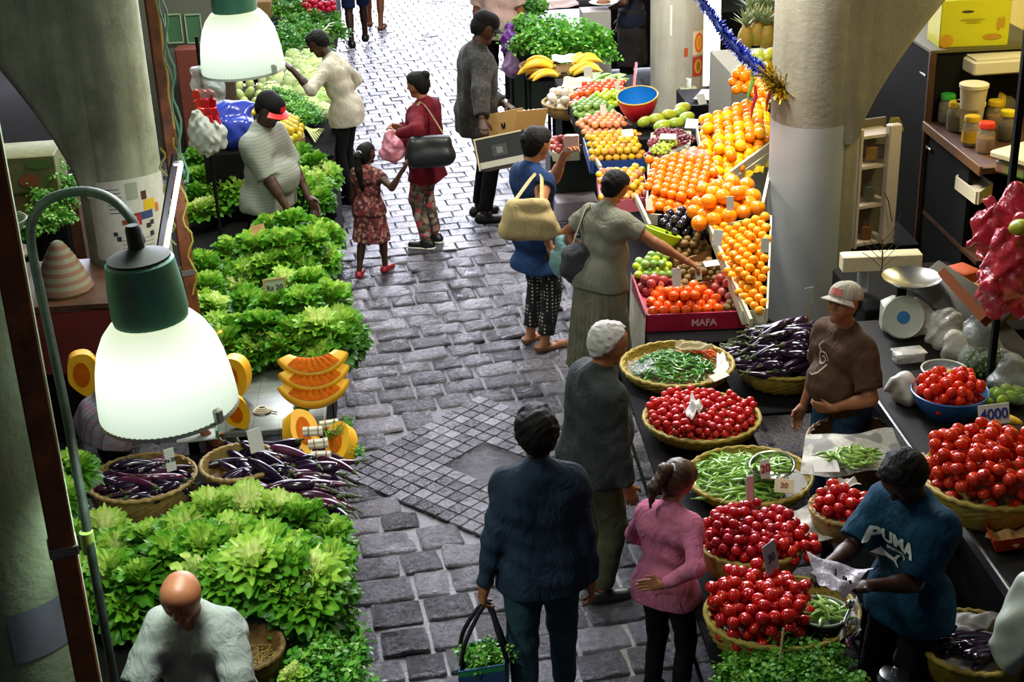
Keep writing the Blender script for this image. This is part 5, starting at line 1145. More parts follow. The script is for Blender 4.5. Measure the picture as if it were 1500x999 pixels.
# rear crates left of the oranges
kq = Q((866, 240, .80), (948, 236, .80), (945, 198, .90), (856, 205, .90)); tray('fruit_crate', kq, .08, .02, M['crate_blue'], 'blue crate of golden guavas on the aisle side', 'crate'); bed('guava', [GUA, YGU, GUA], .030, kq, 'golden guava in the blue crate', 'guava', 'guavas in the blue crate', second=.8)
kq = Q((856, 204, .90), (938, 200, .90), (905, 172, .96), (842, 180, .96)); tray('fruit_crate', kq, .05, .02, M['stand'], 'crate of pinkish peaches behind the blue crate', 'crate'); bed('peach', [PIN], .029, kq, 'pinkish peach behind the blue crate', 'peach', 'peaches', second=.75)
kq = Q((842, 178, .96), (904, 170, .96), (880, 145, 1.0), (836, 158, 1.0)); tray('fruit_crate', kq, .05, .02, M['stand'], 'crate of dull green apples behind the peaches', 'crate'); bed('green_apple', [GRN], .028, kq, 'dull green apple behind the peaches', 'apple', 'dull green apples', second=.7)
kq = Q((872, 160, .99), (914, 156, .99), (905, 140, 1.02), (866, 146, 1.02)); bed('green_apple', [LGR], .028, kq, 'lime green apple left of the blue and red bowl', 'apple', 'lime green apples', second=.7)
kq = Q((834, 160, .98), (914, 142, 1.0), (914, 124, 1.04), (846, 132, 1.04)); tray('fruit_crate', kq, .05, .02, M['stand'], 'crate of orange tomatoes in rows behind the green apples', 'crate'); bed('tomato', [TOM], .029, kq, 'orange red tomato in the rows behind the green apples', 'tomato', 'orange tomatoes in rows', second=.7)
kq = Q((882, 300, .76), (948, 292, .76), (940, 250, .84), (876, 256, .84)); tray('fruit_crate', kq, .08, .02, M['crate_pink'], 'pink crate of mixed peaches behind the head of the grey dress woman', 'crate'); bed('peach', [GUA, PIN, YGU], .030, kq, 'yellow and pink fruit in the pink crate behind the grey dress woman', 'fruit', 'fruit in the pink crate', second=.7)
kq = Q((812, 228, .58), (848, 226, .58), (846, 206, .62), (806, 208, .62)); tray('fruit_crate', kq, .05, .03, M['slat'], 'low white edged box of dark apples in front of the blue shirt woman', 'box'); bed('apple', [APP], .034, kq, 'dark red apple in the low white edged box', 'apple', 'apples in the low box', second=.5)
m = MB(); q = P(842, 262, .30); m.box((q.x, q.y + .25, .27), (.42, .5, .52), None, .01); o = m.build('crate_block', pm('dark_green_crate', '#18281f', .5)); tag(o, 'dark green box stacked below the low apple box', 'box')
m = MB(); q = P(845, 305, .10); m.box((q.x, q.y + .1, .09), (.36, .3, .17), None, .006); tag(m.build('white_box', pm('pink_white', '#c9bcc4', .5)), 'pale pinkish box on the ground below the dark green box', 'box')
# grapes
GP = ball_mesh('grape', .011, pm('grape_red', '#5a1c2c', .2, rvar='#7a2e3c'), n=10, m=7).copy(); GPm = pm('grape_red', '#5a1c2c', .2); GGm = pm('grape_green', '#93b02a', .2, var='#a8c03c')
def grapes(pos, R, n, mat, label, seed, flat=.6):
    r_ = random.Random(seed); o = empty('grape_bunch', pos, label, 'grapes', rz=r_.random() * 6); m = MB()
    for i in range(n):
        a, e = r_.uniform(0, 6.28), math.asin(r_.uniform(-.2, 1)); m.sphere((R * math.cos(a) * math.cos(e), R * math.sin(a) * math.cos(e), R * flat * math.sin(e) + .01), .0125, 8, 6)
    m.build('berries', mat, o); m = MB(); m.tube([(0, 0, R * flat), (.01, 0, R * flat + .02), (.03, .01, R * flat + .035)], .003, 5); m.build('stem', M['calyx'], o); return o
for i, (x, y, z, mt, lb) in enumerate([(958, 232, .98, GPm, 'red grape bunch at the front left of the grape tray'), (962, 212, 1.02, GPm, 'red grape bunch at the left rim of the grape tray'), (972, 198, 1.05, GPm, 'red grape bunch at the back of the grape tray'), (992, 200, 1.05, GPm, 'red grape bunch at the back right of the grape tray'), (1005, 208, 1.05, GPm, 'dark red grape bunch by the white price card'), (985, 214, 1.03, GPm, 'dark red grape bunch in the middle of the grape tray'), (975, 236, .98, GPm, 'red grape bunch at the front right of the grape tray'), (968, 222, 1.04, GGm, 'upper green grape bunch between the red grapes'), (978, 212, 1.06, GGm, 'right green grape bunch between the red grapes'), (962, 242, .98, GGm, 'green grape bunch hanging at the front of the grape tray')]): grapes(P(x, y, z), .065, 60, mt, lb, i)
kq = Q((950, 246, .92), (1008, 232, .96), (1010, 196, 1.04), (956, 198, 1.02)); tray('grape_tray', kq, .05, .02, M['slat'], 'pale tray under the red and green grapes', 'tray')
MANG = ball_mesh('mango', .05, pm('mango', '#7a9a28', .35, var='#9aa82c', rvar='#a8a82c'), (1, 1.5, .85))
for i, (x, y) in enumerate([(945, 178), (962, 174), (980, 168), (996, 164), (1006, 172), (970, 184), (990, 180), (1000, 158)]): put('mango', MANG, P(x, y, 1.04 + .02 * (i % 3)), 'green mango on the pile behind the grapes', 'mango', 'mangoes', rot=(rng.uniform(-.3, .3), rng.uniform(-.3, .3), -1.1 + rng.uniform(-.3, .3)))
m = MB(); q = P(975, 185, .98); m.box((q.x, q.y, q.z / 2 - .01), (.5, .5, q.z - .03)); tag(m.build('display_block', M['stand']), 'dark block under the mangoes', 'block')
# blue and red bowl
def bowl(name, pos, R, h, outm, inm, rimm, label, lip=.0, tilt=(0, 0, 0), cat='bowl', th=.006, base=.55, group=None):
    o = empty(name, pos, label, cat, group, rot=tilt); pr = [(R * (base + (1 - base) * math.sin(t * PI / 2)), h * t) for t in np.linspace(0, 1, 12)]
    m = MB(); m.lathe(pr, 48); m.build('outside', outm, o); m = MB(); m.lathe([(max(.01, a - th), max(z, th)) for a, z in pr[::-1]] + [(.001, th)], 48, cap0=False); m.build('inside', inm, o)
    m = MB(); m.tube([Vector((R * math.cos(t), R * math.sin(t), h)) for t in np.linspace(0, 2 * PI, 48, endpoint=False)], .006 + lip, 8, closed=True); m.build('rim', rimm, o); return o
q = P(936, 172, 1.0); bowl('plastic_bowl', q, .165, .20, pm('bowl_red', '#b01830', .3), pm('bowl_blue', '#1878c0', .3), pm('bowl_yellow', '#d8a020', .35), 'deep plastic bowl, blue inside and red outside, by the far column', tilt=(rad(12), rad(-6), 0))
m = MB(); q2 = P(936, 178, .98); m.box((q2.x, q2.y, q2.z / 2), (.3, .3, q2.z - .02)); tag(m.build('display_block', M['stand']), 'dark block under the blue and red bowl', 'block')
q = P(928, 130, 1.0); m = MB(); m.tube([q, PD(932, 92, 12.9)], .012, 10); o = m.build('red_stick', pm('red_stick', '#b01424', .35)); tag(o, 'upright red stick behind the blue and red bowl', 'stick')
q = P(963, 358, .80); bowl('green_bowl', q - Vector((0, 0, .03)), .125, .12, pm('bowl_lime', '#a8c81c', .35), pm('bowl_lime', '#a8c81c', .35), pm('bowl_lime_rim', '#b8d040', .3), 'lime green plastic bowl behind the arm of the grey dress woman', tilt=(rad(-10), rad(22), 0))
# onions, cucumbers, bananas, greens farther along
b_, c_ = basket('onion_basket', P(838, 152, .86) - Vector((0, 0, .1)), .26, .12, .75, M['wicker'], 'pale wicker basket of white onions on the aisle side', lining=M['wicker'], dome=.03)
ONI = ball_mesh('onion', .045, pm('onion', '#d8cdb4', .4, var='#c8b894', rvar='#dcd0c0'), (1, 1, .85)); heap('onion', [ONI], .043, c_, .2, .2, .04, 30, 'white onion in the pale wicker basket', 'onion', 'white onions', seed=9)
sheet('straw_mat', Q((822, 130, 1.0), (872, 128, 1.0), (866, 112, 1.03), (826, 114, 1.03)), pm('mat', '#c9b586', .7), 'pale mat lying over the onions', 'mat')
CUC = []
m = MB(); pts = [Vector((.22 * (t - .5), .03 * math.sin(PI * t), 0)) for t in np.linspace(0, 1, 10)]; m.tube(pts, [.006, .014, .018, .019, .02, .02, .019, .017, .012, .004], 10); CUC.append(m.mesh('cucumber', pm('cucumber', '#5f8a34', .4, var='#8aa858', rvar='#7a9a44')))
for i in range(16): put('cucumber', CUC[0], P(870 + (i % 8) * 6, 112 + (i // 8) * 7 + (i % 3), 1.0 + .015 * (i % 3)), 'green cucumber in the bunch behind the orange tomatoes', 'cucumber', 'cucumbers behind the tomatoes', rot=(0, rng.uniform(-.15, .15), .9 + rng.uniform(-.3, .3)))
m = MB(); q = P(880, 126, .95); m.box((q.x, q.y + .1, q.z / 2), (.75, .6, q.z - .02)); tag(m.build('display_block', M['stand']), 'dark block under the cucumbers and onion mat', 'block')
def banana_hand(pos, rz, n, label, s=1.0):
    o = empty('banana_hand', pos, label, 'bananas', rz=rz, scale=s)
    for i in range(n):
        t = (i - (n - 1) / 2) / n; m = MB(); pts = []; rr_ = []
        for k in np.linspace(0, 1, 12): pts.append(Vector((.02 + .30 * k, t * (.10 + .26 * k), .05 + .02 * math.sin(i * 2) - .22 * (k - .5) ** 2 + .015 * (i % 2)))); rr_.append(.007 + .024 * math.sin(PI * min(1, .06 + k * .95)) ** .55)
        m.tube(pts, rr_, 8); m.build('banana', pm('banana', '#e0a410', .4, var='#d89a0c', nscale=5, rvar='#e4b420'), o)
    m = MB(); m.tube([(-.02, 0, .01), (.03, 0, .0)], [.03, .03], 8, flat=.7); m.build('stalk', pm('banana_stalk', '#8a7a20', .6), o); return o
for i, (x, y, a, z, lb) in enumerate([(806, 106, 2.75, .86, 'left hand of ripe bananas in the round tray'), (812, 98, 2.9, .92, 'upper left hand of ripe bananas in the round tray'), (835, 108, .5, .86, 'right hand of ripe bananas in the round tray'), (838, 96, .75, .92, 'upturned right hand of ripe bananas in the round tray'), (818, 110, 3.3, .84, 'front hand of ripe bananas in the round tray')]): banana_hand(P(x, y, z), a, 6, lb, .9)
b_, c_ = basket('banana_tray', P(812, 104, .74), .34, .06, .85, M['wicker_d'], 'round wicker tray under the bananas', lining=M['wicker_d'])
sheet('white_sheet', Q((812, 92, .96), (852, 88, .96), (848, 78, .98), (808, 82, .98)), M['paper'], 'white sheet tucked behind the bananas', 'sheet')
def table(x0, x1, y0, y1, z, label, name='stall_table', yaw=0.0, mat=None):
    o = empty(name, ((x0 + x1) / 2, (y0 + y1) / 2, 0), label, 'table', rz=yaw); w, d = x1 - x0, y1 - y0; m = MB(); m.box((0, 0, z - .012), (w, d, .024), None, .004); m.build('table_top', mat or M['black'], o)
    for a in (-1, 1):
        for b in (-1, 1):
            m = MB(); m.tube([(a * (w / 2 - .03), b * (d / 2 - .03), 0), (a * (w / 2 - .03), b * (d / 2 - .03), z - .02)], .014, 8); m.build('leg', M['black'], o)
        m = MB(); m.tube([(a * (w / 2 - .03), -d / 2 + .03, .25), (a * (w / 2 - .03), d / 2 - .03, .25)], .010, 6); m.build('stretcher', M['black'], o)
    return o
q = P(812, 104, .74); table(q.x - .3, q.x + .3, q.y - .3, q.y + .3, .735, 'black metal table under the banana tray')
q = P(838, 152, .76); table(q.x - .22, q.x + .3, q.y - .25, q.y + .25, .755, 'black metal table under the onion basket')
# tall leafy greens behind the bananas and more stalls beyond
for i, (x, y, z) in enumerate([(765, 62, .92), (785, 58, .95), (805, 64, .95), (825, 60, .96), (845, 64, .95), (865, 62, .94), (880, 68, .9), (772, 44, .96), (792, 40, 1.0), (812, 42, 1.0), (832, 46, 1.0), (852, 48, .98), (872, 50, .95), (760, 50, .92)]): bunch(GR if i % 2 else CRESS, P(x, y, z) - Vector((0, 0, .14)), rng.uniform(1.1, 1.35), 'leafy dark green bunch in the thick row behind the bananas', 'leafy bunches behind the bananas', 'greens', 'greens_bunch')
q = P(815, 72, .72); table(q.x - .5, q.x + .5, q.y + .1, q.y + .9, .74, 'dark table under the thick row of greens behind the bananas', mat=M['dark']); m = MB(); m.box((q.x, q.y + .14, .38), (1.0, .03, .66)); tag(m.build('front_board', pm('dark_green_board', '#16241a', .7)), 'dark board in front of the thick row of greens', 'board')
for i, (x, y, z) in enumerate([(742, 10, .9), (760, 14, .88), (778, 8, .92), (792, 16, .88), (735, 18, .86)]): bunch(GR, P(x, y, z) - Vector((0, 0, .1)), 1.0, 'yellowish green bunch on the farthest right stall', 'greens on the farthest right stall', 'greens', 'greens_bunch')
q = P(790, 25, .72); table(q.x - .6, q.x + .9, q.y + .2, q.y + 1.0, .78, 'table on the farthest right stall under papers', mat=M['dark'])
sheet('paper_sheet', Q((790, 14, .84), (848, 8, .84), (842, -6, .86), (786, 0, .86)), pm('paper_pinkish', '#c8a89a', .7), 'pinkish sheet on the farthest right stall', 'sheet')
m = MB(); m.box((0, 0, .55), (.3, .3, 1.1)); o = m.build('pale_cabinet', pm('pale_box', '#8f8a84', .6)); o.location = PD(872, 60, 15.6); o.location.z = .0; tag(o, 'pale upright board left of the apron vendor', 'board')
m = MB(); q = PD(925, 150, 16.4); m.box((q.x + .55, q.y + 1.4, .8), (1.7, .1, 1.6)); tag(m.build('added_dark_screen', M['dark']), 'dark screen behind the apron vendor beside the far column', 'screen')  # added sheet, makes the area behind the vendor black
m = MB(); m.box((q.x + 1.2, q.y + .6, .45), (.5, 1.2, .9)); tag(m.build('added_dark_bench', M['dark']), 'dark bench behind the far column', 'bench')  # added block, keeps the ground by the far column black
# things round the far column: pictures, pay box, tube lamp
def colnote(name, a0, a1, y0, y1, mat, label, cat='picture', inner=None):
    z0, z1 = PD(1000, y1, 14.95).z, PD(1000, y0, 14.95).z; o = wrap(CF, .2975, rad(a0), rad(a1), z0, z1, 10).build(name, mat); tag(o, label, cat)
    if inner:
        am, ah = (a0 + a1) / 2, (a1 - a0) / 2
        for i, (k, zk, col) in enumerate(inner):
            m = MB(); zc = (z0 + z1) / 2; hh = (z1 - z0) / 2
            def fn(u, v):
                an = rad(am + ah * k * math.cos(u * 2 * PI) * v); return oncyl(CF, .2985 + .0006 * i, an, zc + hh * zk * math.sin(u * 2 * PI) * v)
            m.grid(fn, 22, 4); m.build('printed_shape', pm('pr' + col, col, .6), o)
    return o
colnote('picture_print', -72, -42, 42, 80, pm('pic_ground', '#d8c0a0', .6), 'upper framed orange picture on the far column', inner=[(.72, .86, '#d85a18'), (.45, .6, '#e0a030'), (.25, .42, '#c88a30')])
colnote('picture_print', -72, -44, 83, 115, pm('pic_ground_red', '#a83428', .6), 'lower framed red picture on the far column', inner=[(.7, .75, '#c89030'), (.35, .5, '#8a5a20')])
colnote('small_sticker', -90, -82, 67, 81, pm('sticker', '#b04a20', .6), 'tiny orange sticker left of the pictures on the far column', 'sticker')
o = wrap(CF, .298, rad(-118), rad(-114), PD(964, 48, 14.95).z, PD(964, 0, 14.95).z, 4).build('white_lettering', pm('white_text', '#d8d8d0', .6)); tag(o, 'vertical strip of small white lettering on the far column', 'lettering')
q = PD(1008, 133, 13.9); o = empty('candle_box', (q.x, q.y, q.z - .12), 'small green box with white cups beside the far column', 'box'); m = MB(); m.box((0, 0, .05), (.16, .14, .2), None, .005); m.build('box', pm('olive_box', '#5a5c34', .6), o)
for dx in (-.04, .04): m = MB(); m.lathe([(.026, .15), (.03, .24), (.026, .24), (.022, .17)], 16); m.build('cup', M['white'], o)
q = PD(1050, 140, 13.3); o = empty('steel_tray', q, 'bright steel tray under the upright tube lamp', 'tray', rz=-.4); m = MB(); m.box((0, 0, 0), (.36, .34, .02), None, .005); m.build('plate', pm('bright_steel', '#d8d8d8', .3, 1), o); m = MB(); m.box((.19, 0, .03), (.03, .36, .08), None, .005); m.build('edge', pm('dark_edge', '#3a3a3c', .5), o)
m = MB(); m.box((q.x + .05, q.y + .1, (q.z - .03) / 2), (.7, .6, q.z - .03)); tag(m.build('display_block', M['stand']), 'dark block under the bright steel tray', 'block')
a, b = PD(1043, 122, 13.6), PD(1046, -30, 13.9); o = empty('tube_lamp', a, 'upright white fluorescent tube lamp beside the far column', 'lamp'); m = MB(); m.box((b - a) / 2 + Vector((0, .05, 0)), (.16, .04, (b - a).length), None, .008); m.build('reflector', M['white'], o)
m = MB(); m.tube([Vector((-.03, 0, 0)), b - a + Vector((-.03, 0, 0))], .022, 10); m.build('tube', emit('tube_white', '#eef0ff', 9), o); m = MB(); m.tube([Vector((.04, 0, 0)), b - a + Vector((.04, 0, 0))], .022, 10); m.build('tube', emit('tube_white2', '#eef0ff', 9), o)
light('POINT', 'tube_glow', a.lerp(b, .4) + Vector((0, -.25, 0)), 60, (.9, .93, 1), .15)
# garland
r_ = random.Random(3)
def tinsel(pts, R, n, mat, name, par, L=.05):
    m = MB()
    for i in range(n):
        t = r_.random() * (len(pts) - 1); k = int(t); p = pts[k].lerp(pts[min(k + 1, len(pts) - 1)], t - k); d = Vector((r_.gauss(0, 1), r_.gauss(0, 1), r_.gauss(0, 1))).normalized(); s_ = d.cross(Vector((0, 0, 1))).normalized() * .005; e = p + d * R * r_.uniform(.6, 1.1)
        m.add([p - s_, p + s_, e + s_, e - s_], [(0, 1, 2, 3)])
    m.build(name, mat, par, False)
ga, gb = PD(1022, -10, 10.9), PD(1148, 122, 9.75); gp = [ga.lerp(gb, t) + Vector((0, 0, -.10 * math.sin(PI * t))) for t in np.linspace(0, 1, 14)]; gp = [p - ga for p in gp]
o = empty('tinsel_garland', ga, 'blue tinsel garland strung from the far column to the right column', 'garland'); m = MB(); m.tube(gp, .02, 8); m.build('cord', pm('blue_cord', '#1a2a6a', .4), o); tinsel(gp, .062, 1800, pm('blue_tinsel', '#2438a0', .22, .7), 'blue_tinsel', o); tinsel([gp[-3], gp[-1] + Vector((0, -.03, -.03))], .11, 700, pm('gold_tinsel', '#b89a10', .25, .7), 'gold_tinsel', o)
for i, (x, y, col, lb) in enumerate([(1098, 128, '#5f8a2c', 'green ribbon hanging from the garland'), (1103, 150, '#9a1420', 'dark red chilli string hanging from the garland'), (1125, 140, '#b83018', 'red ribbon hanging beside the gold tinsel')]):
    m = MB(); a = PD(x + 3, y - 26, 10.1); m.tube([a, a + Vector((.01, 0, -.08)), a + Vector((-.015, 0, -.17)), a + Vector((-.02, 0, -.25))], [.012, .03, .025, .004], 6, flat=.4); tag(m.build('ribbon', pm('ribbon' + str(i), col, .4)), lb, 'ribbon')
# pineapples, melons at the back
def pineapple(pos, label, s=1.0):
    o = empty('pineapple', pos, label, 'pineapple', 'pineapples at the back', rz=rng.uniform(0, 6), scale=s); m = MB()
    m.lathe([(.07 * math.sin(PI * (.12 + .8 * t)) ** .6 + .004 * (i % 2), .2 * t) for i, t in enumerate(np.linspace(0, 1, 18))], 28, wob=lambda i, a: .05 * (1 if i % 2 else -1) * math.sin(14 * a), cap1=True); m.build('fruit', pm('pineapple', '#a87a20', .6, var='#7a7a28', nscale=18), o); m = MB()
    for i in range(26):
        a, e = i * 2.4, rad(25 + 60 * (i / 26)); d = Vector((math.cos(a) * math.cos(e), math.sin(a) * math.cos(e), math.sin(e))); u = d.cross(Vector((0, 0, 1))).normalized() * .012; p = Vector((0, 0, .20 + .001 * i)); q_ = p + d * .08; t_ = p + d * .16 + Vector((math.cos(a), math.sin(a), -.2)) * .02
        m.add([p - u, p + u, q_ + u, q_ - u, t_], [(0, 1, 2, 3), (3, 2, 4)], .6)
    m.build('crown', pm('pine_crown', '#8a9a6c', .5), o)
for i, (x, y) in enumerate([(1092, 72), (1108, 66), (1122, 70), (1098, 48), (1114, 44), (1128, 48), (1106, 26), (1122, 24)]): pineapple(PD(x, y, 12.2 + .15 * (i // 3)), 'upright pineapple in the group behind the blue garland', .95)
for i, (x, y, z) in enumerate([(1122, 95, 0), (1112, 82, .0), (1126, 80, 0), (1128, 108, 0), (1112, 102, 0)]): put('mango', MANG, PD(x, y, 11.6), 'yellow mango in the pile below the pineapples', 'mango', 'yellow mangoes below the pineapples', sc=1.1)
q = PD(1112, 90, 12.3); m = MB(); m.box((q.x + .1, q.y + .15, q.z / 2), (.8, .9, q.z - .05)); tag(m.build('display_block', pm('grey_block', '#7d7a6c', .7)), 'grey block under the pineapples', 'block')
# price cards over the fruit
for i, (x, y, z, w, h, yw, pt, lb, wd) in enumerate([(920, 192, 1.02, .09, .06, .1, -.6, 'white price card lying on the peaches', ''), (1012, 180, 1.10, .10, .09, -.4, -.9, 'white price card left of the golden oranges', ''), (1070, 300, 1.14, .05, .09, .1, -.2, 'grey price card standing in the large oranges', ''), (1050, 352, 1.02, .06, .10, -.5, -.3, 'white price card at the top of the clementine slope', ''), (1044, 382, .86, .10, .05, .2, -1.1, 'white card lying by the reaching hand', ''), (1024, 402, .80, .045, .10, .3, -.2, 'white price card standing in the kiwis', ''), (992, 412, .74, .06, .12, .2, -.2, 'crumpled white card standing among the clementines', ''), (952, 300, .98, .05, .08, .3, -.3, 'white price card on the aisle side of the deep oranges', ''), (884, 160, 1.06, .05, .08, .2, -.2, 'white price card among the green apples', ''), (905, 125, 1.1, .04, .08, .2, -.2, 'small white price card among the orange tomatoes', ''), (862, 105, 1.08, .08, .09, .2, -.2, 'white price card behind the onions', ''), (978, 196, 1.14, .12, .05, -.3, -.9, 'long white card lying on the red grapes', ''), (978, 235, 1.06, .05, .08, .3, -.6, 'white card at the front of the grapes', ''), (1030, 145, 1.12, .08, .09, .4, -.6, 'grey price card below the far column pictures', ''), (1120, 362, 1.0, .05, .09, -.3, -.2, 'white price card at the column side of the clementine slope', '')]): card(P(x, y + 8, z - .02), w, h, yw, pt, lb)
m = MB(); s_ = SDF(); s_.e((0, 0, 0), (.10, .06, .07), None, .03); o = link('clear_bag', npmesh('clear_bag', [s_.mesh(.008, (.01, 50, 2))], M['clear']), None); o.location = P(1018, 232, 1.08); tag(o, 'clear plastic bag of green leaves right of the grapes', 'bag')
# ------------------------------------------------------------------ near right: round baskets on dark tables
TOMC = fruit('cherry_tomato', .021, '#b8141c', '#c8261a', (1, 1, .96), .15, .06, spec=.6); TOMA = fruit('tomato', .027, '#b00c16', '#c4200e', (1, 1, .9), .15, .10, spec=.6); TOMB = fruit('tomato', .024, '#a00a1e', '#b81418', (1, 1, .92), .14, .10, spec=.6)
TOMR = fruit('tomato', .031, '#b8200e', '#c8300e', (1, 1, .88), .2, .12, spec=.5); TOMP = fruit('plum_tomato', .026, '#c8220c', '#d83410', (1, 1, 1.3), .22, .06)
table(1.08, 1.66, 6.32, 7.75, .60, 'black table under the chilli tray and the cherry tomato tray', yaw=.0); table(1.05, 1.47, 4.55, 6.12, .60, 'black table under the two tomato baskets and the green chillies')
M['tray_w'] = M['wicker_y']
# chilli and carrot tray
b_, c_ = basket('wicker_tray', P(992, 536, .66) - Vector((0, 0, .06)), .315, .075, .85, M['tray_w'], 'wide wicker tray of green chillies and orange chillies', lining=M['wicker'], sy=.95)
def chilli_mesh(name, L, r_, mat, bend=.15):
    m = MB(); pts = [Vector((L * (t - .5), bend * L * math.sin(PI * t), .02 * L * math.sin(5 * t))) for t in np.linspace(0, 1, 9)]; m.tube(pts, [r_ * k for k in (.35, .9, 1, 1, .95, .85, .65, .4, .1)], 7); m.tube([pts[0], pts[0] - Vector((L * .16, .0, -.004))], r_ * .25, 5); return m.mesh(name, mat)
CHG = [chilli_mesh('green_chilli', .085, .0065, pm('chilli_green', '#2f6a1a', .3, rvar='#4a8a24'), b) for b in (.1, .25)]; CHO = [chilli_mesh('orange_chilli', .07, .006, pm('chilli_orange', '#c8501a', .3, rvar='#d86a20'), b) for b in (.1, .25)]
CHL = [chilli_mesh('green_bean', .12, .0085, pm('bean_green', '#6f9e34', .32, rvar='#8ab84a'), b) for b in (.08, .2, -.15)]; CHL2 = [chilli_mesh('green_bean', .10, .008, pm('bean_pale', '#93b858', .35, rvar='#7aa040'), b) for b in (.08, .2)]
def strew(name, meshes, c, rx, ry, dome, n, label, cat, group, ang=0, seed=0, keep=None, tilt=.3, turn=6.28):
    r_ = random.Random(seed); i = 0
    while i < n:
        a, q = r_.uniform(0, 6.28), math.sqrt(r_.random()); x, y = rx * q * math.cos(a), ry * q * math.sin(a)
        if keep and not keep(x, y): continue
        z = dome * (1 - q * q) + .008 + r_.uniform(0, .016); p = Vector(c) + Vector((x * math.cos(ang) - y * math.sin(ang), x * math.sin(ang) + y * math.cos(ang), z))
        put(name, r_.choice(meshes), p, label, cat, group, rot=(r_.uniform(-.5, .5), r_.uniform(-tilt, tilt), r_.uniform(0, turn))); i += 1
strew('green_chilli', CHG, c_ + Vector((-.02, -.03, .0)), .22, .21, .06, 280, 'thin green chilli in the wide wicker tray', 'chilli', 'green chillies in the tray', seed=1)
strew('orange_chilli', CHO, c_ + Vector((.12, .10, .01)), .12, .09, .05, 90, 'thin orange chilli at the right of the wide wicker tray', 'chilli', 'orange chillies in the tray', seed=2)
o = link('clear_bag', npmesh('clear_bag', [SDF().e((0, 0, .02), (.12, .11, .03), None, .03).mesh(.008, (.014, 45, 3))], M['clear'])); o.location = c_ + Vector((-.2, -.04, .03)); o.scale = (.7, .8, .7); tag(o, 'crinkled clear plastic lying at the left of the chilli tray', 'bag')
for i, (x, y, yw) in enumerate([(1062, 545, .9), (1058, 555, .6)]): card(P(x, y, .74), .12, .05, yw, -1.2, ('upper', 'lower')[i] + ' white card lying at the right rim of the chilli tray')
sheet('paper_sheet', Q((985, 512, .74), (1045, 510, .74), (1035, 500, .76), (990, 502, .76)), pm('cream_paper', '#c8bc98', .8), 'cream paper at the back of the chilli tray', 'sheet')
sheet('paper_sheet', Q((1048, 556, .73), (1068, 540, .74), (1062, 515, .76), (1050, 520, .74)), M['paper'], 'white paper at the right inside the chilli tray', 'sheet')
# cherry tomato tray
b_, c_ = basket('wicker_tray', P(1028, 614, .68) - Vector((0, 0, .06)), .30, .075, .85, M['tray_w'], 'wide wicker tray heaped with cherry tomatoes', lining=M['wicker'], dome=.05, sy=.95)
heap('cherry_tomato', [TOMC], .021, c_ + Vector((0, 0, .0)), .275, .25, .06, 215, 'shiny cherry tomato in the wide wicker tray', 'cherry tomato', 'cherry tomatoes in the wide tray', keep=lambda x, y: not (x > .10 and y > .12), seed=2)
sheet('paper_scrap', Q((1002, 606, .80), (1018, 612, .80), (1030, 590, .82), (1012, 580, .82)), M['paper'], 'crumpled white paper scrap on the cherry tomatoes', 'scrap', crump=.02)
# green chillies
b_, c_ = basket('wicker_tray', P(1098, 700, .66) - Vector((0, 0, .06)), .30, .075, .85, M['tray_w'], 'wide wicker tray of pale green beans with a steel bowl', lining=M['news'], sy=.95)
strew('green_bean', CHL, c_ + Vector((-.06, -.02, 0)), .22, .23, .07, 230, 'pale green bean in the wide tray behind the pink blouse woman', 'bean', 'green beans in the wide tray', seed=4)
bowl('steel_bowl', P(1132, 690, .74) - Vector((0, 0, .02)), .105, .06, M['steel'], M['steel'], M['steel'], 'shallow steel bowl of green beans in the wide bean tray', tilt=(.15, -.1, 0)); strew('green_bean', CHL, P(1132, 688, .765), .075, .07, .015, 22, 'green bean in the shallow steel bowl', 'bean', 'green beans in the steel bowl', seed=5)
card(P(1122, 700, .80), .05, .09, .3, -.25, 'white card with red strokes leaning on the steel bowl', words='20', mk='#a02030', wsz=.6)
card(P(1100, 730, .76), .04, .12, .4, -.1, 'plain narrow grey card in front of the green beans', pm('card_grey', '#8f9690', .6))
card(P(1148, 722, .76), .09, .07, -.3, -.9, 'cream paper card lying at the right of the green beans', pm('cream_paper', '#c8bc98', .8), words='30', mk='#8a3a30')
# basket B and newspapers
b_, c_ = basket('tomato_basket', P(1098, 800, .74) - Vector((0, 0, .10)), .235, .14, .8, M['wicker_y'], 'wicker basket heaped with dark red tomatoes beside the pink blouse', lining=M['wicker'], dome=.05, sx=1.0, sy=.95)
heap('dark_tomato', [TOMB], .024, c_, .205, .195, .09, 150, 'dark red tomato in the basket beside the pink blouse', 'dark red tomato', 'tomatoes beside the pink blouse', seed=3)
heap('tomato', [TOMA], .024, c_ + Vector((.17, -.10, .03)), .10, .08, .03, 26, 'red tomato spilling at the right of the basket beside the pink blouse', 'tomato', 'tomatoes spilling on newspaper', seed=6)
sheet('newspaper', Q((1120, 800, .72), (1222, 790, .70), (1205, 740, .72), (1130, 745, .74)), M['news'], 'crumpled newspaper right of the dark red tomatoes', 'newspaper', crump=.018, seed=3)
card(P(1098, 735, .84), .035, .13, .2, -.05, 'tall narrow white card behind the dark red tomatoes')
card(P(1133, 838, .86), .09, .13, .75, -.25, 'grey diamond set price card between the two tomato baskets', pm('card_grey2', '#8f98a0', .6), words='30', mk='#3a4450', wsz=.4)
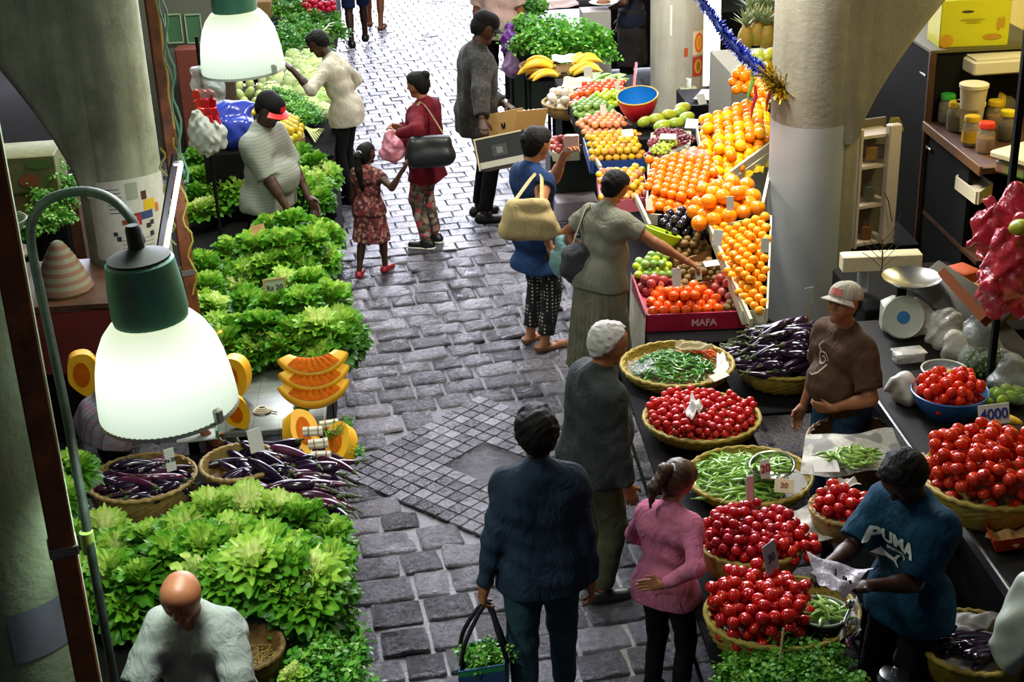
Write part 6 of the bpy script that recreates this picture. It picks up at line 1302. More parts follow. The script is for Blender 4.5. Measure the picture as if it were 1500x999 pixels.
# basket A
b_, c_ = basket('tomato_basket', P(1145, 905, .70) - Vector((0, 0, .10)), .31, .13, .85, M['wicker_y'], 'large wicker basket of red tomatoes and a bean bowl in the near foreground', lining=M['news'], dome=.03, sy=.82)
heap('tomato', [TOMA], .027, c_ + Vector((-.09, .0, 0)), .20, .21, .06, 150, 'round red tomato in the large foreground basket', 'tomato', 'tomatoes in the foreground basket', seed=5)
bowl('green_rimmed_bowl', P(1204, 906, .74) - Vector((0, 0, .05)), .105, .085, pm('bowl_dark', '#1f2a22', .3), pm('bowl_grey', '#8a9a84', .4), pm('bowl_rim', '#8a9a84', .3), 'round bowl of green beans in the large foreground basket'); strew('green_bean', CHL2, P(1204, 903, .755), .08, .075, .02, 36, 'green bean in the round bowl of the foreground basket', 'bean', 'green beans in the round bowl', seed=7)
sheet('newspaper', Q((1225, 945, .72), (1262, 925, .74), (1255, 875, .76), (1235, 880, .72)), M['news'], 'torn newspaper edge at the right of the foreground basket', 'newspaper', crump=.02, seed=5)
for i in range(9): put('eggplant', EGGR[i % 2][0], P(1236 + (i % 3) * 8, 915 + (i // 3) * 10, .72), 'dark purple eggplant at the right of the foreground basket', 'eggplant', 'eggplants in the foreground basket', rot=(0, rng.uniform(-.2, .2), 1.2 + rng.uniform(-.4, .4)), sc=.5)
m = MB(); m.tube([P(1236, 912, .84), P(1250, 880, .88)], .006, 8); m.sphere(P(1244, 886, .875), .016, 10, 8, (1, 1, 1.4)); tag(m.build('ladle', M['steel']), 'small steel spoon on the rim of the bean bowl', 'spoon')
# small tomato basket and bean basket farther right
b_, c_ = basket('tomato_basket', P(1236, 752, .76) - Vector((0, 0, .09)), .15, .12, .8, M['wicker'], 'small paper lined basket of tomatoes behind the teal shirt man', lining=M['news'], dome=.02); heap('tomato', [TOMA], .026, c_ + Vector((-.01, -.02, 0)), .115, .10, .04, 42, 'red tomato in the small paper lined basket', 'tomato', 'tomatoes in the small basket', seed=8)
sheet('newspaper', Q((1208, 712, .84), (1240, 700, .86), (1262, 708, .86), (1205, 735, .82)), M['news'], 'newspaper lining rising at the back of the small tomato basket', 'newspaper', crump=.012, seed=8)
b_, c_ = basket('bean_basket', P(1258, 650, .72) - Vector((0, 0, .11)), .25, .13, .85, M['wicker_d'], 'brown wicker basket lined with newspaper below the brown shirt man', lining=M['wicker_d'], dome=.02)
sheet('newspaper', Q((1172, 695, .78), (1322, 690, .78), (1318, 630, .80), (1180, 634, .82)), M['news'], 'open newspaper spread in the basket below the brown shirt man', 'newspaper', crump=.012, seed=9)
strew('green_bean', CHL2, P(1248, 674, .80), .13, .07, .03, 60, 'pale green bean on the open newspaper', 'bean', 'green beans on the newspaper', seed=11)
card(P(1212, 692, .80), .12, .08, -.1, -1.25, 'plain white card at the left front of the open newspaper'); card(P(1352, 690, .86), .11, .07, .3, -1.0, 'plain white card on a stick at the left rim of the big tomato basket', stick=.02)
sheet('newspaper', Q((1340, 800, .72), (1390, 790, .72), (1372, 705, .76), (1330, 712, .74)), M['news'], 'folded newspaper behind the teal shirt man', 'newspaper', seed=10)
table(1.78, 2.18, 5.15, 5.85, .58, 'dark table under the open newspaper basket and the small tomato basket')
# right tomato basket, orange tray, counter
def rcounter():
    o = empty('market_counter', (2.75, 5.9, 0), 'long dark counter at the right carrying the blue bowl and the big tomato basket', 'counter', rz=0); m = MB(); m.box((.02, .1, .82), (1.0, 3.0, .05), None, .01); m.build('counter_top', pm('counter_grey', '#191816', .75, spec=.2, var='#131211', nscale=6), o); m = MB(); m.box((-.44, .1, .42), (.04, 2.9, .76)); m.build('front_panel', M['dark'], o); m = MB(); m.box((-.495, .1, .82), (.02, 3.0, .06), None, .005); m.build('steel_edge', pm('dull_steel', '#77777a', .35, .8), o); m = MB(); m.box((.47, .1, .4), (.04, 2.9, .78)); m.build('back_panel', M['dark'], o)
rcounter()
b_, c_ = basket('tomato_basket', P(1452, 706, .98) - Vector((0, 0, .14)), .30, .17, .7, M['wicker_y'], 'big yellowish wicker basket of orange red tomatoes at the right edge', lining=M['wicker'], dome=.06, sy=.95, bed_z=.13)
heap('large_tomato', [TOMR], .031, c_, .265, .25, .12, 150, 'orange red tomato in the big basket at the right edge', 'large tomato', 'tomatoes in the big right basket', seed=12)
card(P(1380, 675, 1.06), .10, .05, .2, -1.0, 'small yellow card at the left of the big tomato basket', pm('yellow_card', '#c8b020', .6))
o = empty('orange_tray', P(1478, 790, .86), 'orange plastic tray of pale crumbs below the big tomato basket', 'tray', rz=.1); m = MB(); m.lathe([(.10, 0), (.13, .07), (.135, .075), (.125, .07), (.095, .008)], 4, sx=1.3, sy=1.0); m.build('tray_body', pm('orange_plastic', '#c83a10', .4), o, False); m = MB(); m.grid(lambda u, v: ((u - .5) * .18, (v - .5) * .14, .03 + .02 * math.sin(u * 9) * math.sin(v * 8)), 12, 12); m.build('contents', pm('crumbs', '#c8a870', .8, var='#a87a40', nscale=40, bump=.8, bscale=50), o); o.rotation_euler = (0, 0, PI / 4)
q = P(1388, 606, .845); bowl('blue_bowl', q, .185, .13, pm('blue_plastic', '#1f4f8a', .35), pm('blue_inside', '#3a6a98', .4), pm('blue_plastic_rim', '#2a5f98', .3), 'wide blue bowl of plum tomatoes on the right counter', base=.6); heap('plum_tomato', [TOMP], .026, q + Vector((0, -.01, .07)), .145, .14, .04, 62, 'orange red plum tomato in the wide blue bowl', 'plum tomato', 'plum tomatoes in the blue bowl', seed=14)
card(P(1457, 622, .90), .16, .10, .1, -.35, 'white price card with large blue figures beside the blue bowl', words='4000', mk='#2a3a90', wsz=.72)
q = P(1382, 556, .845); o = bowl('clear_bowl', q, .115, .06, M['clear'], M['clear'], pm('clear_rim2', '#b8bcae', .25), 'shallow clear bowl with liquid behind the blue bowl'); m = MB(); m.lathe([(.095, .03), (.001, .031)], 36); m.build('liquid', pm('cloudy', '#9a9a84', .2), o); put('lemon', LEM, q + Vector((.03, .0, .04)), 'small yellow piece floating in the shallow clear bowl', 'lemon', None, sc=.4)
def filmbag(pos, e, label, mat, seed=1, neck=None, sc=1.0, name='plastic_bag', amp=.014, lean=0):
    s_ = SDF(); s_.e((0, 0, e[2]), e, None, .04).c((0, 0, e[2] * 1.5), (lean, .02, e[2] * 2.3), e[0] * .6, e[0] * (neck or .75), .05).cut((0, 0, .002), (0, 0, -1)); o = link(name, npmesh(name, [s_.mesh(.007, (amp, 38, seed))], mat)); o.location = pos; o.scale = (sc,) * 3; return tag(o, label, 'bag')
M['film'] = plastic_film('white_translucent', '#d0d0c8', .6, .2); M['redfilm'] = plastic_film('red_translucent', '#b8283c', .8, .15)
PEA = ball_mesh('green_pea', .013, pm('pea', '#4a6a2a', .4, rvar='#5d7d34'), n=10, m=7)
q = P(1440, 545, .845); filmbag(q, (.12, .10, .09), 'clear plastic bag full of green peas on the right counter', M['clear'], 3, lean=-.03); heap('green_pea', [PEA], .013, q + Vector((0, 0, .005)), .095, .075, .05, 120, 'green pea inside the clear bag on the right counter', 'pea', 'peas in the clear bag', seed=15)
q = P(1478, 590, .845); filmbag(q, (.11, .09, .075), 'clear plastic bag of limes at the right edge of the counter', M['clear'], 5); 
for i in range(9): put('lime', LIM, q + Vector(((i % 3 - 1) * .055, (i // 3 - 1) * .05, .04 + .012 * (i % 2))), 'pale green lime inside the clear bag at the right edge', 'lime', 'limes in the clear bag', sc=1.2)
for i, (x, y) in enumerate([(1446, 590), (1452, 602)]): put('lime', LIM, P(x, y, .88), 'green lime beside the bag at the right edge', 'lime', 'loose limes', sc=1.15)
put('yellow_squash', ball_mesh('squash', .05, pm('yellow_squash', '#d0a80c', .4), (.55, 2.0, .5)), P(1470, 612, .885), 'long yellow fruit lying beside the limes', 'fruit', None, rot=(0, 0, .75))
filmbag(P(1388, 510, .845), (.12, .07, .06), 'flat white translucent bag in front of the weighing scale', M['film'], 8, sc=1.0); filmbag(P(1350, 490, .845), (.10, .07, .06), 'white translucent bag left of the weighing scale', M['film'], 9); filmbag(P(1398, 528, .845), (.07, .05, .05), 'translucent bag holding a little green behind the pea bag', M['film'], 7)
filmbag(P(1322, 590, .845), (.09, .07, .045), 'crumpled white bag left of the blue bowl', pm('white_film2', '#b8b8b0', .4), 11)
o = empty('food_box', P(1330, 530, .845), 'clear plastic food box behind the clear bowl', 'box', rz=.1); m = MB(); m.box((0, 0, .03), (.16, .09, .06), None, .012); m.build('box', M['film'], o); m = MB(); m.box((0, 0, .064), (.17, .10, .01), None, .004); m.build('lid', M['film'], o)
# weighing scale, bottle, beam
q = P(1318, 492, .845); o = empty('weighing_scale', q, 'dial weighing scale with a steel pan behind the man in the cap', 'scale', rz=-.15); m = MB(); m.box((0, .06, .10), (.20, .16, .20), None, .03); m.build('body', pm('scale_body', '#8f9484', .5), o)
m = MB(); m.lathe([(.115, 0), (.12, .02), (.112, .03), (.10, .022), (.001, .022)], 40); m.v = [((Matrix.Translation((0, -.04, .13)) @ Matrix.Rotation(rad(70), 4, 'X')) @ Vector(v))[:] for v in m.v]; d_ = m.build('dial', pm('dial_face', '#a8b2a4', .4), o)
m = MB(); m.lathe([(.036, .0235), (.001, .0245)], 24); m.v = [((Matrix.Translation((0, -.04, .13)) @ Matrix.Rotation(rad(70), 4, 'X')) @ Vector(v))[:] for v in m.v]; m.build('dial_emblem', pm('dial_blue', '#1f6a9a', .5), d_)
m = MB(); m.box((.0, .06, .23), (.05, .05, .10)); m.build('neck', M['black'], o); m = MB(); m.lathe([(.03, .28), (.10, .29), (.155, .325), (.162, .332), (.15, .325), (.095, .298), (.001, .29)], 48); m.v = [(v[0] + .05, v[1] + .06, v[2]) for v in m.v]; m.build('pan', M['steel'], o)
q = P(1263, 425, .845); o = empty('water_bottle', q, 'clear water bottle with a blue cap behind the head of the man in the cap', 'bottle'); m = MB(); m.lathe([(.032, 0), (.035, .01), (.035, .13), (.03, .16), (.014, .19), (.013, .205)], 24, cap1=True); m.build('bottle', pm('bottle_clear', '#9aa6a4', .1, alpha=.6), o); m = MB(); m.lathe([(.016, .2), (.016, .22)], 16, cap1=True); m.build('cap', pm('cap_blue', '#24318a', .4), o)
m = MB(); q = P(1280, 425, .84); m.box((0, 0, .41), (.75, .7, .82), None, .01); o = tag(m.build('back_block', M['dark']), 'dark block under the water bottle behind the scale', 'block'); o.location = (q.x + .25, q.y + .1, 0)
a, b = PD(1232, 386, 8.6), PD(1348, 378, 8.6); m = MB(); m.box((0, 0, 0), ((b - a).length, .10, .10), Matrix.Rotation(math.atan2(b.y - a.y, b.x - a.x), 3, 'Z'), .006); o = tag(m.build('white_beam', pm('cream_beam', '#c9c2a4', .6, var='#bab292', nscale=6)), 'short cream coloured beam behind the cap man beside the right column', 'beam'); o.location = (a + b) / 2
m = MB(); m.box((0, 0, 0), (.55, .26, .04), None, .006); o = tag(m.build('grey_board', pm('board_grey', '#3c3a34', .6)), 'sloping grey board behind the weighing scale', 'board'); o.location = PD(1405, 440, 8.0); o.rotation_euler = (rad(28), rad(14), rad(-60))
m = MB(); q = PD(1400, 465, 8.6); m.box((0, 0, 0), (1.5, .9, q.z), None, .01); o = tag(m.build('low_cabinet', M['dark']), 'dark low cabinet standing behind the weighing scale', 'cabinet'); o.location = (q.x + .5, q.y + .5, q.z / 2 - .12)
# twig in a jar
m = MB(); t0 = PD(1288, 415, 8.0); tr_ = [t0, t0 + Vector((.01, 0, .12)), t0 + Vector((0, 0, .26))]; m.tube(tr_, .004, 5)
for k in range(9): s0 = tr_[0].lerp(tr_[2], .3 + .08 * k); m.tube([s0, s0 + Vector(((-1) ** k * .05, 0, .05)), s0 + Vector(((-1) ** k * .10, .02, .07 + .01 * k))], .002, 4)
tag(m.build('dry_twig', pm('twig', '#4a3a20', .8)), 'thin dry twig standing before the cream beam', 'twig')
# display cabinet and black cabinets behind the right column
def slab(name, pts4, th, mat, label=None, cat=None, par=None):
    n = (pts4[1] - pts4[0]).cross(pts4[3] - pts4[0]).normalized() * th; o0 = Vector((0, 0, 0)) if par else sum(pts4, Vector()) / 4; m = MB(); q = [p - o0 for p in pts4]; m.add(q + [p - n for p in q], [(0, 1, 2, 3), (7, 6, 5, 4), (0, 4, 5, 1), (1, 5, 6, 2), (2, 6, 7, 3), (3, 7, 4, 0)]); o = m.build(name, mat, par, False); o.location = o0
    return tag(o, label, cat) if label else o
DB = 10.6
o = empty('display_cabinet', PD(1285, 358, DB), 'narrow white framed display cabinet beside the right column', 'cabinet'); o0 = o.location.copy(); u = Vector((math.cos(.25), math.sin(.25), 0)); hh = PD(1300, 165, DB).z - PD(1290, 362, DB).z
for (x, w, mt, nm) in ((.07, .10, M['white'], 'side_frame'), (-.20, .03, M['white'], 'side_frame')): m = MB(); m.box(u * x + Vector((0, 0, hh / 2)), (w, .06, hh), Matrix.Rotation(.25, 3, 'Z'), .006); m.build(nm, pm('warm_white', '#cdbfae', .5), o)
for z in (.02, hh * .34, hh * .67, hh * .92): m = MB(); m.box(u * -.07 + Vector((0, .1, z)), (.26, .2, .022), Matrix.Rotation(.25, 3, 'Z')); m.build('shelf', pm('warm_white', '#cdbfae', .5), o)
m = MB(); m.box(u * -.07 + Vector((0, .2, hh / 2)), (.28, .02, hh), Matrix.Rotation(.25, 3, 'Z')); m.build('back_board', pm('cab_back', '#6a6248', .6), o); m = MB(); m.tube([u * .05 + Vector((-.03, -.04, hh * .45)), u * .06 + Vector((-.01, -.05, hh * .38)), u * .09 + Vector((0, -.05, hh * .2))], .004, 5); m.build('cable', pm('brown_cable', '#6a3a20', .5), o)
m = MB(); m.box((o0.x, o0.y + .2, o0.z / 2), (.6, .5, o0.z)); tag(m.build('display_block', M['dark']), 'dark block under the white framed display cabinet', 'block')
for i in range(4): m = MB(); m.box((0, 0, .05), (.07, .05, .10), None, .006); ob = m.build('small_packet', pm('pk%d' % i, ('#7a4a20', '#5a5a50', '#8a6a30', '#6a6a60')[i], .5)); ob.location = o0 + u * -.08 + Vector((.0, .06, (.0, hh * .34, hh * .67, hh * .67)[i] + .035)) + u * (.07 if i == 3 else 0); tag(ob, ('packet on the lowest shelf', 'packet on the second shelf', 'left packet on the upper shelf', 'right packet on the upper shelf')[i] + ' of the white framed display cabinet', 'packet')
# black cabinets: a tall one with its side to us and a lower one with a brown top
M['blackpanel'] = pm('black_panel', '#151615', .8, spec=.12, var='#121210', nscale=4)
CX = 3.72
def pX(px, py, x=CX): return PX(px, py, x)
p_tl, p_tr, p_br = pX(1262, 225), pX(1366, 78), pX(1350, 232)
o = empty('tall_cabinet', (CX, p_tr.y, 0), 'tall scratched black cabinet with a brown edge behind the right column', 'cabinet'); ht = p_tr.z
m = MB(); m.box((.42, .9, ht / 2), (.84, 1.8, ht), None, .004); m.build('carcass', M['blackpanel'], o); m = MB(); m.box((.0, -.012, ht / 2), (.05, .03, ht), None, .003); m.build('edge_strip', M['brownwood'], o); m = MB(); m.box((.42, .9, ht + .012), (.88, 1.84, .024), None, .003); m.build('top_board', pm('olive_top', '#5a5426', .6), o); m = MB(); m.box((-.012, .12, ht - .18), (.02, .12, .02), None, .004); m.build('handle', M['steel'], o)
p1 = pX(1352, 172); p2 = pX(1440, 282)
cy0 = p2.y; cy1 = p_tr.y - .02; hz = p1.z
o = empty('brown_top_cabinet', (CX, cy0, 0), 'low black cabinet with a brown wooden top carrying the glass jars', 'cabinet'); L_ = cy1 - cy0
m = MB(); m.box((.5, L_ / 2, hz - .03), (1.06, L_, .05), None, .006); m.build('top_board', M['brownwood'], o); m = MB(); m.box((-.03, L_ / 2, hz - .03), (.02, L_, .07), None, .004); m.build('edge_strip', pm('edge_wood', '#6a4a2c', .45), o); m = MB(); m.box((.02, L_ * .62, (hz - .06) / 2), (.03, L_ * .74, hz - .06)); m.build('side_panel', M['blackpanel'], o); m = MB(); m.box((.5, L_ - .02, (hz - .06) / 2), (1, .03, hz - .06)); m.build('back_panel', M['dark'], o); m = MB(); m.box((1.0, L_ / 2, (hz - .06) / 2), (.03, L_, hz - .06)); m.build('far_panel', M['dark'], o); m = MB(); m.box((-.005, L_ * .93, hz - .18), (.02, .10, .02), None, .004); m.build('handle', M['steel'], o); m = MB(); m.box((.5, L_ / 2, hz * .45), (1, L_, .03)); m.build('shelf', M['brownwood'], o)
# jars, tubs, bottles on the brown top
def jar(px, py, z, r_, h, lid, fill, label, lab=None):
    o = empty('glass_jar', P(px, py, z), label, 'jar', rz=rng.uniform(0, 6)); m = MB(); m.lathe([(r_ * .9, 0), (r_, .01), (r_, h * .75), (r_ * .8, h * .9), (r_ * .75, h)], 24, cap1=True); m.build('glass', pm('jar_glass', '#b0a890', .08, alpha=.35), o); m = MB(); m.lathe([(r_ * .88, .005), (r_ * .94, .015), (r_ * .94, h * .6), (r_ * .5, h * .66)], 20, cap1=True); m.build('filling', fill, o); m = MB(); m.lathe([(r_ * .86, h), (r_ * .86, h + .03), (r_ * .8, h + .036)], 24, cap1=True); m.build('lid', pm('lid' + lid, lid, .4), o)
    if lab: m = MB(); m.lathe([(r_ * 1.01, h * .15), (r_ * 1.01, h * .6)], 24, cap0=False); m.build('paper_label', lab, o)
    return o
PK = pm('pickle_dark', '#3a2412', .3, var='#22140a', nscale=20); PO = pm('pickle_orange', '#a86a1c', .35, var='#7a4a14', nscale=20)
for a in ((1386, 178, '#2f9a30', PK, 'dark jar with a green lid at the far end of the brown top', None), (1398, 190, '#d8b414', PK, 'dark jar with a yellow lid beside the green lidded jar', None), (1421, 212, '#c8a41c', PO, 'orange filled jar with a yellow label behind the red lidded jar', pm('label_yellow', '#d0a414', .5)), (1442, 222, '#d83010', PO, 'glass jar with a bright red lid at the front of the jars', None), (1473, 204, '#d8c014', PK, 'dark jar with a yellow lid at the right of the jars', None), (1455, 188, '#c8a41c', PO, 'orange filled jar behind the white tubs', None), (1392, 128, '#c8b41c', PO, 'dim jar with a yellow lid at the back of the cabinet', None)): jar(a[0], a[1], hz, .062, .17, a[2], a[3], a[4], a[5])
def tub(px, py, z, r_, h, label):
    o = empty('white_tub', P(px, py, z), label, 'tub'); m = MB(); m.lathe([(r_ * .85, 0), (r_, h)], 28, cap1=True); m.build('tub_body', pm('cream_tub', '#c8bc94', .5), o); m = MB(); m.lathe([(r_ * 1.06, h), (r_ * 1.06, h + .022), (r_ * .98, h + .026)], 28, cap1=True); m.build('lid', pm('cream_lid', '#d4c8a0', .45), o); return o
tub(1418, 190, hz, .10, .18, 'lower cream tub among the jars'); tub(1424, 158, hz + .2, .095, .15, 'upper cream tub stacked among the jars'); tub(1448, 118, hz + .18, .10, .17, 'tall cream tub under the white foam box'); tub(1446, 160, hz, .10, .17, 'cream tub behind the stacked tubs')
o = empty('foam_box', P(1458, 102, hz + .36), 'white foam box lid resting on top of the tubs', 'box', rz=.05); m = MB(); m.box((0, 0, .05), (.46, .3, .10), None, .012); m.build('foam', pm('foam', '#d8ceb0', .7), o); m = MB(); m.box((0, 0, .108), (.42, .26, .02), None, .006); m.build('raised_lid', pm('foam', '#d8ceb0', .7), o)
o = empty('big_jar', P(1488, 150, hz + .06), 'large clear jar with a big yellow lid lying on its side', 'jar', rot=(0, rad(80), rad(-160))); m = MB(); m.lathe([(.11, 0), (.115, .02), (.115, .16), (.10, .2)], 28, cap1=True); m.build('glass', pm('jar_glass', '#b0a890', .08, alpha=.35), o); m = MB(); m.lathe([(.108, .2), (.108, .24), (.1, .246)], 28, cap1=True); m.build('lid', pm('lid#d8b414', '#d8b414', .4), o)
q = P(1488, 250, hz); o = empty('basket_tray', q + Vector((.05, -.05, 0)), 'cream plastic basket on printed packets at the right end of the brown top', 'tray', rz=.5); m = MB(); m.box((0, 0, .13), (.40, .30, .05), None, .012); m.build('tray', pm('cream_tub', '#c8bc94', .5), o); m = MB(); m.box((0, 0, .05), (.34, .26, .10), None, .02); m.build('printed_packet', pm('packet_print', '#8a3a50', .4, var='#5a8a30', nscale=9), o)
tray('foam_tray', [P(1402, 262, hz - .22), P(1432, 285, hz - .22), P(1452, 272, hz - .22), P(1420, 250, hz - .22)], .07, .02, pm('foam', '#d8ceb0', .7), 'white foam tray standing out below the brown top', 'tray')
carton(1416, 62, ht + .02, .5, .3, .34, -.05, 'yellow printed fruit carton on top of the tall black cabinet', pm('yellow_carton', '#c8c410', .55), [(-.06, .255, .045, .010, '#3a3a10'), (.17, .16, .018, .05, '#b8901a'), (.20, .17, .014, .045, '#b8901a'), (.13, .07, .07, .022, '#b8861a'), (-.20, .05, .05, .05, '#c89414'), (-.02, .20, .09, .008, '#a8a014'), (-.02, .18, .06, .005, '#a8a014')], 'printed_carton')
for k in range(6): m = MB(); a = PD(1306 + k * 2, 172, 10.3); m.tube([a, a + Vector((.01 * k - .02, 0, -.06)), a + Vector((.014 * k - .03, -.01, -.10))], .004, 5); tag(m.build('wire_end', pm('yellow_wire', '#a8981c', .5)), 'loose yellow wire end above the white framed cabinet', 'wire', 'loose yellow wire ends')
# hanging red bags, orange crate, white bags at the right edge
for i, (x, y, d, e, lb, mt) in enumerate([(1452, 345, 6.9, (.09, .07, .12), 'purplish red plastic bag hanging at the right edge, left one', 'r'), (1482, 400, 6.8, (.13, .10, .20), 'large red plastic bag hanging at the right edge, lower one', 'r'), (1490, 320, 6.9, (.10, .08, .10), 'pinkish red plastic bag hanging at the right edge, upper one', 'r'), (1450, 425, 6.9, (.06, .05, .10), 'small red plastic bag hanging at the right edge, lowest one', 'r')]): o = filmbag(PD(x, y, d) - Vector((0, 0, e[2])), e, lb, M['redfilm'], 20 + i, neck=.35, amp=.022)
put('mango', MANG, PD(1493, 333, 6.6), 'yellow fruit seen through the upper red bag', 'fruit', None, sc=.9)
m = MB(); a = PD(1440, 200, 6.95); m.box((0, 0, 0), (.03, .03, 1.9)); o = tag(m.build('hanging_rail', M['black']), 'dark rail from which the red bags hang at the right edge', 'rail'); o.location = PD(1478, 300, 7.0); o.location.z = .84 + .95
m = MB(); m.box((0, 0, 0), (.16, .14, .18), None, .008); o = tag(m.build('orange_carton', pm('orange_carton', '#b8481a', .6, var='#a03a14', nscale=5)), 'open orange carton below the hanging red bags', 'carton'); o.location = P(1432, 462, .845) + Vector((0, .3, .09)); o.rotation_euler = (.1, .1, .6)
m = MB(); m.box((0, 0, 0), (.26, .3, .14), None, .006); o = tag(m.build('brown_carton', pm('brown_carton', '#7a5a20', .7)), 'brown carton beside the open orange carton', 'carton'); o.location = P(1475, 490, .845) + Vector((0, .3, .07)); o.rotation_euler = (0, 0, .3)
a, b = PD(1382, 400, 7.9), PD(1445, 470, 7.4); m = MB(); m.tube([a - (a + b) / 2, b - (a + b) / 2], .035, 4); o = tag(m.build('wooden_bar', pm('orange_wood', '#5a2e10', .9, spec=.1)), 'slanting reddish wooden bar behind the scale', 'bar'); o.location = (a + b) / 2
# bottom right: eggplant basket and white bag
b_, c_ = basket('eggplant_basket', P(1425, 955, .56) - Vector((0, 0, .10)), .22, .15, .8, M['wicker_y'], 'paper lined wicker basket of dark eggplants at the lower right corner', lining=M['news'], dome=.02)
r_ = random.Random(21)
for i in range(26): eggplant(r_.choice(EGG), c_ + Vector((r_.uniform(-.12, .13), r_.uniform(-.11, .08), .03 + r_.uniform(0, .05))), (r_.uniform(-.5, .5), r_.uniform(-.2, .2), r_.uniform(-.5, .5)), 'dark eggplant in the basket at the lower right corner', 'eggplants at the lower right', .8)
sheet('newspaper', Q((1362, 925, .62), (1400, 895, .66), (1465, 898, .66), (1440, 925, .62)), M['news'], 'cream paper folded over the back rim of the lower right basket', 'newspaper', seed=12)
filmbag(P(1488, 975, .60), (.10, .09, .13), 'white plastic bag at the lower right edge over the eggplants', pm('white_bag', '#b4bdb0', .4), 31, lean=.05, sc=1.1)
table(1.78, 2.2, 4.0, 4.75, .455, 'low dark table under the lower right eggplant basket')
# right eggplant basket by the column, herbs at the bottom
b_, c_ = basket('eggplant_basket', P(1148, 532, .60) - Vector((0, 0, .09)), .28, .12, .85, M['wicker_y'], 'wide basket heaped with black eggplants in front of the right column', lining=M['wicker_d'], dome=.08)
r_ = random.Random(22)
for i in range(88):
    a, q = r_.uniform(0, 6.28), math.sqrt(r_.random()); x, y = .27 * q * math.cos(a), .25 * q * math.sin(a); z = .05 + .19 * (1 - q * q) + r_.uniform(-.01, .02)
    eggplant(r_.choice(EGG), c_ + Vector((x, y, z)), (r_.uniform(-.5, .5), r_.uniform(-.1, .45), PI + r_.uniform(-.7, .5)), 'glossy black eggplant in the wide basket before the right column', 'eggplants before the right column', r_.uniform(.9, 1.15))
card(P(1186, 470, .86), .055, .10, .3, -.1, 'grey card on a dark stick above the black eggplants', pm('card_grey', '#8f9690', .6), .10); bunch(HERB, P(1205, 500, .80), .5, 'green leaf tuft on the black eggplants', None)
table(1.7, 2.3, 7.1, 7.7, .50, 'dark table under the wide basket of black eggplants')
for i, (x, y, z) in enumerate([(1100, 985, .66), (1130, 965, .70), (1160, 955, .72), (1190, 960, .70), (1215, 975, .66), (1110, 960, .66), (1145, 985, .70), (1180, 990, .70), (1210, 1000, .64), (1080, 1000, .62), (1235, 995, .60), (1120, 1005, .68), (1160, 1010, .68)]): bunch(HERB, P(x, y, z) - Vector((0, 0, .08)), rng.uniform(.72, .85), 'bright green coriander bunch in the near right foreground', 'coriander bunches', cat='coriander')
table(1.0, 1.6, 3.95, 4.5, .52, 'dark table under the coriander in the near right foreground'); m = MB(); m.tube([P(1140, 985, .70), P(1148, 920, .85)], .005, 6); tag(m.build('thin_stick', pm('stick', '#a89a70', .6)), 'thin pale stick standing in the coriander', 'stick')
q = P(1310, 995, .50); o = empty('steel_pot', q, 'steel pot lid at the bottom edge right of the coriander', 'lid'); m = MB(); m.lathe([(.07, 0), (.06, .03), (.02, .04)], 28, cap1=True); m.build('lid', M['steel'], o); m = MB(); m.sphere((0, 0, .05), .015, 10, 8); m.build('knob', M['steel'], o)
table(1.7, 1.78 + .2, 4.1, 4.4, .49, 'small dark table under the steel pot lid')
# ------------------------------------------------------------------ people
from mathutils.bvhtree import BVHTree
def cloth(name, col, var=None, sc=6, rough=.85, bump=.25):
    k = 'cloth_' + name
    if k in MATS: return MATS[k]
    t = NT(k); co = t.coord(); t.set(t.ramp(t.noise(co, sc), [(.32, var or col), (.68, col)]), rough, 0, .2)
    w = t.n('ShaderNodeTexNoise'); w.inputs['Scale'].default_value = 7; w.inputs['Detail'].default_value = 3; w.inputs['Distortion'].default_value = 1.8; t.l(t.coord((1.6, 1.6, .8)), w.inputs['Vector'])
    t.bump(t.math('ADD', w.outputs['Fac'], t.math('MULTIPLY', t.noise(co, 130, 2), .06)), .5, .03); MATS[k] = t.m; return t.m
HB = pm('hair_black', '#0a0807', .7, spec=.2, bump=.6, bscale=140, bdist=.003); HG = pm('hair_white', '#b4b2ad', .8, bump=.6, bscale=140, bdist=.003); HBR = pm('hair_brown', '#2a160c', .45, var='#4a2814', nscale=10, bump=.6, bscale=140, bdist=.003)
BLK = cloth('black', '#0e0e11'); SHB = pm('shoe_black', '#121214', .4)
def pattern(name, cols, sc, kind='voronoi', base=None):
    t = NT(name); co = t.coord()
    if kind == 'dots':
        v = t.n('ShaderNodeTexVoronoi'); v.inputs['Scale'].default_value = sc; v.inputs['Randomness'].default_value = .05; t.l(co, v.inputs['Vector']); t.set(t.ramp(v.outputs['Distance'], [(.0, cols[1]), (.27, cols[0])], True), .8)
    elif kind == 'stripes':
        z = t.n('ShaderNodeSeparateXYZ'); t.l(co, z.inputs[0]); t.set(t.ramp(t.math('FRACT', t.math('MULTIPLY', z.outputs['Z'], sc)), [(0, cols[0]), (.8, cols[1])], True), .85)
    elif kind == 'plaid':
        z = t.n('ShaderNodeSeparateXYZ'); t.l(co, z.inputs[0]); f = [t.ramp(t.math('FRACT', t.math('MULTIPLY', z.outputs[k], sc)), [(0, (0, 0, 0, 1)), (.62, (.45, .45, .45, 1)), (.86, (1, 1, 1, 1))], True) for k in ('X', 'Z')]; c = t.mix(f[0], cols[0], cols[1]); t.set(t.mix(t.math('MULTIPLY', f[1], .6), c, cols[2]), .85)
    else:
        v = t.n('ShaderNodeTexVoronoi'); v.inputs['Scale'].default_value = sc; t.l(co, v.inputs['Vector']); s_ = t.n('ShaderNodeSeparateColor'); t.l(v.outputs['Color'], s_.inputs[0]); t.set(t.ramp(s_.outputs[0], [(i / len(cols), c) for i, c in enumerate(cols)], True), .8)
    return t.m
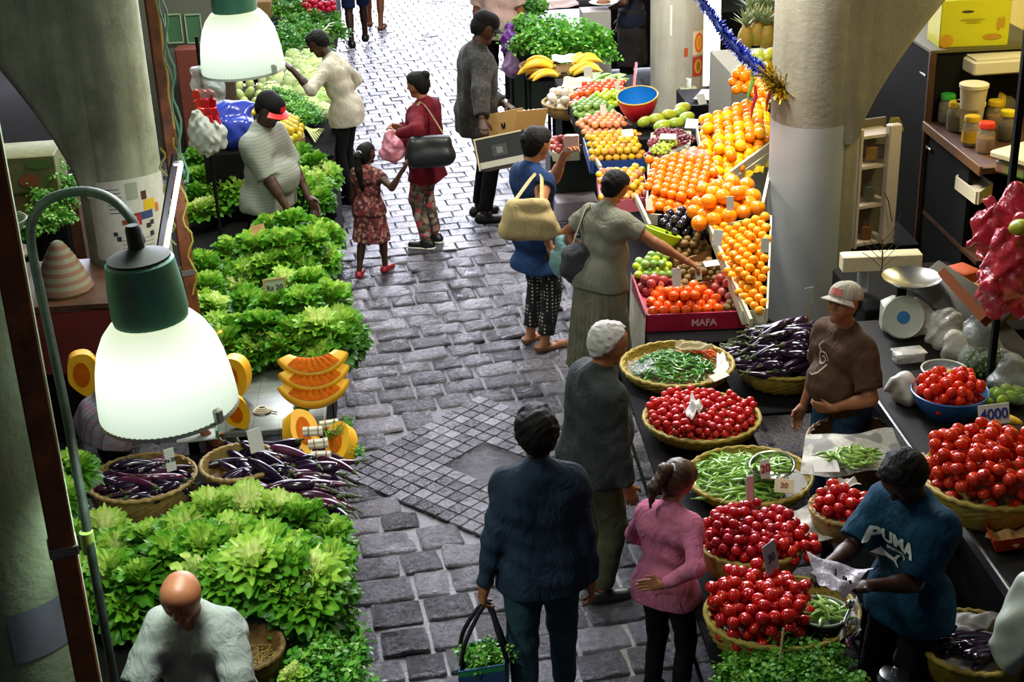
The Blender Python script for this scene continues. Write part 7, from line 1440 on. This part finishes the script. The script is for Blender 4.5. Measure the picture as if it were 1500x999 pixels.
def decal(root, shirt, me2d, cx, cz, mat, name, off=.007, ry=0, par=None, sx=1.0, tilt=0):
    """wrap a flat mark (x, y) on the front of a garment"""
    sh = [c for c in root.children if c.name.startswith(shirt)][0]; bv = BVHTree.FromPolygons([v.co[:] for v in sh.data.vertices], [p.vertices[:] for p in sh.data.polygons]); ca, sa = math.cos(ry), math.sin(ry)
    me = me2d
    for v in me.vertices:
        x, y = -v.co.x * sx, v.co.y; x, y = x * ca - y * sa, x * sa + y * ca; h = bv.ray_cast(Vector((cx + x, 1.2, cz + y)), Vector((0, -1, 0)), 3)
        v.co = (h[0] + Vector((0, off + max(0, v.co.z) , 0))) if h[0] else Vector((cx + x, .13, cz + y))
    me.materials.clear(); me.materials.append(mat); o = link(name, me, sh); return o
def text_mesh(s, size, bold=.0):
    c = bpy.data.curves.new('t', 'FONT'); c.body = s; c.size = size; c.align_x = 'CENTER'; c.align_y = 'CENTER'; c.offset = bold; c.resolution_u = 3; t = bpy.data.objects.new('t', c); COL.objects.link(t); bpy.context.view_layer.update(); me = bpy.data.meshes.new_from_object(t.evaluated_get(bpy.context.evaluated_depsgraph_get())); bpy.data.objects.remove(t)
    bm = bmesh.new(); bm.from_mesh(me); bmesh.ops.triangulate(bm, faces=bm.faces); bmesh.ops.subdivide_edges(bm, edges=[e for e in bm.edges if e.calc_length() > .012], cuts=3, use_grid_fill=True); bmesh.ops.triangulate(bm, faces=bm.faces); bm.to_mesh(me); bm.free(); return me
def gpos(px, py, z=0): p = P(px, py, z); return (p.x, p.y)
def strap(root, pts, r, mat, name='strap', flat=.35):
    m = MB(); n = len(pts); sp = []
    for i in range(n - 1):
        for k in range(5):
            t = k / 5; a = [Vector(pts[max(0, min(n - 1, j))]) for j in (i - 1, i, i + 1, i + 2)]; sp.append(.5 * ((2 * a[1]) + (a[2] - a[0]) * t + (2 * a[0] - 5 * a[1] + 4 * a[2] - a[3]) * t * t + (3 * a[1] - a[0] - 3 * a[2] + a[3]) * t ** 3))
    sp.append(Vector(pts[-1])); m.tube(sp, r, 8, flat=flat); return m.build(name, mat, root)
# man in the dark jacket, back to us
A = 0.03; POS = (.41, 5.25); Hh = 1.50
lh, rh = PY(703, 893, 5.2), PY(868, 870, 5.2)
r1, I1 = person(POS, A, 'person seen from behind in a dark navy jacket carrying a striped bag', Hh, 'mid', hands=(wloc(POS, A, Hh, lh), wloc(POS, A, Hh, rh)), elbows=((-.25, -1, 0), (.25, -1, 0)), top=dict(mat=cloth('navy', '#1c2b3d', '#152231'), hem=.82, sleeve=1.95, g=.022, sg=.016, collar=.045, fold=.006, ff=34, straight=1, name='jacket'), bottom=dict(mat=cloth('jeans_teal', '#2a444e', '#20363f'), g=.018), hair=dict(mat=HB, low=True, g=.020, amp=.005, fr=90), shoes=dict(mat=SHB), feet=((-.11, -.12, 0), (.12, .16, 0)), curl=(1.2, .6), wide=.95, fat=.0, res=.95)
def stripes_bag():
    return pattern('bag_stripes', ('#1d4a78', '#1f8a4a'), 9, 'stripes')
hw = locw(r1, I1['hands'][0][0]); bt = PY(708, 958, 5.15); o = empty('striped_bag', (bt.x, bt.y, bt.z - .34), 'blue and green striped woven bag of greens held by the person in the navy jacket', 'bag'); m = MB(); m.lathe([(.12, 0), (.15, .02), (.165, .18), (.16, .34), (.15, .34), (.15, .04)], 4, sx=1.0, sy=.75); m.v = [tuple(Matrix.Rotation(PI / 4, 3, 'Z') @ Vector(v)) for v in m.v]; m.build('bag_body', stripes_bag(), o, False)
for dy in (-.06, .06): strap(o, [(-.10, dy, .33), (-.07, dy * .8, .45), tuple(hw - o.location + Vector((0, dy * .2, -.01))), (.07, dy * .8, .45), (.10, dy, .33)], .012, BLK, 'handle', .8)
bunch(HERB, o.location + Vector((0, 0, .26)), .75, 'green leaves sticking out of the striped bag', None, 'greens', 'greens_bunch', (0, 0, 0))
# old man with white hair
A = rad(-72); POS = (.75, 6.2); Hh = 1.45
r2, I2 = person(POS, A, 'person with white hair and a balding crown in a dark grey sweater', Hh, 'mid', lean=.10, head=(-.1, .15, 0), hands=((-.22, .18, .82), (.25, .10, .80)), top=dict(mat=cloth('grey_sweater', '#353b3b', '#2b3030', 20), hem=.84, sleeve=1.95, g=.028, fold=.006, straight=1, name='sweater'), bottom=dict(mat=cloth('olive', '#454833', '#383b2a'), g=.024), hair=dict(mat=HG, g=.015, amp=.004, fr=170, front=.0, low=True), shoes=dict(mat=SHB), fat=.02)
# young woman in pink, one hand behind her back
A = rad(-40); POS = (.95, 5.27); Hh = 1.20
hb = wloc(POS, A, Hh, PD(972, 806, 5.6))
r3, I3 = person(POS, A, 'person in a pink blouse with a ponytail and one hand behind the back', Hh, 'mid', hs=1.0, lean=.08, head=(-.15, .5, .1), hands=((-.14, .26, 1.0), (.10, -.20, 1.07)), elbows=((-1, -.6, 0), (1, -.75, -.2)), handdir=(None, (-.8, -.1, -.25)), palm=(None, (0, -1, .1)), curl=(.5, .25), wide=.92, top=dict(mat=cloth('pink', '#c0708c', '#ae6080'), hem=.83, sleeve=1.9, g=.014, sg=.010, name='blouse', aflare=.006), bottom=dict(mat=BLK, g=.008), hair=dict(mat=HBR, g=.014, low=True, style='pony', tail=[(0, -.09, .06), (-.02, -.15, .04), (-.03, -.16, -.08), (-.02, -.13, -.2)], tr=[.032, .04, .036, .008]), shoes=dict(mat=SHB))
# vendor in the teal shirt counting by the tomatoes
A = rad(120); POS = (1.88, 4.86); Hh = 1.46
r4, I4 = person(POS, A, 'person in a teal lettered t-shirt looking down at a plastic bag', Hh, 'dark', lean=.08, head=(.05, .62, 0), hands=(wloc(POS, A, Hh, PD(1272, 858, 5.62)), wloc(POS, A, Hh, PD(1214, 826, 5.66))), elbows=((-.1, -.5, -1), (.4, -.3, -1)), palm=((0, -.2, 1), (-.4, -.2, -1)), curl=(.9, .7), top=dict(mat=cloth('teal', '#0f3f58', '#0c3349'), hem=.80, sleeve=.85, g=.020, sg=.03, fold=.006), bottom=dict(mat=BLK), hair=dict(mat=HB, g=.018, low=True, front=.035, amp=.004, fr=190), shoes=dict(mat=SHB), eyes=True, res=.9)
tz = I4['T'](0, .1, 1.27); wl = pm('shirt_print', '#cfd4d2', .7)
decal(r4, 'shirt', text_mesh('PUMA', .092, .004), -.012, tz[2] + .02, wl, 'shirt_lettering'); decal(r4, 'shirt', text_mesh('SPORTSWEAR', .021, .001), -.025, tz[2] - .036, wl, 'shirt_small_lettering')
m = MB(); m.tube([(-.045, .03, 0), (-.01, .0, 0), (.03, -.012, 0), (.055, -.04, 0)], [.004, .012, .010, .003], 6, flat=.2); m.tube([(.03, -.012, 0), (.05, .02, 0), (.065, .03, 0)], [.008, .006, .003], 6, flat=.2); decal(r4, 'shirt', m.mesh('leaping_mark'), .03, tz[2] - .085, wl, 'leaping_mark')
sheet('plastic_sheet', [PD(1180, 812, 5.62), PD(1280, 834, 5.60), PD(1236, 872, 5.50), PD(1205, 858, 5.50)], plastic_film('lilac_film', '#c9c4d4', 1.0, .25), 'translucent white plastic bag held by the person in the teal shirt', 'bag', crump=.012, seed=4)
# vendor in the brown shirt and pale cap
A = rad(112); POS = (2.09, 6.58); Hh = 1.42
r5, I5 = person(POS, A, 'person in a brown t-shirt and pale cap with a hand on the hip', Hh, 'mid', lean=.02, head=(.30, -.32, 0), hands=((-.13, .17, 1.02), (.24, .10, .86)), elbows=((-1, -.45, .1), (.6, -1, 0)), palm=((1, -.4, 0), None), handdir=((.75, .35, -.2), None), curl=(.5, .5), fat=.022, wide=1.06, top=dict(mat=cloth('brown', '#4d3626', '#3f2c1f'), hem=.93, sleeve=.8, g=.018, sg=.028, fold=.006), bottom=dict(mat=cloth('jeans', '#2b4866', '#223a54')), hair=dict(mat=HB, g=.008, low=True), cap=dict(mat=cloth('cap_grey', '#aaa698', '#9a9688'), patch=cloth('cap_red', '#b86a60')), shoes=dict(mat=SHB), eyes=True, res=.9)
m = MB(); sw = [(.05 * (1 - t * .8) * math.cos(t * 9), .05 * (1 - t * .8) * math.sin(t * 9) + .02, 0) for t in np.linspace(0, 1, 40)]; m.tube(sw, .006, 6, flat=.2); m.tube([(.05, .0, 0), (.03, -.05, 0), (-.01, -.075, 0), (-.04, -.07, 0)], [.007, .006, .006, .002], 6, flat=.2); m.tube([(-.02, .06, 0), (-.045, .09, 0), (-.03, .12, 0)], [.007, .006, .003], 6, flat=.2); decal(r5, 'shirt', m.mesh('swirl_mark'), .03, I5['T'](0, 0, 1.26)[2], pm('swirl_print', '#a89a88', .8), 'swirl_mark')
# woman in the grey dress reaching for fruit
A = rad(-48); POS = gpos(880, 563); Hh = 1.42
r6, I6 = person(POS, A, 'person in a grey dress with a hair bun reaching over the fruit', Hh, 'mid', lean=.22, head=(-.1, .25, 0), hands=(wloc(POS, A, Hh, PD(862, 372, 9.35)), wloc(POS, A, Hh, P(1008, 384, .90))), elbows=((-1, -.3, 0), (1, -.2, -.6)), curl=(.6, .6), palm=(None, (0, 0, -1)), fat=.02, top=dict(mat=cloth('grey_top', '#77776a', '#67675b'), hem=.84, sleeve=.55, g=.016, sg=.024, name='top'), skirt=dict(mat=cloth('grey_skirt', '#6b6a58', '#5a594a'), z0=.92, z1=.16, r=.19, r0=.14, n=26, pleat=.014), hair=dict(mat=HB, g=.012, low=True, style='bun', bz=.02), shoes=dict(mat=SHB, high=False))
hp = locw(r6, I6['T'](-.13, .0, 1.43)); bq = PD(850, 385, 9.3); o = empty('shoulder_bag', bq - Vector((0, 0, .13)), 'dark grey shoulder bag on the person in the grey dress', 'bag'); o2 = link('bag_body', npmesh('bag_body', [SDF().e((0, 0, .12), (.13, .07, .13), None, .04).c((-.05, 0, .2), (.06, 0, .2), .05, .05, .05).mesh(.009, (.006, 40, 3))], cloth('bag_grey', '#45464e', '#38393f'))); o2.parent = o; strap(o, [(-.06, 0, .22), tuple(hp - o.location + Vector((-.04, -.05, .05))), (.08, 0, .22)], .012, cloth('cream_strap', '#a8a088'), 'strap')
# woman in blue with polka dot trousers
A = rad(-62); POS = gpos(788, 508); Hh = 1.54
r7, I7 = person(POS, A, 'person in a blue sleeveless top and black polka dot trousers', Hh, 'tan', head=(-.1, .2, 0), hands=(wloc(POS, A, Hh, PD(826, 228, 9.75)), wloc(POS, A, Hh, PD(806, 362, 9.55))), elbows=((-.6, .2, -1), (.6, -1, 0)), curl=(1.0, 1.1), wide=.95, top=dict(mat=cloth('blue', '#1b3460', '#152a4e'), hem=.66, sleeve=.12, g=.016, name='tunic', aflare=.01), bottom=dict(mat=pattern('polka', ('#0d0d10', '#b8b2a4'), 34, 'dots'), g=.022, len=1.86), hair=dict(mat=HB, g=.014, low=True, style='bun', bz=.04), shoes=dict(mat=pm('sandal', '#7a5030', .6), high=False))
q = PD(774, 312, 9.35); o = empty('beige_bag', q - Vector((0, 0, .15)), 'large beige cloth bag on the shoulder of the person in blue', 'bag', rz=-.2); b_ = link('bag_body', npmesh('bag_body', [SDF().c((-.13, 0, .03), (.13, .02, .03), .07, .07, .05).c((-.10, 0, .20), (.10, 0, .20), .045, None, .08).c((-.10, 0, .1), (.11, 0, .1), .07, None, .05).mesh(.009, (.006, 30, 5))], cloth('beige', '#b5a276', '#a08e64'))); b_.parent = o; hp = locw(r7, I7['T'](.12, -.02, 1.42)); strap(o, [(-.08, 0, .24), tuple(Matrix.Rotation(.2, 3, 'Z') @ (hp - o.location) + Vector((0, 0, .03))), (.09, 0, .24)], .014, cloth('beige', '#b5a276'), 'handle')
filmbag(PD(826, 402, 9.45), (.10, .06, .10), 'pale teal plastic bag hanging from the hand of the person in blue', plastic_film('teal_film', '#7aa8a8', .9, .2), 41, neck=.35)
m = MB(); m.box((0, 0, 0), (.10, .03, .12), None, .01); o = tag(m.build('snack_packet', pm('pinkish_pack', '#b89a94', .5)), 'pale pink packet held up by the person in blue', 'packet'); o.location = locw(r7, I7['hands'][0][0]) + Vector((0, 0, .04))
# man with the open box
A = rad(-78); POS = gpos(706, 322); Hh = 1.76
hn = (wloc(POS, A, Hh, PD(738, 152, 12.25)), wloc(POS, A, Hh, PD(706, 178, 11.75)))
r8, I8 = person(POS, A, 'person in a black cap and dark patterned jacket holding an open box', Hh, 'dark', lean=.06, head=(-.1, .35, 0), hands=hn, elbows=((-1, -1, 0), (1, -1, 0)), palm=((0, 0, -1), (0, 0, -1)), top=dict(mat=pattern('jacket_speckle', ('#1d1b18', '#24211d', '#171614', '#211e1b', '#38342d'), 60), hem=.76, sleeve=1.9, g=.032, straight=1, name='jacket', fold=.006), bottom=dict(mat=BLK, g=.008), hair=dict(mat=HB, g=.008, low=True), cap=dict(mat=pm('cap_black', '#0a0a0c', .8, spec=.15)), shoes=dict(mat=SHB), res=1.15)
m = MB(); m.grid(lambda u, v: ((u - .5) * .10, (v - .5) * .18, 0), 8, 12); decal(r8, 'jacket', m.mesh('orange_print'), 0, 1.22, pm('orange_print', '#8a5a40', .7, var='#4a3428', nscale=30), 'orange_print')
q = PD(742, 222, 11.7); o = empty('open_box', q - Vector((0, 0, .12)), 'open black and tan carton held in front of the person with the black cap', 'box', rot=(rad(-18), rad(-12), rad(-12))); kb = pm('box_black', '#17171a', .5); kt = pm('box_tan', '#a8854e', .7)
for c, s_, mt, nm in (((0, -.16, .12), (.40, .012, .26), kb, 'printed_side'), ((0, .16, .12), (.40, .012, .26), kb, 'back_side'), ((-.20, 0, .12), (.012, .32, .26), kb, 'left_side'), ((.20, 0, .12), (.012, .32, .26), kb, 'right_side'), ((0, 0, 0), (.40, .32, .012), kt, 'bottom')): m = MB(); m.box(c, s_, None, .002); m.build(nm, mt, o)
for M_, nm in ((Matrix.Translation((0, .17, .34)) @ Matrix.Rotation(.35, 4, 'X'), 'tall_flap'), (Matrix.Translation((.25, 0, .30)) @ Matrix.Rotation(rad(60), 4, 'Z') @ Matrix.Rotation(.5, 4, 'X'), 'side_flap')): m = MB(); m.box((0, 0, 0), (.38, .008, .22)); m.v = [tuple(M_ @ Vector(v)) for v in m.v]; m.build(nm, kt, o)
m = MB(); m.tube([Vector((.03 * math.cos(t) * .4, .166 + .0, .36 + .045 * math.sin(t))) for t in np.linspace(0, 2 * PI, 14, endpoint=False)], .008, 6, closed=True); m.build('hand_hole', BLK, o)
for x, z, w, h, mt in ((0, .03, .36, .05, pm('box_label', '#b0aea0', .6)), (0, .13, .12, .09, pm('box_picture', '#3a3a3c', .5)), (0, .13, .05, .05, pm('box_grey', '#6a6a68', .5)), (0, .245, .40, .012, pm('box_edge', '#c8bc94', .6)), (-.19, .12, .012, .25, pm('box_edge', '#c8bc94', .6))): m = MB(); m.box((x, -.1685 - .001 * (w < .1), z), (w, .002, h)); m.build('printed_mark', mt, o)
# woman in dark red
A = rad(62); POS = gpos(632, 359); Hh = 1.43
r9, I9 = person(POS, A, 'person in a dark red jacket with floral leggings and a black bag', Hh, 'mid', head=(.15, .15, 0), hands=(wloc(POS, A, Hh, PD(582, 196, 11.55)), wloc(POS, A, Hh, PD(584, 186, 11.8))), elbows=((-1, -.6, -.3), (1, -.6, -.3)), curl=(1.2, 1.2), fat=.03, top=dict(mat=cloth('dark_red', '#6d0f20', '#560c1a'), hem=.70, sleeve=1.9, g=.026, straight=1, name='jacket'), bottom=dict(mat=pattern('floral', ('#4a4038', '#8a6a60', '#a83a44', '#5a5a40', '#8a8478', '#3a302c'), 26), g=.014), hair=dict(mat=HB, g=.014, low=True, style='bun', bz=.10), shoes=dict(mat=SHB, sole=M['white']), res=1.15)
q = PD(630, 222, 11.45); o = empty('black_bag', q - Vector((0, 0, .14)), 'big black shoulder bag of the person in dark red', 'bag', rz=.1); b_ = link('bag_body', npmesh('bag_body', [SDF().c((-.12, 0, .10), (.12, 0, .10), .085, None, .04).c((-.12, 0, .22), (.12, 0, .21), .055, None, .07).mesh(.010, (.004, 30, 5))], pm('bag_black', '#14161a', .4))); b_.parent = o; hp = locw(r9, I9['T'](-.10, -.02, 1.44)); strap(o, [(-.13, 0, .22), tuple(Matrix.Rotation(-.1, 3, 'Z') @ (hp - o.location) + Vector((0, -.02, .04))), (.14, .04, .22)], .013, cloth('tan_strap', '#8a7a58'), 'strap')
filmbag(PD(574, 240, 11.5), (.09, .06, .10), 'pink plastic bag held by the person in dark red', plastic_film('pink_film', '#b86a78', 1.2, .25), 44, neck=.4)
# little girl
A = rad(-25); POS = gpos(549, 402); Hh = 1.04
r10, I10 = person(POS, A, 'small child in a patterned maroon dress with a long dark ponytail', Hh, 'dark', head=(-.3, -.05, 0), hands=((-.26, .05, .82), wloc(POS, A, Hh, PD(588, 252, 11.1))), elbows=((-1, -.5, 0), (1, -.5, -1)), wide=.9, hs=1.25, top=dict(mat=pattern('dress_print', ('#5a1a22', '#3a1016', '#7a3a34', '#4a141c', '#8a6a58'), 30), hem=.84, sleeve=.3, g=.012, name='bodice'), skirt=dict(mat=pattern('dress_print2', ('#5a1a22', '#3a1016', '#7a3a34', '#4a141c', '#8a6a58'), 30), z0=.98, z1=.48, r=.17, r0=.12, n=14, pleat=.014), hair=dict(mat=HB, g=.014, low=True, style='pony', tail=[(0, -.085, .05), (0, -.14, .02), (0, -.15, -.12), (0, -.12, -.28), (0, -.10, -.42)], tr=[.035, .045, .045, .04, .01]), shoes=dict(mat=pm('shoe_red', '#8a1420', .5)), feet=((-.14, -.16, 0), (.10, .12, 0)), res=1.1)
# man in the white shirt at the cabbages
A = rad(72); POS = gpos(518, 295); Hh = 1.56
r11, I11 = person(POS, A, 'person in a white shirt leaning left to touch the cabbages', Hh, 'dark', lean=.27, head=(.1, .3, 0), hands=(wloc(POS, A, Hh, PD(428, 102, 12.55)), (.25, .12, .95)), elbows=((-1, -.3, -1), (1, -1, 0)), palm=((0, 0, -1), None), top=dict(mat=cloth('white', '#b9b4a4', '#a8a392'), hem=.80, sleeve=1.35, g=.018, sg=.014, fold=.006, name='shirt'), bottom=dict(mat=BLK, g=.012), hair=dict(mat=HB, g=.010, low=True), shoes=dict(mat=SHB), res=1.15)
# striped vendor
A = rad(-118); POS = (-1.12, 10.28); Hh = 1.64
r12, I12 = person(POS, A, 'person in a striped grey polo shirt and a black cap with a red peak', Hh, 'dark', lean=.05, head=(.0, .45, 0), hands=((-.12, .30, .88), (.16, .30, .86)), elbows=((-1, -.6, 0), (1, -.6, 0)), fat=.05, wide=1.0, top=dict(mat=pattern('grey_stripes', ('#7d8076', '#6a6d66'), 42, 'stripes'), hem=.86, sleeve=.9, g=.02, sg=.03, collar=.04), bottom=dict(mat=BLK), hair=dict(mat=HB, g=.008), cap=dict(mat=pm('cap_black', '#0a0a0c', .8, spec=.15), brim=pm('cap_red_brim', '#c8161a', .5), patch=pm('cap_red_brim', '#c8161a', .5)), shoes=dict(mat=SHB))
# bald vendor in the foreground
A = rad(168); POS = (-.92, 4.62); Hh = 1.36
r13, I13 = person(POS, A, 'bald person in a pale grey v-neck shirt bending forward in the left foreground', Hh, 'bald', lean=.2, head=(.0, .18, 0), hands=((-.34, .50, .92), (.32, .52, .86)), elbows=((-1, -.5, .2), (1, -.5, .2)), fat=.005, wide=.94, top=dict(mat=cloth('grey_tee', '#8f9894', '#828a86'), hem=.84, sleeve=.98, g=.022, sg=.03, fold=.008), neckcut=((0, .10, 1.46), (0, .15, 1.30), .060, .012), bottom=dict(mat=BLK), shoes=dict(mat=SHB), eyes=True, res=.9)
# bent person in a checked shirt behind the near lamp
A = rad(-65); POS = (-1.74, 6.95); Hh = 1.40
r14, I14 = person(POS, A, 'bent person in a checked shirt mostly hidden behind the near lamp', Hh, 'mid', lean=.9, head=(0, .2, 0), hands=((-.2, .6, .75), (.2, .65, .70)), top=dict(mat=pattern('checks', ('#7a7480', '#5a4a58', '#8a4a50'), 22, 'plaid'), hem=.84, sleeve=.9, g=.024, sg=.03), bottom=dict(mat=BLK), hair=dict(mat=HB, g=.012, low=True), shoes=dict(mat=SHB))
# man in a pale pink shirt behind the box carrier
POS = gpos(735, 160); A = rad(-15); Hh = 1.74
r15, I15 = person(POS, A, 'person in a pale pink shirt walking away behind the box carrier', Hh, 'mid', top=dict(mat=cloth('pale_pink', '#b89a94', '#a88a84'), hem=.78, sleeve=.9, g=.026, sg=.03), bottom=dict(mat=BLK, g=.014), hair=dict(mat=HB, low=True), shoes=dict(mat=SHB), fat=.02, res=1.3)
filmbag(PD(748, 82, 15.2), (.10, .08, .13), 'purple plastic bag carried beside the pale pink shirt', pm('purple_bag', '#5a1f7a', .35), 51, neck=.4); filmbag(PD(750, 112, 15.2), (.10, .08, .10), 'lilac plastic bag carried under the purple bag', pm('lilac_bag', '#8a6a90', .4), 52, neck=.5)
# vendor with apron, plate in hand
q = PD(925, 80, 16.0); POS = (q.x, q.y); A = rad(80); Hh = 1.74
r16, I16 = person(POS, A, 'person in a dark shirt and black apron holding a plate by the far column', Hh, 'dark', hands=(wloc(POS, A, Hh, PD(893, 12, 15.7)), (.25, .1, .85)), elbows=((-1, -.6, 0), (1, -1, 0)), palm=((0, 0, 1), None), top=dict(mat=cloth('dark_blue', '#141a2a'), hem=.84, sleeve=.9), bottom=dict(mat=BLK), hair=dict(mat=HB), shoes=dict(mat=SHB), skirt=dict(mat=cloth('apron', '#1c1b1d', '#2a2628'), z0=1.02, z1=.42, r=.16, r0=.14, n=10), res=1.3)
q = PD(884, 6, 15.5); o = empty('food_plate', q, 'white plate of brown food held by the person in the black apron', 'plate'); m = MB(); m.lathe([(.08, 0), (.15, .02), (.155, .026), (.14, .02), (.001, .012)], 36); m.build('plate', M['white'], o); m = MB(); m.sphere((0, 0, .02), .08, 14, 8, (1, 1, .4)); m.build('food', pm('food', '#8a5a30', .7, var='#5a3418', nscale=40, bump=.8, bscale=60), o)
# two people at the far end, only their legs in the picture
POS = gpos(526, 66); r17, I17 = person(POS, rad(5), 'person in dark blue shorts walking away at the far end, left one', 1.72, 'dark', top=dict(mat=cloth('dark_blue', '#141a2a'), sleeve=.9), bottom=dict(mat=cloth('shorts', '#1c2c58'), len=.75, name='shorts', g=.03), hair=dict(mat=HB), shoes=dict(mat=SHB), feet=((-.10, -.14, 0), (.10, .18, 0)), res=1.4)
POS = gpos(550, 42); r18, I18 = person(POS, rad(-8), 'person with bare legs walking away at the far end, right one', 1.68, 'mid', top=dict(mat=cloth('pale_pink', '#b89a94'), sleeve=.9), bottom=dict(mat=cloth('shorts2', '#3a3a44'), len=.6, name='shorts', g=.03), hair=dict(mat=HB), shoes=dict(mat=pm('sandal', '#7a5030', .6), high=False), feet=((-.10, .16, 0), (.10, -.12, 0)), res=1.4)
